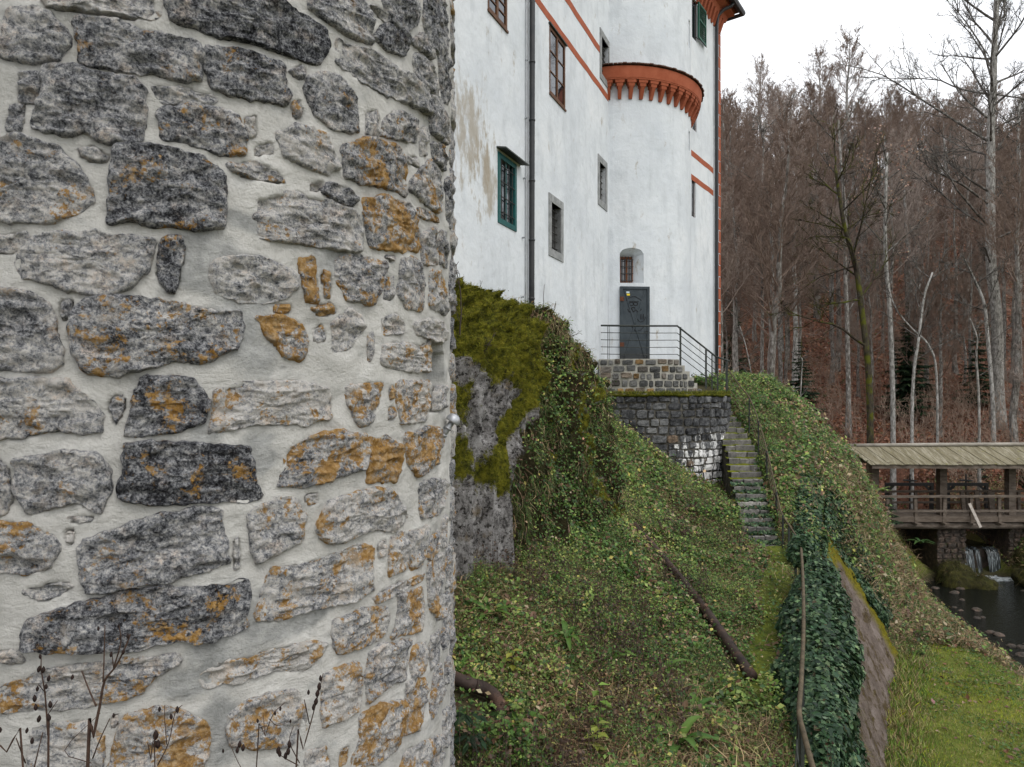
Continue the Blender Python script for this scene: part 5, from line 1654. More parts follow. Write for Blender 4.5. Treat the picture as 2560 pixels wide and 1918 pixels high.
def rubble_pier(name, x0, x1, y0, y1, z0, z1, label, seed, keep=True):
    t = thing(name, ((x0 + x1) / 2, (y0 + y1) / 2, z0), label, "pier", "stone piers of the bridge")
    q = MB(); q.box((x0 + .06, y0 + .06, z0), (x1 - x0 - .12, 0, 0), (0, y1 - y0, 0), (0, 0, z1 - z0 - .04)); q.build("core", M['wetrubble'], t)
    r = random.Random(seed)
    fr = lambda s, z_, d: np.stack([np.asarray(s), y0 + .06 - np.asarray(d), np.asarray(z_)], -1)
    sd = lambda s, z_, d: np.stack([x1 - .06 + np.asarray(d), np.asarray(s), np.asarray(z_)], -1)
    k = 0
    z_ = z0
    while z_ < z1 - .08:
        hh = r.uniform(.13, .24)
        for mp, a, b in ((fr, x0 + .03, x1 - .03), (sd, y0 + .06, y0 + 1.2)):
            s = a
            while s < b - .1:
                w_ = min(r.uniform(.18, .42), b - s)
                V, f = block(s, s + w_ - .03, z_, min(z_ + hh - .03, z1), r.uniform(.03, .09), seed + k, mp)
                add_mesh("stone", V, f, M['wetrubble'], t); k += 1
                s += w_
        z_ += hh
    return t
rubble_pier("bridge_pier", 17.2, 18.45, 28.75, 30.9, -7.6, -5.36, "left rubble stone pier under the bridge beside the waterfall", 1000)
rubble_pier("bridge_pier", 20.1, 21.6, 28.75, 30.9, -7.6, -5.36, "right rubble stone pier under the bridge beside the waterfall", 2000)
q = MB(); q.box((18.3, 29.35, -7.9), (2.0, 0, 0), (0, .4, 0), (0, 0, 1.58)); wr = q.build("weir", M['wetrubble']); tag(wr, "dark wet weir sill between the bridge piers", "weir")
g = G("falling_water", .15, .5)
c = g.ramp(g.noise(9, 5, .6, g.scaled((2.2, 1, .12))), [(.46, (.015, .017, .017)), (.60, (.16, .185, .19)), (.75, (.7, .73, .75))])
M['fall'] = g.done(c, g.bump(g.noise(12, 4, .6, g.scaled((2.5, 1, .15))), .8, .04))
g = G("white_foam", .5, .4)
M['foam'] = g.done(g.ramp(g.noise(5, 7, .7, g.scaled((1, 2.5, 1))), [(.4, (.04, .045, .045)), (.52, (.4, .44, .46)), (.66, (.85, .87, .88))]), g.bump(g.noise(12, 6, .7), 1, .05))
wf = thing("waterfall", (19.2, 29.2, -7.3), "thin white waterfall spilling over the weir under the bridge", "waterfall")
for x0, x1 in ((18.5, 18.92), (19.0, 19.2), (19.45, 19.98)):
    V = []
    n = 14
    r = np.random.default_rng(int(x0 * 10))
    for i, tz in enumerate(np.linspace(0, 1, 9)):
        for j in range(n):
            xx = x0 + (x1 - x0) * (j / (n - 1) * (1 - .12 * tz) + .06 * tz)
            V.append((xx, 29.34 - .42 * tz ** .5 - r.uniform(0, .03) - .2 * (i == 0) * 0, -6.28 - 1.03 * tz ** 1.3))
    V = [(v[0], v[1] if v[2] < -6.3 else 29.5, v[2] + .02) for v in V]
    add_mesh("water_sheet", V, [(i * n + j, i * n + j + 1, i * n + n + j + 1, i * n + n + j) for i in range(8) for j in range(n - 1)], M['fall'], wf, True)
xs_, ys_ = np.linspace(18.3, 20.3, 24), np.linspace(27.9, 29.1, 12)
XF, YF = np.meshgrid(xs_, ys_)
ed = np.minimum(np.minimum(XF - 18.3, 20.3 - XF), np.minimum(YF - 27.9, 29.1 - YF))
ZF_ = -7.31 + .10 * np.clip(ed / .3, 0, 1) * (.6 + .8 * fbm(np.c_[XF.ravel(), YF.ravel(), 0 * XF.ravel()], 4, 3, .6, 3).reshape(XF.shape))
ii = (np.arange(11)[:, None] * 24 + np.arange(23)[None]).ravel()
add_mesh("foam", np.c_[XF.ravel(), YF.ravel(), ZF_.ravel()], np.c_[ii, ii + 1, ii + 25, ii + 24], M['foam'], wf, True)
def boulder(name, c, r, mat, seed, label, cat, group=None):
    u, v = np.meshgrid(np.linspace(0, 2 * np.pi, 29)[:-1], np.linspace(.02, np.pi - .02, 16))
    P = np.stack([np.cos(u) * np.sin(v), np.sin(u) * np.sin(v), np.cos(v)], -1).reshape(-1, 3)
    P = P * (1 + .38 * fbm(P + seed, 1.2, 3, .55, seed) + .16 * fbm(P + seed, 4.5, 3, .6, seed + 3))[:, None] * np.array(r) + np.array(c)
    f = [(i * 28 + j, i * 28 + (j + 1) % 28, (i + 1) * 28 + (j + 1) % 28, (i + 1) * 28 + j) for i in range(15) for j in range(28)]
    return tag(add_mesh(name, P, f, mat, None, True), label, cat, group)
boulder("boulder", (17.5, 28.0, -7.2), (.75, .55, .62), M['wetmoss'], 3, "mossy boulder at the foot of the left bridge pier", "boulder")
boulder("boulder", (17.95, 27.2, -7.3), (.62, .5, .42), M['wetmoss'], 13, "low mossy boulder standing in the water before the left bridge pier", "boulder")
boulder("boulder", (17.1, 27.3, -7.2), (.6, .5, .5), M['wetmoss'], 23, "mossy boulder on the grassy bank left of the stream pool", "boulder")
boulder("boulder", (20.9, 27.9, -6.8), (.9, .9, 1.0), M['wetmoss'], 5, "tall mossy boulder right of the waterfall pool", "boulder")
boulder("boulder", (21.9, 26.6, -7.1), (1.0, .9, .6), M['wetmoss'], 8, "low mossy boulder on the far stream bank", "boulder")
for k_, (bx_, by_, bz_, br_) in enumerate(((19.9, 27.2, -7.0, .55), (20.3, 26.3, -7.1, .6), (21.0, 25.2, -7.1, .7))):
    boulder("boulder", (bx_, by_, bz_), (br_, br_ * .9, br_ * .85), M['wetmoss'], 60 + k_, ("upper", "middle", "lower")[k_] + " of three mossy boulders along the right edge of the stream", "boulder", "boulders at the right stream edge")
rr = random.Random(31)
for k in range(26):
    Y = rr.uniform(19, 27)
    xx = float(xleft(Y)) + rr.uniform(.05, 1.0) if k % 3 else float(xright(Y)) - rr.uniform(.1, .8)
    s_ = rr.uniform(.08, .17)
    o = boulder("stream_stone", (xx, Y, -7.3), (s_, s_ * .8, s_ * .5), M['wetrubble'], 40 + k, "wet brown stone lying in the shallow stream", "stone", "wet stones in the stream")

# ------------------------------------------------------------------ pipes lying on the slope
g = G("rusty_pipe", .7, .3)
M['pipe'] = g.done(g.ramp(g.noise(4, 7, .7), [(.3, (.016, .012, .011)), (.55, (.05, .032, .025)), (.75, (.13, .065, .04))]), g.bump(g.noise(40, 5, .7), .5, .01))
pp = [(1585, 1318), (1625, 1362), (1660, 1405), (1700, 1452), (1745, 1505), (1785, 1560), (1820, 1622), (1850, 1668), (1880, 1705)]
P_ = []
for (x, y) in pp:
    r_ = ray_ground(x, y + 7)
    P_.append(r_ + np.array([0, 0, .09]))
P_ = np.array(P_)
ksm = np.array([.25, .5, .25])
for _ in range(3):
    P_[1:-1] = .25 * P_[:-2] + .5 * P_[1:-1] + .25 * P_[2:]
P_PIPE = P_
pt = thing("drain_pipe", P_[0], "long rusty brown pipe lying down the overgrown slope", "pipe")
for i in (0, 4):
    seg = P_[i:i + 5]
    d_ = seg[-1] - seg[-2]
    q = MB(); q.tube(seg, .07, 12); q.build("pipe_length", M['pipe'], pt, True)
q = MB(); q.tube([P_[4] - (P_[5] - P_[3]) * .03, P_[4] + (P_[5] - P_[3]) * .03], .083, 12); q.build("coupling", M['pipe'], pt, True)
c0 = [ray_ground(x, y, 5.3) + np.array([0, 0, .12]) for (x, y) in ((1105, 1708), (1140, 1728), (1180, 1745), (1215, 1757))]
tip = [ray_ground(x, y, 5.3) for (x, y) in ((1242, 1778), (1252, 1800))]
hp = np.array(c0 + [tip[0] + np.array([0, 0, .09]), tip[1] + np.array([0, 0, -.02])])
hp = smooth_line(hp, 5)
hose = thing("drain_hose", hp[0], "black corrugated drain hose bending down beside the rubble tower", "hose")
q = MB(); q.tube(hp[:12], .064, 12); q.build("pipe_length", M['pipe'], hose, True)
fine = smooth_line(hp[11:], 6)
q = MB(); q.tube(fine, .066 + .006 * np.sin(np.arange(len(fine)) * 2.1), 12); q.build("ribbed_elbow", M['pipe'], hose, True)
# ------------------------------------------------------------------ plants on the slope
def pick(rng, n, pal, wts):
    """n colours drawn from a palette, each a little different"""
    pal = np.array(pal)
    w = np.array(wts, float)
    if w.ndim == 1:
        idx = rng.choice(len(pal), n, p=w / w.sum())
    else:
        cs = np.cumsum(w / w.sum(1, keepdims=True), 1)
        idx = (rng.random(n)[:, None] > cs).sum(1).clip(0, len(pal) - 1)
    return np.clip(pal[idx] * (1 + rng.normal(0, .22, (n, 1))) * (1 + rng.normal(0, .06, (n, 3))), .003, .9)

GREEN = [(.08, .155, .03), (.145, .23, .05), (.27, .34, .09), (.05, .10, .03), (.45, .42, .11), (.33, .23, .12), (.15, .085, .05), (.42, .35, .22)]

def blocked(X, Y):
    b = np.hypot(X - BCX, Y - BCY) < BR + .03
    b |= np.hypot(X - QC[0], Y - QC[1]) < QR + .02
    b |= np.hypot(X - TC[0], Y - TC[1]) < TR + .02
    b |= (X - (FX0 + FK * Y)) * FN[0] < .02
    st = (Y > 15.4) & (Y < 21.3)
    sx = np.interp(Y, sy, sxr)
    b |= st & (X > sx - .80) & (X < sx + .03)
    return b
def infront(X, Y, z, m=.06):
    t = X / np.maximum(Y, .1)
    return (Y > 3) & (t > -.16 - m) & (t < .725 + m) & ((HY - z * 0 - 0) > 0) & (-z / Y < (1918 - HY) / F + m * 2)

def sample_slope(n, rng, y0=4.6, y1=25.5, power=.6, xmax=None):
    Y = y0 + (y1 - y0) * rng.random(n) ** (1 / power if power < 1 else power)
    lo = np.maximum(FX0 + FK * Y, -.12 * Y)
    hi = np.where(Y < 16.2, xtop(Y) + .05, xbot(Y) + .6)
    X = lo + (hi - lo) * rng.random(n)
    keep = rng.random(n) < (hi - lo) / 14.0 * 1.3
    X, Y = X[keep], Y[keep]
    ok = ~blocked(X, Y)
    X, Y = X[ok], Y[ok]
    Z = ground(X, Y)
    ok = infront(X, Y, Z)
    return X[ok], Y[ok], Z[ok]

def path_dist(X, Y):
    return np.abs(X - np.interp(Y, [4, 6.5, 9.1, 11.7, 14.6, 15.5], [1.55, 2.15, 3.25, 4.3, 5.45, 5.7]))

rng = np.random.default_rng(101)
_pp = np.r_[smooth_line(P_PIPE, 5)[:, :2], hp[:, :2]]
def near_pipe(X, Y, r=.15):
    d = np.full(len(X), 9.0)
    for a in _pp: d = np.minimum(d, np.hypot(X - a[0], (Y - a[1]) * .8))
    # and what stands between the pipe and the camera
    for a in _pp: d = np.minimum(d, np.hypot(X - a[0] * (1 - .25 / a[1]), (Y - a[1] + .25) * .8))
    return (d < r * .62) & (RNG.random(len(X)) < .9)
X, Y, Z = sample_slope(1050000, rng, power=.75)
onp = (path_dist(X, Y) < np.interp(Y, [7.6, 8.6, 11, 15], [0, .14, .22, .34]) * (1 + 1.1 * fbm(np.c_[X, Y, 0 * X], 1.6, 3, .6, 231))) & (Y < 15.5) & (rng.random(len(X)) < .93) | near_pipe(X, Y)
X, Y, Z = X[~onp], Y[~onp], Z[~onp]
q = np.c_[X, Y, 0 * X]
pn, pn2 = fbm(q, .8, 3, .5, 201), fbm(q, 2.4, 3, .6, 207)
dry = .75 * sstep((pn - .02) / .5)
thin = rng.random(len(X)) < (.38 + .62 * sstep((pn2 + .22) / .4))
thin &= ~((rng.random(len(X)) < .62 * sstep((X - 10.4 + .12 * (Y - 17)) / 1.3)) & (Y > 16.5))
X, Y, Z, dry, pn2 = X[thin], Y[thin], Z[thin], dry[thin], pn2[thin]
n = len(X)
fam = fbm(q[thin], 1.1, 3, .55, 219)
W = np.clip(np.c_[.9 - .5 * dry - .9 * fam, .9 - .3 * dry, .45 + 1.1 * fam, .8 - .3 * dry - .6 * fam, .05 + .10 * dry + .25 * fam, .12 + .35 * dry, .35 + .35 * dry, .03 + .12 * dry], .01, 3)
colr = pick(rng, n, GREEN, W)
N = gnormal(X, Y)
A, B, Nn = frame_for(N + np.array([-.1, -.25, .2]), .55, rng)
hgt = np.abs(rng.normal(0, .085, n)) + .42 * np.clip(pn2, 0, 1) * rng.random(n)
pos = np.c_[X, Y, Z] + N * hgt[:, None]
size = (.024 + .05 * rng.random(n) ** 2.4) * (1 + .022 * (Y - 8)) * np.clip(1 + .9 * fbm(np.c_[X, Y, 0 * X], 1.7, 2, .5, 223), .55, 1.6)
tag(scatter("ground_cover", LEAF_V, LEAF_F, pos, A, B, Nn, size, colr, M['leaf']), "mixed green and yellowing ground cover over the steep slope", "ground cover", kind="stuff")
print("ground cover", n)

# grass and dead stems among it
X, Y, Z = sample_slope(420000, rng, power=.75)
onp = (path_dist(X, Y) < np.interp(Y, [7.6, 8.6, 11, 15], [0, .2, .28, .40]) * (1 + .9 * fbm(np.c_[X, Y, 0 * X], 1.6, 3, .6, 231))) & (Y < 15.5) & (rng.random(len(X)) < .95) | near_pipe(X, Y, .3)
X, Y, Z = X[~onp], Y[~onp], Z[~onp]
q = np.c_[X, Y, 0 * X]
pn = fbm(q, .6, 3, .5, 301)
tan_ = .7 * sstep((pn - .05) / .4) + sstep((1.7 - np.hypot(X - 1.5, Y - 6.6)) / .8) + 1.0 * sstep((X - 10.4 + .12 * (Y - 17)) / 1.3) * (Y > 16.5)
keep = rng.random(len(X)) < np.clip(.5 + .5 * tan_, 0, 1)
X, Y, Z, tan_ = X[keep], Y[keep], Z[keep], np.clip(tan_[keep], 0, 1)
n = len(X)
W = np.c_[.7 - .6 * tan_, .5 - .4 * tan_, .2 + .5 * tan_, .25 + .55 * tan_, .4 + .2 * tan_]
colr = pick(rng, n, [(.075, .125, .03), (.15, .19, .045), (.42, .33, .18), (.28, .19, .10), (.10, .06, .036)], np.clip(W, .02, 1))
N = gnormal(X, Y)
up = unit(N * .6 + np.array([0, 0, .8]) + rng.normal(0, .35, (n, 3)))
A, B, Nn = frame_for(up, .05, rng)
lean = unit(np.c_[N[:, 0], N[:, 1], 0 * X] + rng.normal(0, .5, (n, 3)) * np.array([1, 1, .2]))
A = unit(lean - Nn * np.sum(lean * Nn, 1, keepdims=True)); B = np.cross(Nn, A)
size = (.10 + .20 * rng.random(n) ** 2) * (1 + .45 * tan_)
tag(scatter("slope_grass", ARCH_V, BLADE_F, np.c_[X, Y, Z - .01], A, B, Nn, size, colr, M['blade']), "tufts of green and straw coloured grass on the slope", "grass", kind="stuff")
print("slope grass", n)

# plants on the rock outcrop
def on_mesh(V, Fq, n, rng, mask):
    c = V[Fq]
    ar = np.linalg.norm(np.cross(c[:, 1] - c[:, 0], c[:, 3] - c[:, 0]), axis=1)
    w = ar * mask[Fq].mean(1)
    idx = rng.choice(len(Fq), n, p=w / w.sum())
    u, v = rng.random((n, 1)), rng.random((n, 1))
    q = c[idx]
    return q[:, 0] * (1 - u) * (1 - v) + q[:, 1] * u * (1 - v) + q[:, 2] * u * v + q[:, 3] * (1 - u) * v, idx
ear, mos = colo[:, 1], colo[:, 0]
fn_ = on_[of[:, 0]]
hill_n = unit(on_)
upn = np.clip(hill_n[:, 2], 0, 1)
p_, i_ = on_mesh(ov, of, 46000, rng, ear * (.35 + .65 * upn) * (.3 + .7 * sstep((fbm(ov, 1.3, 3, .5, 404) + .2) / .4)))
N = fn_[i_]
A, B, Nn = frame_for(N + np.array([0, 0, .5]), .5, rng)
cw = sstep((p_[:, 2] + .8) / 1.2)
colr = pick(rng, len(p_), GREEN, np.c_[.9 + 0 * cw, .5 + .4 * cw, .15 + .35 * cw, 1.3 - .6 * cw, .03 + .12 * cw, .1 + .15 * cw, .3 + 0 * cw, .03 + .06 * cw])
tag(scatter("outcrop_creepers", LEAF_V, LEAF_F, p_ + N * np.abs(rng.normal(0, .07, (len(p_), 1))), A, B, Nn, .035 + .045 * rng.random(len(p_)) ** 2, colr, M['leaf']), "creeping green leaves and brambles over the rock outcrop", "creeper", kind="stuff")
p_, i_ = on_mesh(ov, of, 19000, rng, ear * (.06 + sstep((fbm(ov, 1.5, 3, .55, 411) - .02) / .2) + .8 * sstep((ov[:, 2] - .75) / .4)))
N = fn_[i_]
n = len(p_)
dn = unit(N * .9 + np.array([0, 0, .35]) + rng.normal(0, .3, (n, 3)))
A = unit(np.array([0, 0, -1.0]) + N * .5 + rng.normal(0, .35, (n, 3)))
A = unit(A - dn * np.sum(A * dn, 1, keepdims=True)); B = np.cross(dn, A)
top = sstep((p_[:, 2] - .35) / .5)
colr = pick(rng, n, [(.045, .085, .02), (.10, .15, .035), (.40, .30, .17), (.22, .145, .085), (.07, .045, .03)], np.c_[.9 - .5 * top, .5 - .2 * top, .3 + .9 * top, .4 + .6 * top, .3 + 0 * top])
tag(scatter("hanging_grass", ARCH_V, BLADE_F, p_, A, B, dn, .13 + .2 * rng.random(n) ** 1.5, colr, M['blade']), "straw and green grass hanging over the rock outcrop", "grass", kind="stuff")
p_, i_ = on_mesh(ov, of, 95000, rng, np.clip(mos - .25, 0, 1) * (1 - .8 * ear))
N = fn_[i_]; n = len(p_)
A, B, Nn = frame_for(N, .55, rng)
mn_ = 1.5 * fbm(p_, 5, 4, .65, 431)
colr = pick(rng, n, [(.17, .175, .018), (.30, .28, .03), (.05, .06, .010), (.10, .068, .018)], np.clip(np.c_[.6 + mn_, .4 + 1.4 * mn_, .6 - mn_, .25 - .3 * mn_], .02, 2))
tag(scatter("rock_moss", BLADE_V, BLADE_F, p_ - N * .01 + N * (.05 * np.clip(mn_, 0, 1))[:, None], A, B, Nn, .028 + .035 * rng.random(n), colr, M['blade']), "thick yellow green moss cushions on the rock outcrop", "moss", kind="stuff")

# ivy: hedge along the handrail, curtain over the far end of the wall
def ivy_shell(n, rng, y0, y1, cx, cz, rx, rz, nz=.35):
    Y = y0 + (y1 - y0) * rng.random(n)
    a = rng.uniform(-.75, math.pi * 1.05, n)     # round the section, open underneath
    r = np.clip(1 - np.abs(rng.normal(0, .16, n)), .3, 1.05)
    q = np.c_[np.cos(a) * 2, Y * 1.6, np.sin(a) * 2]
    r = r * (1 + nz * fbm(q, 1.0, 3, .55, 511))
    end = np.clip(np.minimum(Y - y0, y1 - Y) / .6, .25, 1) ** .6
    X_ = cx(Y) + np.cos(a) * r * rx(Y) * end
    Z_ = cz(Y) + np.sin(a) * r * rz(Y) * end
    N_ = unit(np.c_[np.cos(a) / 1, rng.normal(0, .3, n) - .25, np.sin(a) + .35])
    return np.c_[X_, Y, Z_], N_
IVYC = [(.016, .038, .019), (.032, .068, .032), (.065, .115, .052), (.14, .20, .10), (.07, .05, .022)]
P1, N1 = ivy_shell(46000, rng, 5.9, 12.6, lambda Y: xtop(Y) + .06, lambda Y: -3.42 + 0 * Y, lambda Y: np.interp(Y, [5.9, 7, 8.5, 10, 12, 12.6], [.18, .28, .50, .54, .40, .3]), lambda Y: np.interp(Y, [5.9, 7, 8.5, 10, 11.3, 12.6], [.4, .5, .58, .6, .75, .62]), .42)
# curtain on the wall face below the hedge
n2 = 4000
Yc = rng.uniform(6.6, 11.2, n2); vcut = np.interp(Yc, [6.6, 7.6, 9, 10.5, 11.2], [.15, .3, .32, .15, .05]) + .2 * fbm(np.c_[Yc, 0 * Yc, 0 * Yc], 1.5, 3, .6, 77)
v = rng.random(n2) * np.clip(vcut, .05, .95)
P2 = np.c_[xtop(Yc) + (xbot(Yc) - xtop(Yc)) * v + .18 + .1 * rng.random(n2), Yc, -3.4 - 2.75 * v]
N2 = unit(np.c_[1 + 0 * Yc, -.3 + 0 * Yc, .55 + 0 * Yc])
P_ = np.r_[P1, P2]; N_ = np.r_[N1, N2]
A, B, Nn = frame_for(N_, .35, rng)
dn = unit(np.array([0, 0, -1.0]) + rng.normal(0, .5, (len(P_), 3)))
A = unit(dn - Nn * np.sum(dn * Nn, 1, keepdims=True)); B = np.cross(Nn, A)
colr = pick(rng, len(P_), IVYC, [.9, 1, .7, .22, .06])
tag(scatter("ivy_hedge", IVY_V, IVY_F, P_, A, B, Nn, .034 + .05 * rng.random(len(P_)) ** 1.3, colr, M['ivy']), "dense dark green ivy swallowing the handrail beside the footpath", "ivy", kind="stuff")
n3 = 30000
Yc = rng.uniform(14.2, 18.0, n3)
cut = np.interp(Yc, [14.2, 15.9, 16.3, 17.2, 18.6], [.02, .05, .85, .8, .5]) + .22 * fbm(np.c_[Yc * 2, 0 * Yc, 0 * Yc], 1, 3, .6, 79)
v = -.35 + rng.random(n3) * (.35 + np.clip(cut, .02, 1))
kp = rng.random(n3) < np.where(v < 0, .8, 1) * np.interp(Yc, [14.2, 15, 17.6, 18.6], [.3, 1, 1, .3])
kp &= ~((v > .02) & (Yc < 16.1 + .3 * v))
Yc, v = Yc[kp], v[kp]
Xc = xtop(Yc) + np.where(v < 0, v * 1.6, v * (xbot(Yc) - xtop(Yc)))
Zc = np.where(v < 0, ground(Xc, Yc), np.maximum(ground(Xc, Yc), -3.35 - 2.7 * v)) + .05 + .16 * rng.random(len(v))
Nv = unit(np.c_[.35 + .6 * (v > 0), -.45 + 0 * v, .8 + 0 * v])
A, B, Nn = frame_for(Nv, .4, rng)
colr = pick(rng, len(v), IVYC, [.8, 1, .8, .3, .05])
tag(scatter("ivy_curtain", IVY_V, IVY_F, np.c_[Xc + .12 * (v > 0), Yc, Zc], A, B, Nn, .045 + .05 * rng.random(len(v)), colr, M['ivy']), "ivy curtain hanging over the far end of the retaining wall", "ivy", kind="stuff")
P1, N1 = ivy_shell(2600, rng, 11.6, 12.9, lambda Y: 5.0 + (Y - 12.3) * .4, lambda Y: -2.75 + 0 * Y, lambda Y: .2 + 0 * Y, lambda Y: .34 + 0 * Y)
A, B, Nn = frame_for(N1, .4, rng)
tag(scatter("ivy_clump", IVY_V, IVY_F, P1, A, B, Nn, .05 + .05 * rng.random(len(P1)), pick(rng, len(P1), IVYC, [.6, 1, .8, .3, .0]), M['ivy']), "round ivy clump on the bend of the handrail", "ivy", kind="stuff")
# ivy creeping on the lowest stairs
n4 = 2200
k = rng.integers(0, 8, n4)
Xs = sxr[k] - swd[k] * rng.random(n4) ** 2.2; Ysx = sy[k] + .02 + .26 * rng.random(n4)
A, B, Nn = frame_for(np.tile([0, -.5, .8], (n4, 1)), .5, rng)
tag(scatter("stair_ivy", IVY_V, IVY_F, np.c_[Xs, Ysx, szv[k] + .04 - .12 * (rng.random(n4) < .4)], A, B, Nn, .05 + .04 * rng.random(n4), pick(rng, n4, IVYC, [.5, 1, 1, .5, .1]), M['ivy']), "small ivy creeping over the lowest stone stairs", "ivy", kind="stuff")

# lawn below the wall
n = 330000
Y = 9 + 17 * rng.random(n) ** 1.2
X = xbot(Y) - .1 + (xleft(Y) + .3 - xbot(Y)) * rng.random(n)
k = rng.random(n) < (xleft(Y) - xbot(Y)) / 8.5
X, Y = X[k], Y[k]
Z = ground(X, Y)
ok = infront(X, Y, Z, .02) & (Z > -7.28)
X, Y, Z = X[ok], Y[ok], Z[ok]
q = np.c_[X, Y, 0 * X]
pn, pm = fbm(q, 1.6, 4, .6, 601), fbm(q, .75, 4, .6, 607)
edge_ = sstep((1.1 - (X - xbot(Y))) / .9) + sstep((X - xleft(Y) + 2.6) / 2.0) + sstep((Y - 19) / 4)
edge_ = np.clip(edge_, 0, 1)
n = len(X)
W = np.clip(np.c_[.75 - 1.2 * pn, .6 + .3 * pn, .1 + 2.6 * np.clip(pm, 0, 1) * (1 - edge_), .34 + .7 * edge_ + .6 * pn, .14 + .45 * edge_], .02, 3)
colr = pick(rng, n, [(.11, .19, .032), (.20, .29, .045), (.42, .44, .028), (.40, .34, .16), (.17, .115, .06)], W)
A, B, Nn = frame_for(np.tile([0, 0, 1.0], (n, 1)), .35, rng)
size = (.035 + .04 * rng.random(n)) * (1 + 3.0 * edge_ * rng.random(n))
tag(scatter("lawn_grass", BLADE_V, BLADE_F, np.c_[X, Y, Z - .006], A, B, Nn, size, colr, M['blade']), "short mossy lawn with straw patches beside the stream", "lawn", kind="stuff")
print("lawn", n)
n = 26000
Y = 10 + 15 * rng.random(n); X = xbot(Y) + (xleft(Y) - .6 - xbot(Y)) * rng.random(n)
Z = ground(X, Y); k = (fbm(np.c_[X, Y, 0 * X], 1.1, 4, .6, 631) > .02) & infront(X, Y, Z, .02); X, Y, Z = X[k], Y[k], Z[k]; n = len(X)
A, B, Nn = frame_for(np.tile([0, 0, 1.0], (n, 1)), .45, rng)
tag(scatter("lawn_weeds", LEAF_V, LEAF_F, np.c_[X, Y, Z + .02 + .03 * rng.random(n)], A, B, Nn, .03 + .05 * rng.random(n) ** 2, pick(rng, n, [(.06, .12, .03), (.10, .17, .04), (.16, .19, .04), (.20, .15, .08)], [1, 1, .6, .35]), M['leaf']), "dark clover and low weeds growing in the lawn", "weeds", kind="stuff")
n = 420
Y = rng.uniform(11, 21, n); X = xbot(Y) + .3 + (xleft(Y) - xbot(Y) - 1) * rng.random(n)
A, B, Nn = frame_for(np.tile([0, 0, 1.0], (n, 1)), .3, rng)
tag(scatter("fallen_leaves", LEAF_V, LEAF_F, np.c_[X, Y, ground(X, Y) + .03], A, B, Nn, .07 + .07 * rng.random(n), pick(rng, n, [(.22, .10, .06), (.36, .22, .16), (.13, .06, .045)], [1, .6, .8]), M['leaf']), "brown fallen leaves scattered over the lawn", "fallen leaves", kind="stuff")
# weeds and brush on the bank towards the bridge and beyond the stream
n = 90000
Y = rng.uniform(17, 35, n)
X = xtop(Y) - 1.5 + 16 * rng.random(n)
wet = (X > xleft(Y) - .6) & (X < xright(Y) - .2) & (Y < 31) | (np.abs(X - 18.45) < 1.75) & (Y < 37)
X, Y = X[~wet], Y[~wet]
Z = ground(X, Y)
ok = infront(X, Y, Z, .02) & (Z > -7.2) & ~((Y > 28) & (Y < 31.2) & (X > 13.8) & (Z > -5.3))
X, Y, Z = X[ok], Y[ok], Z[ok]
n = len(X)
pn = fbm(np.c_[X, Y, 0 * X], .5, 3, .5, 641)
b_k = sstep((Y - 28) / 4)
colr = pick(rng, n, GREEN + [(.13, .052, .03)], np.clip(np.c_[.7 - .5 * b_k, .5 - .3 * b_k, .3 - .2 * b_k, .9 - .6 * b_k, .05 + 0 * b_k, .5 + .3 * pn, .5 + .4 * b_k, .3 + .3 * pn, .1 + 1.6 * b_k], .01, 3))
N = gnormal(X, Y)
A, B, Nn = frame_for(N + np.array([-.1, -.3, .1]), .6, rng)
hh = np.abs(rng.normal(0, .14, n)) * (1 - .5 * b_k)
tag(scatter("bank_weeds", LEAF_V, LEAF_F, np.c_[X, Y, Z] + N * hh[:, None], A, B, Nn, .07 + .08 * rng.random(n), colr, M['leaf']), "rank weeds and dead leaves on the bank by the bridge", "weeds", kind="stuff")
n = 90000
Y = rng.uniform(17, 34, n); X = xtop(Y) - .5 + 13 * rng.random(n)
wet = (X > xleft(Y) - .1) & (X < xright(Y)) & (Y < 31) | (np.abs(X - 18.45) < 1.7)
X, Y = X[~wet], Y[~wet]; Z = ground(X, Y)
ok = infront(X, Y, Z, .02) & (Z > -7.25) & ~((Y > 28) & (Y < 31.2) & (X > 13.8) & (Z > -5.4))
X, Y, Z = X[ok], Y[ok], Z[ok]
tn_ = sstep((fbm(np.c_[X, Y, 0 * X], .45, 3, .5, 651) + .1) / .4)
k = rng.random(len(X)) < .25 + .75 * tn_
X, Y, Z = X[k], Y[k], Z[k]; n = len(X)
N = gnormal(X, Y); up = unit(N + np.array([0, 0, .5]) + rng.normal(0, .3, (n, 3)))
A, B, Nn = frame_for(up, .05, rng)
tag(scatter("bank_grass", ARCH_V, BLADE_F, np.c_[X, Y, Z], A, B, Nn, .3 + .35 * rng.random(n), pick(rng, n, [(.36, .27, .16), (.24, .17, .10), (.11, .085, .04), (.09, .11, .03)], [1, .8, .5, .5]), M['blade']), "dry straw coloured grass on the bank beside the bridge", "grass", kind="stuff")
# leaf litter in the wood
n = 130000
Y = 31 + 60 * rng.random(n) ** 1.8; X = Y * rng.uniform(.27, .76, n)
Z = ground(X, Y); k = Z > -6; X, Y, Z = X[k], Y[k], Z[k]; n = len(X)
A, B, Nn = frame_for(gnormal(X, Y), .35, rng)
tag(scatter("leaf_litter", LEAF_V, LEAF_F, np.c_[X, Y, Z + .03 + .05 * rng.random(n)], A, B, Nn, (.10 + .09 * rng.random(n)) * (1 + (Y - 30) * .02), pick(rng, n, [(.23, .095, .05), (.31, .15, .09), (.14, .06, .036), (.40, .26, .18), (.07, .085, .025)], [1, .8, 1, .25, .12]), M['leaf']), "red brown leaf litter on the floor of the wood", "leaf litter", kind="stuff")

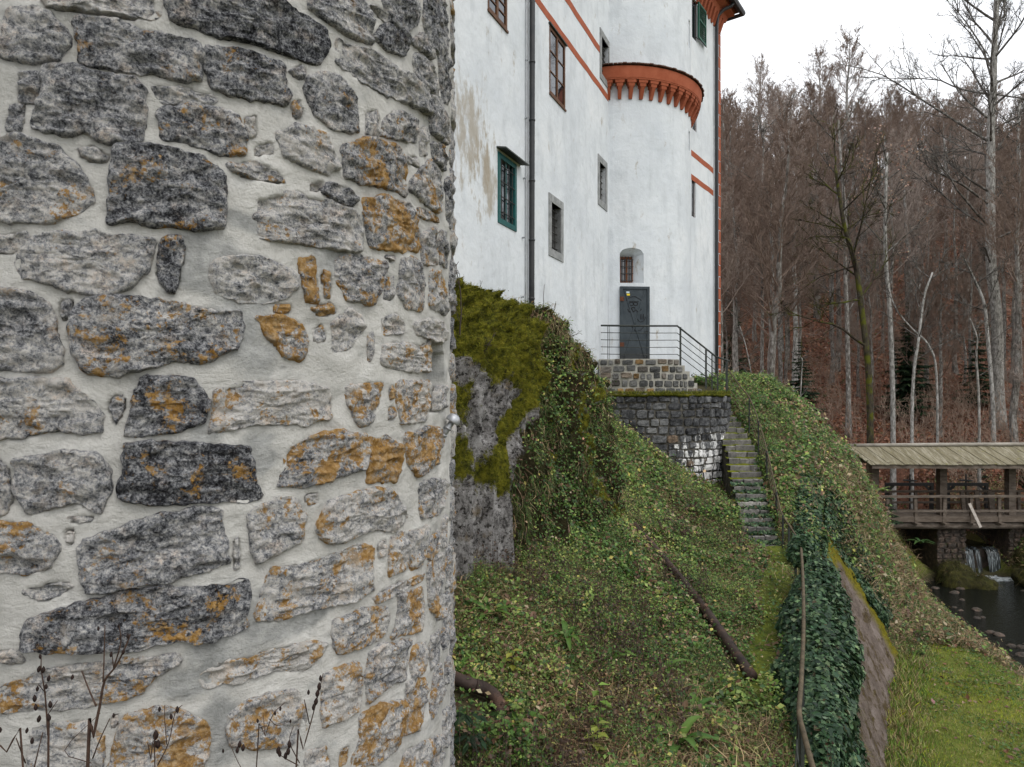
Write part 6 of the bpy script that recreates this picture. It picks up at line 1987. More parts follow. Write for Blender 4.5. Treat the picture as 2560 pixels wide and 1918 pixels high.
# dead brown stems standing in the slope
n = 900
X, Y, Z = sample_slope(60000, rng, power=.75)
pn = fbm(np.c_[X, Y, 0 * X], .7, 2, .5, 701) + .5 * sstep((1.5 - np.hypot(X + .1, Y - 9.6)) / .8) + .4 * sstep((1.2 - np.hypot(X - 1.0, Y - 8.6)) / .8)
k = np.where((pn > .28) & (path_dist(X, Y) > .6) & (Y < 17))[0][:n]
X, Y, Z = X[k], Y[k], Z[k]; n = len(X)
h = rng.uniform(.22, .6, n); t_ = np.linspace(0, 1, 4)
ln = np.stack([X[:, None] + np.cumsum(rng.normal(0, .05, (n, 4)), 1) * h[:, None], Y[:, None] + np.cumsum(rng.normal(0, .05, (n, 4)), 1) * h[:, None], Z[:, None] + h[:, None] * t_], -1)
rd = np.full((n, 4), .0035) * np.linspace(1.2, .5, 4)[None]
V_, F_ = [], []
aa = np.arange(3) * 2.094
ring_ = np.stack([np.cos(aa), np.sin(aa), 0 * aa], -1)
V_ = (ln[:, :, None, :] + rd[:, :, None, None] * ring_[None, None]).reshape(-1, 3)
b0 = (np.arange(n) * 12)[:, None, None] + (np.arange(3) * 3)[None, :, None]; j_ = np.arange(3)[None, None]
F_ = np.stack([b0 + j_, b0 + (j_ + 1) % 3, b0 + (j_ + 1) % 3 + 3, b0 + j_ + 3], -1).reshape(-1, 4)
tag(add_mesh("dead_stems", V_, F_, M['twig']), "dead brown weed stems standing among the ground cover", "dead weeds", kind="stuff")
e_q = np.repeat(ln[:, 1:].reshape(-1, 3), 3, 0) + rng.normal(0, .025, (n * 9, 3))
A, B, Nn = frame_for(np.tile([0, -.4, .6], (len(e_q), 1)), .8, rng)
tag(scatter("dead_stem_leaves", LEAF_V, LEAF_F, e_q, A, B, Nn, .02 + .03 * rng.random(len(e_q)), pick(rng, len(e_q), [(.07, .04, .026), (.13, .08, .05), (.045, .028, .02)], [1, .6, 1]), M['leaf']), "withered brown leaves on the dead weed stems", "dead weeds", kind="stuff")
# grass and moss tufts rooted in the retaining wall
n = 5200
Yw = rng.uniform(6, 16.2, n); vw = rng.random(n) ** 1.3
k = fbm(np.c_[Yw, vw * 3, 0 * Yw], 1.3, 3, .6, 811) + .8 * (vw > .86) + .5 * (vw < .08) > .18
Yw, vw = Yw[k], vw[k]; n = len(Yw)
iw = np.clip(((Yw - 4.2) / .09).astype(int), 0, len(yy) - 1); jw = np.clip((vw * (m_ - 1)).astype(int), 0, m_ - 1)
pw = np.stack([XG[iw, jw], YG[iw, jw], ZG[iw, jw]], -1) + rng.normal(0, .03, (n, 3))
up = unit(np.array([.8, -.2, .5]) + rng.normal(0, .3, (n, 3)))
A = unit(np.array([.2, -.1, -1.0]) + rng.normal(0, .3, (n, 3))); A = unit(A - up * np.sum(A * up, 1, keepdims=True)); B = np.cross(up, A)
tag(scatter("wall_tufts", ARCH_V, BLADE_F, pw, A, B, up, .08 + .14 * rng.random(n), pick(rng, n, [(.16, .15, .02), (.09, .10, .02), (.20, .15, .07), (.07, .05, .025)], [1, 1, .8, .7]), M['blade']), "tufts of moss and grass rooted in the retaining wall", "grass", kind="stuff")

# creepers and hanging grass over the boulders by the weir
bp, bn = [], []
for o in [o for o in bpy.data.objects if o.name.startswith("boulder")]:
    co_ = np.empty(len(o.data.vertices) * 3, np.float32); o.data.vertices.foreach_get("co", co_); co_ = co_.reshape(-1, 3)
    nn_ = unit(co_ - co_.mean(0))
    k = rng.integers(0, len(co_), 700); k = k[nn_[k, 2] > -.1]
    bp.append(co_[k] + rng.normal(0, .05, (len(k), 3))); bn.append(nn_[k])
bp, bn = np.concatenate(bp), np.concatenate(bn)
n = len(bp)
up = unit(bn + np.array([0, 0, .3]) + rng.normal(0, .3, (n, 3)))
A = unit(np.array([0, -.2, -1.0]) + bn * .5 + rng.normal(0, .4, (n, 3))); A = unit(A - up * np.sum(A * up, 1, keepdims=True)); B = np.cross(up, A)
tag(scatter("boulder_grass", ARCH_V, BLADE_F, bp, A, B, up, .16 + .26 * rng.random(n), pick(rng, n, [(.045, .06, .015), (.09, .085, .025), (.16, .12, .06), (.035, .028, .015)], [1, .8, .6, .8]), M['blade']), "dark grass and creepers hanging over the boulders by the weir", "grass", kind="stuff")

# moss and grass on the terrace ledge
n = 5200
ph = rng.uniform(R_(-30), R_(95), n); rd = rng.uniform(-.55, .05, n)
pt_ = qw(ph, .06 + 0 * ph, rd)
A, B, Nn = frame_for(np.tile([0, -.3, 1.0], (n, 1)), .4, rng)
tag(scatter("ledge_grass", BLADE_V, BLADE_F, pt_, A, B, Nn, .05 + .07 * rng.random(n), pick(rng, n, [(.12, .13, .014), (.2, .19, .02), (.05, .07, .015)], [1, .7, .6]), M['blade']), "short moss and grass along the terrace ledge", "grass", kind="stuff")

# ------------------------------------------------------------------ hart's tongue ferns and other single plants
def fern(x, y, n, L, label, seed, cat="fern", col=((.05, .12, .02), (.11, .19, .035)), name="fern", broad=.16, p=None):
    r = np.random.default_rng(seed)
    b = ray_ground(x, y) + np.array([0, -.05, .06]) if p is None else np.array(p)
    L = L * (1.35 if p is None else 1)
    t = thing(name, b, label, cat, None)
    for k in range(n):
        az = 2 * math.pi * (k + r.uniform(-.3, .3)) / n
        el = r.uniform(.7, 1.25)
        l = L * r.uniform(.7, 1.15)
        d = np.array([math.cos(az), math.sin(az), 0])
        s = np.array([-math.sin(az), math.cos(az), 0])
        V, C = [], []
        m = 8
        cc_ = np.array(col[0]) + (np.array(col[1]) - np.array(col[0])) * r.random()
        for j in range(m + 1):
            u = j / m
            w_ = l * broad * (math.sin(math.pi * min(u * .93 + .06, 1)) ** .6) * (1 + .12 * math.sin(j * 2.4 + k))
            c_ = b + d * l * (u * math.cos(el) + .32 * u * u) + np.array([0, 0, l * (u * math.sin(el) - .62 * u * u)])
            V += [c_ - s * w_ / 2 + np.array([0, 0, .12 * w_]), c_, c_ + s * w_ / 2 + np.array([0, 0, .12 * w_])]
            C += [cc_ * .9, cc_ * 1.25, cc_ * .95]
        f = [(j * 3 + i, j * 3 + i + 1, j * 3 + i + 4, j * 3 + i + 3) for j in range(m) for i in range(2)]
        add_mesh("frond", V, f, M['leaf'], t, True, np.array(C))
    return t
for k, (x, y, n, L, lab) in enumerate([
        (1385, 1462, 9, .34, "strap leaved fern below the rock outcrop, upper middle of the slope"),
        (1225, 1555, 7, .34, "dark strap leaved fern close to the edge of the rubble tower"),
        (1415, 1612, 7, .30, "pale green strap leaved fern in the middle of the slope"),
        (1525, 1665, 9, .36, "large strap leaved fern in the lower middle of the slope"),
        (1655, 1690, 8, .34, "upright strap leaved fern left of the footpath"),
        (1695, 1880, 10, .38, "fern clump at the bottom of the picture beside the path"),
        (1490, 1790, 6, .26, "young light green fern low on the slope"),
        (1730, 1800, 9, .32, "dusty green fern between the pipe end and the path"),
        (1148, 1695, 5, .26, "small fern at the foot of the rubble tower above the hose")]):
    fern(x, y, n, L, lab, 70 + k)
fern(0, 0, 11, .55, "large green fern hanging on the bank left of the bridge pier", 90, p=(15.9, 27.6, -5.75), broad=.22, col=((.025, .06, .018), (.05, .10, .025)))
fern(0, 0, 8, .4, "yellow green plant on the bank above the ivy curtain", 91, p=(11.6, 22.2, -3.0), name="leafy_plant", cat="plant", broad=.25, col=((.09, .14, .03), (.17, .22, .06)))
def sapling(x, y, h, label, seed, lc=(.16, .27, .04)):
    """young plant: a thin stem with pairs of pointed leaves"""
    r = np.random.default_rng(seed)
    b = ray_ground(x, y)
    t = thing("seedling", b, label, "plant")
    q = MB(); top = b + np.array([r.normal(0, .05), 0, h]); q.tube([b, (b + top) / 2 + np.array([.02, 0, 0]), top], [.007, .005, .003], 5); q.build("stem", M['twig'], t, True)
    for k in range(9):
        u = .35 + .65 * k / 8
        p = b + (top - b) * u
        az = k * 2.4
        d = unit(np.array([math.cos(az), math.sin(az), .1])); s = np.array([-math.sin(az), math.cos(az), 0])
        L_ = .13
        V = [p, p + d * L_ * .5 + s * L_ * .3, p + d * L_ + np.array([0, 0, -.03]), p + d * L_ * .5 - s * L_ * .3]
        add_mesh("leaf", V, [(0, 1, 2), (0, 2, 3)], M['leaf'], t, False, np.tile(np.array(lc) * r.uniform(.7, 1.2), (4, 1)))
sapling(1505, 1880, .62, "young plant with bright green leaves low on the slope", 5)
sapling(1480, 1905, .35, "short seedling with yellow green leaves at the lower edge of the slope", 6, (.24, .28, .05))
sapling(1280, 1700, .3, "yellow leaved seedling near the drain hose", 7, (.26, .27, .04))
# dark little spruce at the lower edge beside the tower is built with the other conifers below

# ------------------------------------------------------------------ dry stalks in the foreground
def stalk(chains, pods, Y, label, pod_r=.0046):
    conv = lambda off, p_: px(off[0] + p_[0] / KS, off[1] + p_[1] / KS, Y)
    first = conv(*[(chains[0][0], chains[0][1][0])][0]) if False else conv(chains[0][0], chains[0][1][0])
    gz = float(ground(np.array([first[0]]), np.array([first[1]]), False)[0])
    t = thing("dry_stalk", (first[0], first[1], gz), label, "dry plant", "dry stalks in the foreground")
    for i, (off, pts_, r0, r1) in enumerate(chains):
        P_ = [conv(off, p_) for p_ in pts_]
        r = np.random.default_rng(len(pts_) + i)
        if i == 0:
            P_ = [np.array([P_[0][0] - .03, Y, gz - .02])] + P_
        P_ = smooth_line(np.array(P_), 3)
        P_[:, 1] += np.linspace(0, r.uniform(-.06, .06), len(P_))
        q = MB(); q.tube(P_, np.linspace(r0, r1, len(P_)) * .78, 6); q.build("stem" if i == 0 else "branch", M['stalk'], t, True)
    for off, p_, s_ in pods:
        c_ = conv(off, p_)
        q = MB(); q.lathe(c_ - np.array([0, 0, pod_r * 1.6 * s_]), (.15 * math.sin(p_[0]), .1, 1), [(0, .001), (pod_r * .6 * s_, pod_r * .7 * s_), (pod_r * 1.6 * s_, pod_r * .95 * s_), (pod_r * 2.6 * s_, pod_r * .6 * s_), (pod_r * 3.4 * s_, .0008)], 7)
        q.build("seed_pod", M['seed'], t, True)
stalk([(CC, [(375, 1700), (400, 1530), (425, 1400), (445, 1290), (490, 1230), (530, 1150), (552, 1090)], .0075, .0028), (CC, [(415, 1395), (360, 1330), (310, 1270)], .004, .003), (CC, [(445, 1290), (435, 1200), (425, 1060)], .0032, .002), (CC, [(490, 1230), (520, 1120), (510, 1048)], .003, .002), (CC, [(490, 1230), (480, 1170)], .002, .002), (CC, [(400, 1620), (440, 1530), (490, 1435)], .003, .002), (CC, [(395, 1640), (260, 1600), (400, 1450)], .002, .001)],
      [(CC, (310, 1270), 1.2), (CC, (425, 1060), 1), (CC, (510, 1048), .9), (CC, (552, 1092), 1.1), (CC, (530, 1160), 1.3), (CC, (478, 1172), 1.2), (CC, (490, 1435), 1), (CC, (520, 1100), .9)], 2.3, "tallest dry brown stalk with forked top in front of the tower, lower left")
stalk([(CC, [(207, 1700), (205, 1520), (200, 1440), (190, 1330), (175, 1240), (174, 1180)], .005, .002), (CC, [(190, 1330), (210, 1275)], .002, .0015), (CC, [(196, 1400), (152, 1360)], .002, .0015), (CC, [(200, 1440), (218, 1390)], .002, .0015)],
      [(CC, p_, s_) for p_, s_ in (((174, 1180), 1.1), ((165, 1235), 1.5), ((185, 1238), 1.5), ((208, 1275), 1.4), ((200, 1310), 1.2), ((150, 1362), 1.6), ((155, 1400), 1.5), ((218, 1388), 1.6), ((165, 1450), 1.6), ((212, 1445), 1.6), ((160, 1320), 1.2))], 2.35, "dry stalk crowded with dark seed pods, left of the tallest stalk")
stalk([(CC, [(120, 1720), (60, 1570), (0, 1500)], .0045, .003), (CC, [(110, 1640), (116, 1500)], .003, .002), (CC, [(140, 1690), (138, 1540)], .003, .002)], [(CC, (114, 1500), 1.2), (CC, (138, 1545), 1.4), (CC, (0, 1498), 1.2)], 2.3, "leaning dry stalk at the left edge of the picture")
stalk([(CC, [(680, 1710), (672, 1600), (670, 1520)], .003, .002), (CC, [(680, 1650), (720, 1560), (740, 1440), (765, 1410)], .0028, .0018), (CC, [(720, 1560), (700, 1470), (688, 1410)], .002, .0015)], [(CC, p_, s_) for p_, s_ in (((672, 1520), 2.2), ((682, 1560), 2), ((668, 1560), 1.6), ((740, 1440), 1.3), ((766, 1410), 1.5), ((688, 1408), 1.2))], 2.4, "thin dry stalk with a few large pods right of the tallest stalk")
stalk([(CD, [(410, 1710), (440, 1590), (470, 1480), (500, 1360), (520, 1270)], .0045, .002), (CD, [(472, 1470), (468, 1340)], .0025, .002), (CD, [(430, 1640), (380, 1560), (390, 1500)], .0025, .0015), (CD, [(425, 1650), (350, 1610), (330, 1580)], .0025, .0015)],
      [(CD, p_, s_) for p_, s_ in (((521, 1275), 1.4), ((515, 1310), 1.8), ((505, 1340), 1.8), ((498, 1375), 1.8), ((490, 1400), 1.5), ((468, 1335), 1.2), ((335, 1585), 1.8), ((345, 1600), 1.6), ((388, 1560), 1.8), ((380, 1590), 1.8), ((370, 1610), 1.6))], 2.5, "dry stalk with a dark spike of pods, rightmost in front of the tower")
stalk([(CD, [(235, 1710), (270, 1540), (300, 1450), (345, 1408)], .003, .0015), (CD, [(200, 1700), (150, 1650), (102, 1588)], .002, .0015), (CD, [(280, 1520), (250, 1460)], .002, .001), (CD, [(300, 1450), (335, 1480), (390, 1460)], .002, .001)],
      [(CD, p_, s_) for p_, s_ in (((346, 1406), 1), ((325, 1425), 1), ((250, 1458), 1), ((390, 1460), .9), ((170, 1560), 1.6), ((185, 1575), 1.6), ((160, 1585), 1.5), ((100, 1588), 1))], 2.45, "thin pale dry stalk with tiny pods between the larger stalks")
# ------------------------------------------------------------------ trees
def tubes(P_, Rd, k=3):
    """many tubes at once: P_ (B, m, 3), Rd (B, m)"""
    B_, m, _ = P_.shape
    d = np.gradient(P_, axis=1)
    d = unit(d)
    ref = np.where(np.abs(d[..., 2:3]) < .9, np.array([0, 0, 1.0]), np.array([1.0, 0, 0]))
    s = unit(np.cross(d, ref)); u = np.cross(d, s)
    a = np.arange(k) * 2 * np.pi / k
    V = P_[:, :, None, :] + Rd[:, :, None, None] * (np.cos(a)[None, None, :, None] * s[:, :, None, :] + np.sin(a)[None, None, :, None] * u[:, :, None, :])
    base = (np.arange(B_) * m * k)[:, None, None] + (np.arange(m - 1) * k)[None, :, None]
    j = np.arange(k)[None, None, :]
    f = np.stack([base + j, base + (j + 1) % k, base + (j + 1) % k + k, base + j + k], -1).reshape(-1, 4)
    return V.reshape(-1, 3), f

def children(rng, P_, L, n, s0, spread, up, frac, m, wob):
    """n side shoots on each of the parent lines"""
    B_, mp, _ = P_.shape
    s = rng.uniform(s0, 1.0, (B_, n))
    x = s * (mp - 1)
    i = np.minimum(x.astype(int), mp - 2); fr = (x - i)[..., None]
    bi = np.arange(B_)[:, None]
    o = P_[bi, i] * (1 - fr) + P_[bi, i + 1] * fr
    d = unit(P_[bi, i + 1] - P_[bi, i])
    d2 = unit(d + rng.normal(0, spread, d.shape) + np.array([0, 0, up]))
    l = (L[:, None] * frac * (1.15 - .65 * s) * rng.uniform(.6, 1.25, (B_, n)))
    t = np.linspace(0, 1, m)
    C_ = o[:, :, None, :] + d2[:, :, None, :] * (l[..., None] * t)[..., None]
    C_ = C_ + rng.normal(0, wob, C_.shape) * (l[..., None] * t)[..., None]
    C_[..., 2] += (up * .35 * l[..., None] * t ** 2)
    return C_.reshape(B_ * n, m, 3), l.reshape(-1), s.reshape(-1)

def join(parts):
    V, Fc, n = [], [], 0
    for v, f in parts:
        V.append(v); Fc.append(f + n); n += len(v)
    return np.concatenate(V), np.concatenate(Fc)

def branches(rng, limbs, lim_r, n2=9, n3=7, n4=3, thick=1.0, k1=5):
    """limbs (list of lines) grown out into branches, twigs and twiglets"""
    m = 8
    P_ = np.stack([np.stack([np.interp(np.linspace(0, 1, m), np.linspace(0, 1, len(l)), l[:, c]) for c in range(3)], -1) for l in limbs])
    L = np.linalg.norm(np.diff(P_, axis=1), axis=2).sum(1)
    lr = np.asarray(lim_r)
    parts = [tubes(P_, lr[:, None] * np.linspace(1, .22, m)[None], k1)]
    C2, L2, _ = children(rng, P_, L, n2, .2, .55, .22, .42, 6, .05)
    r2 = np.repeat(lr, n2) * .38
    parts.append(tubes(C2, np.maximum(r2[:, None] * np.linspace(1, .25, 6)[None], .007 * thick), 4))
    C3, L3, _ = children(rng, C2, L2, n3, .15, .6, .18, .48, 4, .06)
    parts.append(tubes(C3, np.full((len(C3), 4), .0085 * thick) * np.linspace(1.2, .6, 4)[None], 3))
    C4 = None
    if n4:
        C4, L4, _ = children(rng, C3, L3, n4, .2, .7, .12, .6, 3, .05)
        parts.append(tubes(C4, np.full((len(C4), 3), .0062 * thick) * np.linspace(1, .6, 3)[None], 3))
    return join(parts), C3, C4

def bark(name, c1, c2, c3, moss=None):
    g = G(name, .93, .12)
    n = g.noise(7, 8, .72, g.scaled((1.5, 1.5, .55)), .4)
    c = g.ramp(n, [(.34, c1), (.5, c2), (.66, c3)])
    r_ = g.objrand()
    c = g.mix(g.math('MULTIPLY', r_, .45), c, g.mix(1.0, c, (.55, .5, .45), 'MULTIPLY'))
    if moss:
        c = g.mix(g.thr(g.noise(2.2, 7, .7), .46, .6), c, moss)
    return g.done(c, g.bump(g.noise(25, 6, .7), .8, .02))
M['beech'] = bark("beech_bark", (.05, .043, .037), (.19, .175, .157), (.46, .45, .43))
M['pale'] = bark("pale_bark", (.055, .05, .045), (.28, .27, .25), (.52, .51, .49))
M['mossbark'] = bark("mossy_bark", (.02, .017, .013), (.055, .047, .035), (.10, .085, .06), (.085, .09, .012))
g = G("twigs", .95, .08)
tc_ = g.ramp(g.objrand(), [(0, (.17, .122, .098)), (.5, (.235, .178, .145)), (1, (.33, .275, .24))])
M['twigs'] = g.done(tc_)
g = G("pale_limb", .93, .1)
M['limb'] = g.done(g.ramp(g.noise(5, 7, .72), [(.36, (.03, .026, .022)), (.52, (.11, .10, .09)), (.68, (.30, .29, .27))]))
M['mosslimb'] = g2 = bark("mossy_limb", (.018, .014, .011), (.04, .032, .025), (.075, .06, .045), (.07, .075, .012))

def bare_tree(seed, h, r0, first, nl, spread=1.0, n2=9, n3=7, n4=3):
    """trunk and crown meshes of a bare tree standing at the origin"""
    rng = np.random.default_rng(seed)
    z = np.linspace(0, 1, 14)
    wob = np.cumsum(rng.normal(0, .09, (14, 2)), 0) * (h / 20)
    tr = np.c_[wob[:, 0] - wob[0, 0], wob[:, 1] - wob[0, 1], z * h]
    rad = r0 * (1 - z) ** .75 * .92 + .02
    rad[0] *= 1.45; rad[1] *= 1.03
    q = MB(); q.tube([tr[0] - np.array([0, 0, .6])] + list(tr), np.r_[rad[0] * 1.1, rad], 8)
    limbs, lr = [], []
    for i in range(nl):
        t = first + (1 - first) * ((i + rng.uniform(0, .8)) / nl) ** .85
        t = min(t, .985)
        x = t * 13; a = int(x)
        o = tr[a] + (tr[min(a + 1, 13)] - tr[a]) * (x - a)
        az = i * 2.4 + rng.uniform(-.5, .5)
        rel = (t - first) / (1 - first)
        L = h * .30 * spread * (1 - .72 * rel) * rng.uniform(.7, 1.2)
        el = math.radians(rng.uniform(18, 42) + 32 * rel)
        d = np.array([math.cos(az) * math.cos(el), math.sin(az) * math.cos(el), math.sin(el)])
        u = np.linspace(0, 1, 7)[:, None]
        ln = o + d * L * u + np.array([0, 0, .22 * L]) * u ** 2 + np.cumsum(rng.normal(0, .025 * L, (7, 3)), 0) * u
        limbs.append(ln); lr.append(max(.018, .32 * np.interp(t, z, rad)))
    (cv, cf), _, _ = branches(rng, limbs, lr, n2, n3, n4, 1.15)
    return (np.concatenate(q.V), q.F), (cv, cf)

def place_tree(proto, p, rz, s, label, group):
    """a copy of a tree with its trunk and crown"""
    root, kids = proto
    t = root.copy(); COL.objects.link(t)
    t.location = tuple(p); t.rotation_euler = (0, 0, rz); t.scale = (s, s, s)
    t["label"] = label; t["category"] = "tree"; t["group"] = group
    for k in kids:
        c = k.copy(); COL.objects.link(c); c.parent = t
    return t

protos = []
for k, (h, r0, fi, nl, sp_) in enumerate([(19, .17, .38, 30, .9), (21, .21, .45, 30, 1.0), (17, .14, .30, 32, .85), (20, .16, .5, 26, .8), (15, .11, .25, 32, .8)]):
    tr_, cr_ = bare_tree(50 + k, h * .70, r0, fi, nl, sp_, 10, 8, 3)
    root = thing("bare_tree", (0, 0, 0), "bare grey beech tree in the brown wood on the hillside", "tree", "bare trees of the hillside wood")
    a = add_mesh("trunk", tr_[0], tr_[1], M['beech' if k != 1 else 'pale'], root, True)
    b = add_mesh("crown", cr_[0], cr_[1], M['twigs'], root, False)
    protos.append((root, [a, b]))
rng = np.random.default_rng(77)
spots = []
Yr = 34.5
while Yr < 104:
    stp = 1.9 + .0165 * Yr
    for xx in np.arange(Yr * .235, Yr * .80, stp):
        p = (xx + rng.uniform(-.42, .42) * stp, Yr + rng.uniform(-.45, .45) * stp)
        spots.append(p)
    Yr += stp * 1.02
spots = [s for s in spots if not (s[1] < 40 and 14 < s[0] < 23) and not (s[1] < 44 and rng.random() < .45)]
rng.shuffle(spots)
spots = [tuple(s) for s in spots]
print("trees", len(spots))
used = [False] * 5
for i, (x, y) in enumerate(spots[:292]):
    k = int(rng.integers(0, 5))
    zg = float(ground(np.array([x]), np.array([y]), False)[0])
    s = float(rng.uniform(.68, 1.0) * (1.0 if rng.random() < .86 else 1.3))
    t_ = x / y
    row = "front of the wood" if y < 48 else ("middle of the wooded slope" if y < 72 else "back of the wood")
    side = "nearest the castle corner" if t_ < .40 else ("between castle and tallest tree" if t_ < .58 else "towards the right edge")
    lab, grp = "bare grey tree at the " + row + ", " + side, "bare trees of the hillside wood"
    if not used[k]:
        used[k] = True
        protos[k][0]["label"] = lab
        protos[k][0].location = (x, y, zg); protos[k][0].rotation_euler = (0, 0, rng.uniform(0, 6.3))
    else:
        place_tree(protos[k], (x, y, zg), rng.uniform(0, 6.3), s, lab, grp)

# single trees that stand out, drawn limb by limb
def c7(a, b, Y): return px(1780 + a / 1.6564, b / 1.6564, Y)
def hero(name, trunk, Y, w0, w1, limbs, label, bmat, lmat, seed, nl=10, dry=0, lean=0.0, n2=8, n3=6, n4=2, minu=.35):
    rng = np.random.default_rng(seed)
    T = np.array([c7(a, b, Y) for a, b in trunk])
    T[:, 1] += np.cumsum(rng.normal(0, .08, len(T)))
    gz = float(ground(np.array([T[0, 0]]), np.array([T[0, 1]]), False)[0])
    T = np.vstack([[T[0, 0] - (T[1, 0] - T[0, 0]) * .1, T[0, 1], gz - .3], T]) if T[0, 2] > gz else np.vstack([[T[0, 0], T[0, 1], gz - .3], T[T[:, 2] > gz]])
    T = smooth_line(T, 4)
    u = np.linspace(0, 1, len(T))
    R0, R1 = w0 / 2 / F * Y, w1 / 2 / F * Y
    rad = R0 + (R1 - R0) * u
    rad[:3] *= np.array([1.5, 1.3, 1.1])
    t = thing(name, (T[0, 0], T[0, 1], gz), label, "tree")
    q = MB(); q.tube(T, rad, 9); q.build("trunk", bmat, t, True)
    ls, lr = [], []
    for li, (pts_, wl, dy) in enumerate(limbs):
        P_ = np.array([c7(a, b, Y) for a, b in pts_])
        P_[:, 1] += np.linspace(0, dy, len(P_))
        j = np.argmin(np.linalg.norm(T - P_[0], axis=1)); P_[0] = T[j]
        P_ = smooth_line(P_, 4)
        P_[1:] += rng.normal(0, .04, P_[1:].shape)
        ls.append(P_); lr.append(wl * .38 / F * Y)
    h = T[-1, 2] - gz
    for i in range(nl):
        uu = minu + (1 - minu) * (i + rng.random()) / nl
        o = T[min(int(uu * (len(T) - 1)), len(T) - 1)]
        az = i * 2.4 + rng.uniform(-.5, .5); el = math.radians(rng.uniform(15, 55))
        L = h * rng.uniform(.12, .24) * (1.3 - .7 * uu)
        d = np.array([math.cos(az) * math.cos(el), math.sin(az) * math.cos(el), math.sin(el)])
        v = np.linspace(0, 1, 6)[:, None]
        ls.append(o + d * L * v + np.array([0, 0, .2 * L]) * v ** 2 + np.cumsum(rng.normal(0, .03 * L, (6, 3)), 0) * v); lr.append(max(.015, rad[-1] * .7))
    (cv, cf), C3, C4 = branches(rng, ls, lr, n2, n3, n4, 1.1)
    add_mesh("crown", cv, cf, lmat, t, False)
    if dry:
        e = C3[:, -1]; e = e[rng.random(len(e)) < dry]
        e = np.repeat(e, 3, 0) + rng.normal(0, .12, (len(e) * 3, 3))
        A, B, Nn = frame_for(np.tile([0, -.5, .5], (len(e), 1)), .8, rng)
        scatter("dry_leaves", LEAF_V, LEAF_F, e, A, B, Nn, .09 + .06 * rng.random(len(e)), pick(rng, len(e), [(.32, .20, .14), (.22, .13, .09), (.42, .29, .21)], [1, 1, .6]), M['leaf'], t)
    return t
hero("bare_tree", [(1190, 1530), (1175, 1300), (1155, 1100), (1150, 900), (1150, 700), (1150, 500), (1150, 400), (1155, 200), (1160, 0), (1160, -220)], 40, 30, 9,
     [([(1130, 840), (1000, 780), (860, 730), (760, 700)], 9, -2), ([(1145, 960), (1040, 890), (900, 800), (800, 715)], 10, -3), ([(1130, 610), (980, 470), (850, 370), (720, 280), (560, 230)], 9, 1),
      ([(1140, 400), (1060, 350), (960, 280), (760, 265)], 8, 2), ([(1150, 350), (1100, 200), (1000, 90), (900, 10)], 7, -1), ([(1155, 330), (1200, 200), (1250, 60), (1270, -60)], 8, 1),
      ([(1150, 490), (1220, 530), (1330, 590)], 8, 1), ([(1150, 400), (1230, 440), (1330, 500)], 7, -2), ([(1130, 1120), (1070, 1030)], 8, -1), ([(1140, 620), (1020, 610), (910, 660)], 5, 1),
      ([(1155, 220), (1110, 60), (1090, -60)], 8, 1), ([(1160, 150), (1195, 0), (1210, -120)], 7, -1), ([(1150, 300), (1130, 120), (1060, -40)], 7, 2), ([(1150, 800), (1230, 740), (1290, 690)], 5, 1)],
     "tallest pale bare tree with long drooping limbs at the right of the wood", M['pale'], M['limb'], 3, 22, 0, n2=10, n3=8, n4=3)
hero("bare_tree", [(742, 1655), (725, 1300), (705, 1100), (700, 950), (695, 800), (700, 650)], 36, 13, 6, [([(700, 950), (760, 880), (790, 800)], 4, 1), ([(696, 850), (620, 760), (580, 690)], 4, -1), ([(700, 1060), (600, 1050), (520, 1030)], 3, 1), ([(700, 1000), (790, 1040), (830, 1050)], 3, 1), ([(697, 750), (640, 680), (560, 660)], 3, 1), ([(697, 700), (740, 640), (800, 620)], 3, -1)],
     "slender white barked tree keeping tufts of dry pinkish leaves", M['pale'], M['limb'], 8, 8, .5, n2=6, n3=5, n4=0, minu=.55)
hero("bare_tree", [(652, 1620), (625, 1300), (600, 1100), (560, 950), (540, 800), (520, 690)], 34, 17, 7, [([(615, 1165), (560, 1010), (480, 990), (360, 1000)], 8, -1), ([(605, 1240), (480, 1260), (400, 1290)], 8, -1), ([(632, 1420), (500, 1360), (380, 1340), (230, 1300)], 9, -2), ([(600, 1120), (500, 1130), (400, 1180), (330, 1290)], 6, 1), ([(560, 960), (470, 920), (380, 880)], 6, 1), ([(540, 800), (460, 740), (400, 680)], 5, 1), ([(530, 740), (600, 660), (640, 560)], 5, 1), ([(560, 950), (640, 900), (700, 910)], 4, -1), ([(525, 700), (530, 560), (540, 430)], 6, 1)],
     "dark leaning tree with bright moss along its crooked limbs", M['mossbark'], M['mosslimb'], 12, 8, 0, n2=8, n3=6, n4=2)
hero("bare_tree", [(560, 1600), (552, 1300), (545, 1100), (545, 900), (530, 700), (520, 500)], 40, 13, 5, [], "thin mottled grey tree directly left of the mossy leaning tree", M['beech'], M['limb'], 15, 14)
hero("bare_tree", [(828, 1640), (850, 1400), (875, 1230), (905, 1130)], 33, 9, 4, [([(875, 1230), (900, 1060), (870, 950)], 3, 1), ([(890, 1170), (940, 1120), (1000, 1100)], 3, -1)], "short leaning pale tree under the wood, left of the bridge roof", M['pale'], M['limb'], 18, 7, n2=6, n3=5)
hero("bare_tree", [(1165, 1680), (1145, 1350), (1125, 1250), (1090, 1150), (1050, 1070)], 36, 11, 5, [([(1090, 1150), (1030, 1120), (950, 1170)], 4, -1), ([(1120, 1240), (1060, 1300), (1000, 1290)], 3, 1)], "crooked pale tree leaning left in front of the tallest tree", M['pale'], M['limb'], 21, 8, n2=6, n3=5)
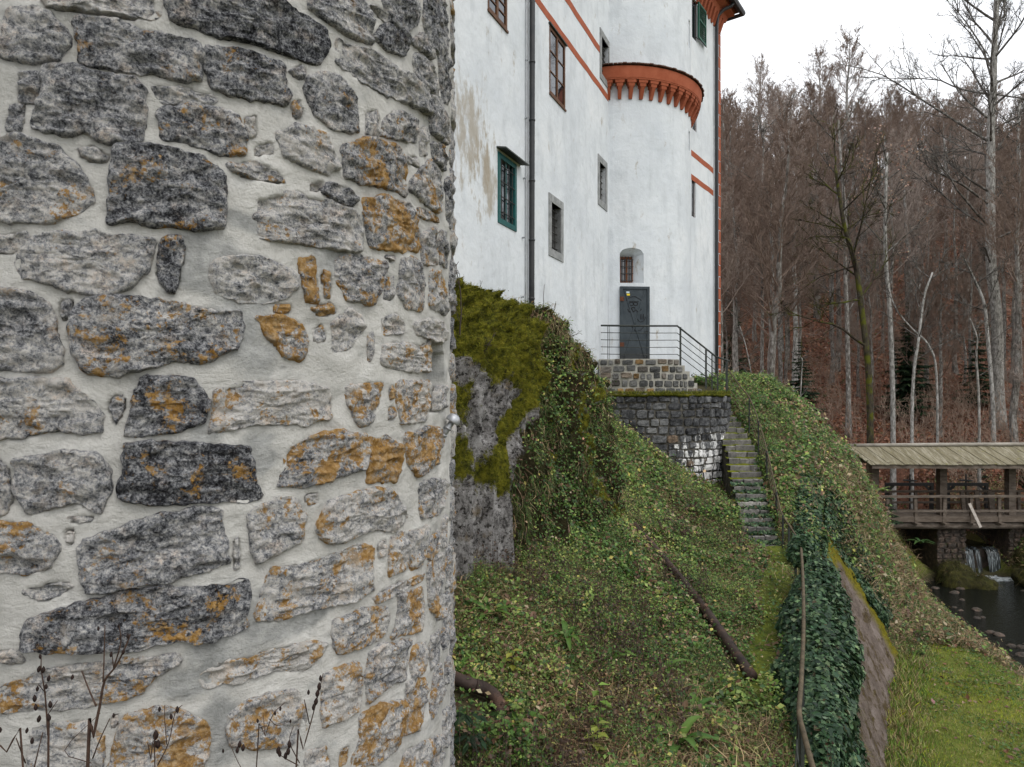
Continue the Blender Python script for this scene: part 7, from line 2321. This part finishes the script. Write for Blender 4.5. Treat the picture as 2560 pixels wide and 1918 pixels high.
hero("bare_tree", [(1112, 1680), (1102, 1480), (1100, 1400), (1070, 1320)], 32.5, 7, 3, [([(1102, 1480), (1040, 1450), (960, 1430)], 3, -1), ([(1100, 1400), (1150, 1330)], 2.5, 1)], "small whitish sapling behind the ridge of the bridge roof", M['pale'], M['limb'], 24, 7, n2=5, n3=4)
hero("bare_tree", [(935, 1560), (905, 1430), (840, 1360), (770, 1280), (740, 1190)], 34.5, 6, 3, [([(870, 1390), (900, 1300), (960, 1230)], 3, 1)], "thin sapling bowed to the left among the undergrowth", M['pale'], M['limb'], 27, 8, n2=5, n3=4)
hero("bare_tree", [(205, 1560), (208, 1300), (205, 1000), (210, 700), (215, 500)], 38, 10, 4, [], "grey mottled tree nearest the corner of the castle", M['beech'], M['limb'], 29, 14)
hero("bare_tree", [(1272, 1300), (1272, 1000), (1270, 700), (1275, 400)], 46, 13, 6, [], "pale straight trunk at the right edge of the picture", M['pale'], M['limb'], 33, 12)
hero("bare_tree", [(165, 1600), (140, 1450), (110, 1350)], 30.5, 4, 2, [], "thin pale sapling just beside the corner of the castle", M['pale'], M['limb'], 36, 7, n2=5, n3=4)
hero("bare_tree", [(372, 1640), (380, 1500), (375, 1480)], 27, 3.5, 2, [], "small bare sapling rising behind the grassy mound", M['pale'], M['limb'], 38, 5, n2=4, n3=3, n4=0)

# conifers
M['needle'] = leafmat("spruce_needles", .7, .2, .1)
def spruce(p, h, label, seed, dens=1.0, gap=0.0):
    r = np.random.default_rng(seed)
    p = np.array(p, float)
    t = thing("spruce", p, label, "conifer")
    q = MB(); q.tube([p - np.array([0, 0, .3]), p + np.array([0, 0, h * .5]), p + np.array([0, 0, h])], [h * .014, h * .008, .01], 7); q.build("trunk", M['mossbark'], t, True)
    pos, A_, B_, N_, S_ = [], [], [], [], []
    nw = int(h * 5.5)
    for i in range(nw):
        u = .06 + .92 * (i + r.random()) / nw
        L = h * .26 * (1 - u) ** .8 * r.uniform(.7, 1.1) + .08
        for b in range(8):
            if r.random() < gap: continue
            az = r.uniform(0, 6.28)
            d = np.array([math.cos(az), math.sin(az), -.18 - .25 * (1 - u)])
            m = max(4, int(L * 16 * dens))
            s = (np.arange(m) + r.random(m)) / m
            o = p + np.array([0, 0, h * u]) + d * (L * s)[:, None] + np.array([0, 0, .22 * L]) * (s ** 2)[:, None]
            side = np.where(np.arange(m) % 2 == 0, 1, -1)[:, None]
            sd = np.array([-math.sin(az), math.cos(az), 0])
            a = unit(d + side * sd * .9 + r.normal(0, .2, (m, 3)) + np.array([0, 0, -.15]))
            n = unit(np.cross(a, np.cross([0, 0, 1.0], a)) + r.normal(0, .3, (m, 3)))
            pos.append(o); A_.append(a); B_.append(np.cross(n, a)); N_.append(n); S_.append((.34 * L * (1.1 - s * .7) + .10))
    pos, A_, B_, N_, S_ = map(np.concatenate, (pos, A_, B_, N_, S_))
    col = pick(r, len(pos), [(.012, .026, .012), (.022, .042, .018), (.04, .06, .024)], [1, 1, .4])
    scatter("foliage", [(0, .07, 0), (0, -.07, 0), (.5, -.16, 0), (1, 0, -.12), (.5, .16, 0)], [(0, 1, 2), (0, 2, 4), (4, 2, 3)], pos, A_, B_, N_, S_, col, M['needle'], t, "stuff")
    return t
def gpt(x, Y):
    X_ = (x - 1280) / F * Y
    return (X_, Y, float(ground(np.array([X_]), np.array([Y]), False)[0]))
spruce(gpt(2003, 37), 6.4, "dark loose spruce under the bare trees left of the mossy leaning tree", 1, 1, .2)
spruce(gpt(2272, 42), 7.0, "broad dark spruce standing behind the white barked tree", 2, 1, .15)
spruce(gpt(1826, 44), 6.6, "dark spruce beside the orange corner stones of the castle", 3, 1, .15)
spruce(gpt(2445, 43), 5.0, "small spruce at the foot of the tallest bare tree", 4)
spruce((22.6, 34.5, -4.9), 2.9, "young spruce behind the right sluice gate under the bridge roof", 5, 1.5)
spruce((24.8, 33.6, -4.7), 3.2, "young spruce behind the bridge at the right edge of the picture", 6, 1.5)
spruce((25.6, 34.8, -4.2), 2.4, "smaller young spruce farther back behind the bridge", 7, 1.5)
spruce(gpt(2228, 27.5)[:2] + (-4.9,), 1.0, "little dark conifer on the brown bank left of the bridge", 8, 2)
b_ = ray_ground(1168, 1900, 5.4)
spruce(b_, .45, "tiny conifer seedling at the bottom edge beside the rubble tower", 9, 3)

# brush: bare undergrowth in front of the wood
rng = np.random.default_rng(88)
n = 1700
Y = 30 + 32 * rng.random(n) ** 1.5; X = Y * rng.uniform(.28, .76, n)
k = ~((np.abs(X - 18.4) < 2.2) & (Y < 38)) & ~((Y < 32.5) & (X > 13.5))
X, Y = X[k], Y[k]; n = len(X)
Z = ground(X, Y, False)
h = rng.uniform(.6, 2.6, n)
t = np.linspace(0, 1, 5)
ln = np.stack([X[:, None] + np.cumsum(rng.normal(0, .16, (n, 5)), 1) * h[:, None] * .5 * (t > 0), Y[:, None] + np.cumsum(rng.normal(0, .12, (n, 5)), 1) * (t > 0), Z[:, None] - .05 + h[:, None] * t], -1)
parts = [tubes(ln, np.full((n, 5), .014) * np.linspace(1.2, .4, 5)[None], 3)]
C2, L2, _ = children(rng, ln, h, 7, .2, .7, .1, .4, 4, .07)
parts.append(tubes(C2, np.full((len(C2), 4), .008) * np.linspace(1.1, .6, 4)[None], 3))
C3, L3, _ = children(rng, C2, L2, 3, .2, .7, .1, .55, 3, .05)
parts.append(tubes(C3, np.full((len(C3), 3), .007), 3))
V, f = join(parts)
M['brush'] = simple("brush_twigs", (.19, .125, .09), (.42, .315, .245), 1.2, .95, 0)
tag(add_mesh("undergrowth", V, f, M['brush']), "bare brown undergrowth between the trunks of the wood", "undergrowth", kind="stuff")

# bare shrubs at the foot of the castle front and saplings beside the tower
def shrub(name, base, stems, r0, label, seed, n2=5, n3=3, side=True):
    rng = np.random.default_rng(seed)
    t = thing(name, base, label, "shrub")
    ls = [np.array([np.array(base)] + [np.array(p_) for p_ in s]) for s in stems]
    m = 7
    P_ = np.stack([np.stack([np.interp(np.linspace(0, 1, m), np.linspace(0, 1, len(l)), l[:, c]) for c in range(3)], -1) for l in ls])
    P_[:, 1:] += rng.normal(0, .012, P_[:, 1:].shape)
    for i in range(len(P_)):
        q = MB(); q.tube(P_[i], np.linspace(r0, r0 * .35, m), 5); q.build("stem", M['twig'], t, True)
    if side:
        L = np.linalg.norm(np.diff(P_, axis=1), axis=2).sum(1)
        C2, L2, _ = children(rng, P_, L, n2, .3, .5, .1, .35, 5, .06)
        pr = [tubes(C2, np.full((len(C2), 5), r0 * .4) * np.linspace(1, .5, 5)[None], 4)]
        C3, L3, _ = children(rng, C2, L2, n3, .2, .6, .05, .5, 4, .06)
        pr.append(tubes(C3, np.full((len(C3), 4), r0 * .28), 3))
        V, f = join(pr)
        add_mesh("twigs", V, f, M['twig'], t, False, None, "stuff")
    return t
def c8(a, b, Y): return px(1120 + a / 4.143, 700 + b / 4.143, Y)
Ys = 15.35
shrub("bare_shrub", c8(1000, 640, Ys), [[c8(990, 400, Ys), c8(995, 45, Ys)], [c8(930, 400, Ys), c8(885, 160, Ys)], [c8(950, 420, Ys), c8(930, 235, Ys)], [c8(910, 420, Ys), c8(858, 270, Ys)], [c8(1005, 420, Ys), c8(1000, 270, Ys)], [c8(1020, 480, Ys), c8(1015, 290, Ys)],
      [c8(1070, 420, Ys), c8(1115, 215, Ys)], [c8(1060, 470, Ys), c8(1105, 240, Ys)], [c8(1090, 500, Ys), c8(1150, 340, Ys)], [c8(1120, 560, Ys), c8(1205, 370, Ys)], [c8(1100, 600, Ys), c8(1130, 420, Ys)]], .014, "upright bare shrub of thin shoots against the white wall by the downpipe", 1, side=False)
Ys = 15.7
shrub("bare_shrub", c8(1110, 760, Ys), [[c8(1180, 680, Ys), c8(1270, 590, Ys), c8(1330, 560, Ys)], [c8(1160, 640, Ys), c8(1200, 590, Ys)], [c8(1200, 740, Ys), c8(1250, 680, Ys)]], .012, "spreading bare shrub on top of the rock outcrop below the upright shoots", 2)
Ys = 15.95
shrub("bare_shrub", c8(1150, 980, Ys), [[c8(1260, 920, Ys), c8(1350, 860, Ys), c8(1480, 760, Ys)], [c8(1240, 880, Ys), c8(1340, 740, Ys), c8(1400, 710, Ys)], [c8(1300, 960, Ys), c8(1420, 860, Ys), c8(1490, 850, Ys)]], .012, "bare twiggy shrub reaching out towards the white wall, middle of the outcrop", 3)
Ys = 16.5
shrub("bare_shrub", c8(1240, 1090, Ys), [[c8(1300, 1010, Ys), c8(1360, 920, Ys)], [c8(1330, 1060, Ys), c8(1400, 1000, Ys)], [c8(1340, 1100, Ys), c8(1390, 1060, Ys)]], .010, "low reddish bare shrub at the edge of the outcrop left of the terrace", 4)
Ys = 17.8
shrub("bare_shrub", c8(1460, 1400, Ys), [[c8(1600, 1230, Ys), c8(1720, 1080, Ys), c8(1800, 960, Ys)], [c8(1400, 1280, Ys), c8(1500, 1220, Ys)]], .010, "thin twig leaning across the left end of the terrace wall", 5, 3, 2)
Ys = 9.6
shrub("young_tree", c8(95, 790, Ys), [[c8(120, 600, Ys), c8(130, 350, Ys), c8(122, 0, Ys), c8(70, -150, Ys)]], .014, "dark thin sapling rising right beside the edge of the rubble tower", 6, 6, 1)
Ys = 9.8
shrub("bare_shrub", c8(140, 880, Ys), [[c8(260, 850, Ys), c8(400, 720, Ys), c8(490, 540, Ys)], [c8(280, 700, Ys), c8(440, 660, Ys)]], .010, "bare arching twig lying over the yellow moss of the outcrop", 7, 4, 2)
Ys = 11.2
shrub("bare_shrub", c8(180, 240, Ys), [[c8(270, 180, Ys), c8(350, 20, Ys)], [c8(225, 190, Ys), c8(235, 130, Ys)]], .008, "small bare twig on top of the outcrop next to the tower", 8, 3, 1)
# hanging root on the outcrop
def c9(a, b, Y): return px(1120 + a / 4.36, 1040 + b / 4.36, Y)
root_pts = [(1045, 520, 12.9), (1060, 590, 12.75), (1130, 650, 12.6), (1190, 700, 12.5), (1240, 770, 12.35), (1270, 830, 12.3), (1230, 910, 12.2), (1270, 980, 12.1), (1285, 1100, 12.0), (1315, 1240, 11.9), (1310, 1270, 11.9), (1260, 1290, 11.9)]
q = MB(); q.tube(smooth_line([c9(*p_) for p_ in root_pts], 4), .016, 6)
M['root'] = simple("root_bark", (.16, .10, .075), (.32, .22, .17), 14, .9, .3, 60)
tag(q.build("hanging_root", M['root'], None, True), "long bare brown root hanging down the rock outcrop", "root")
bpy.context.view_layer.update()
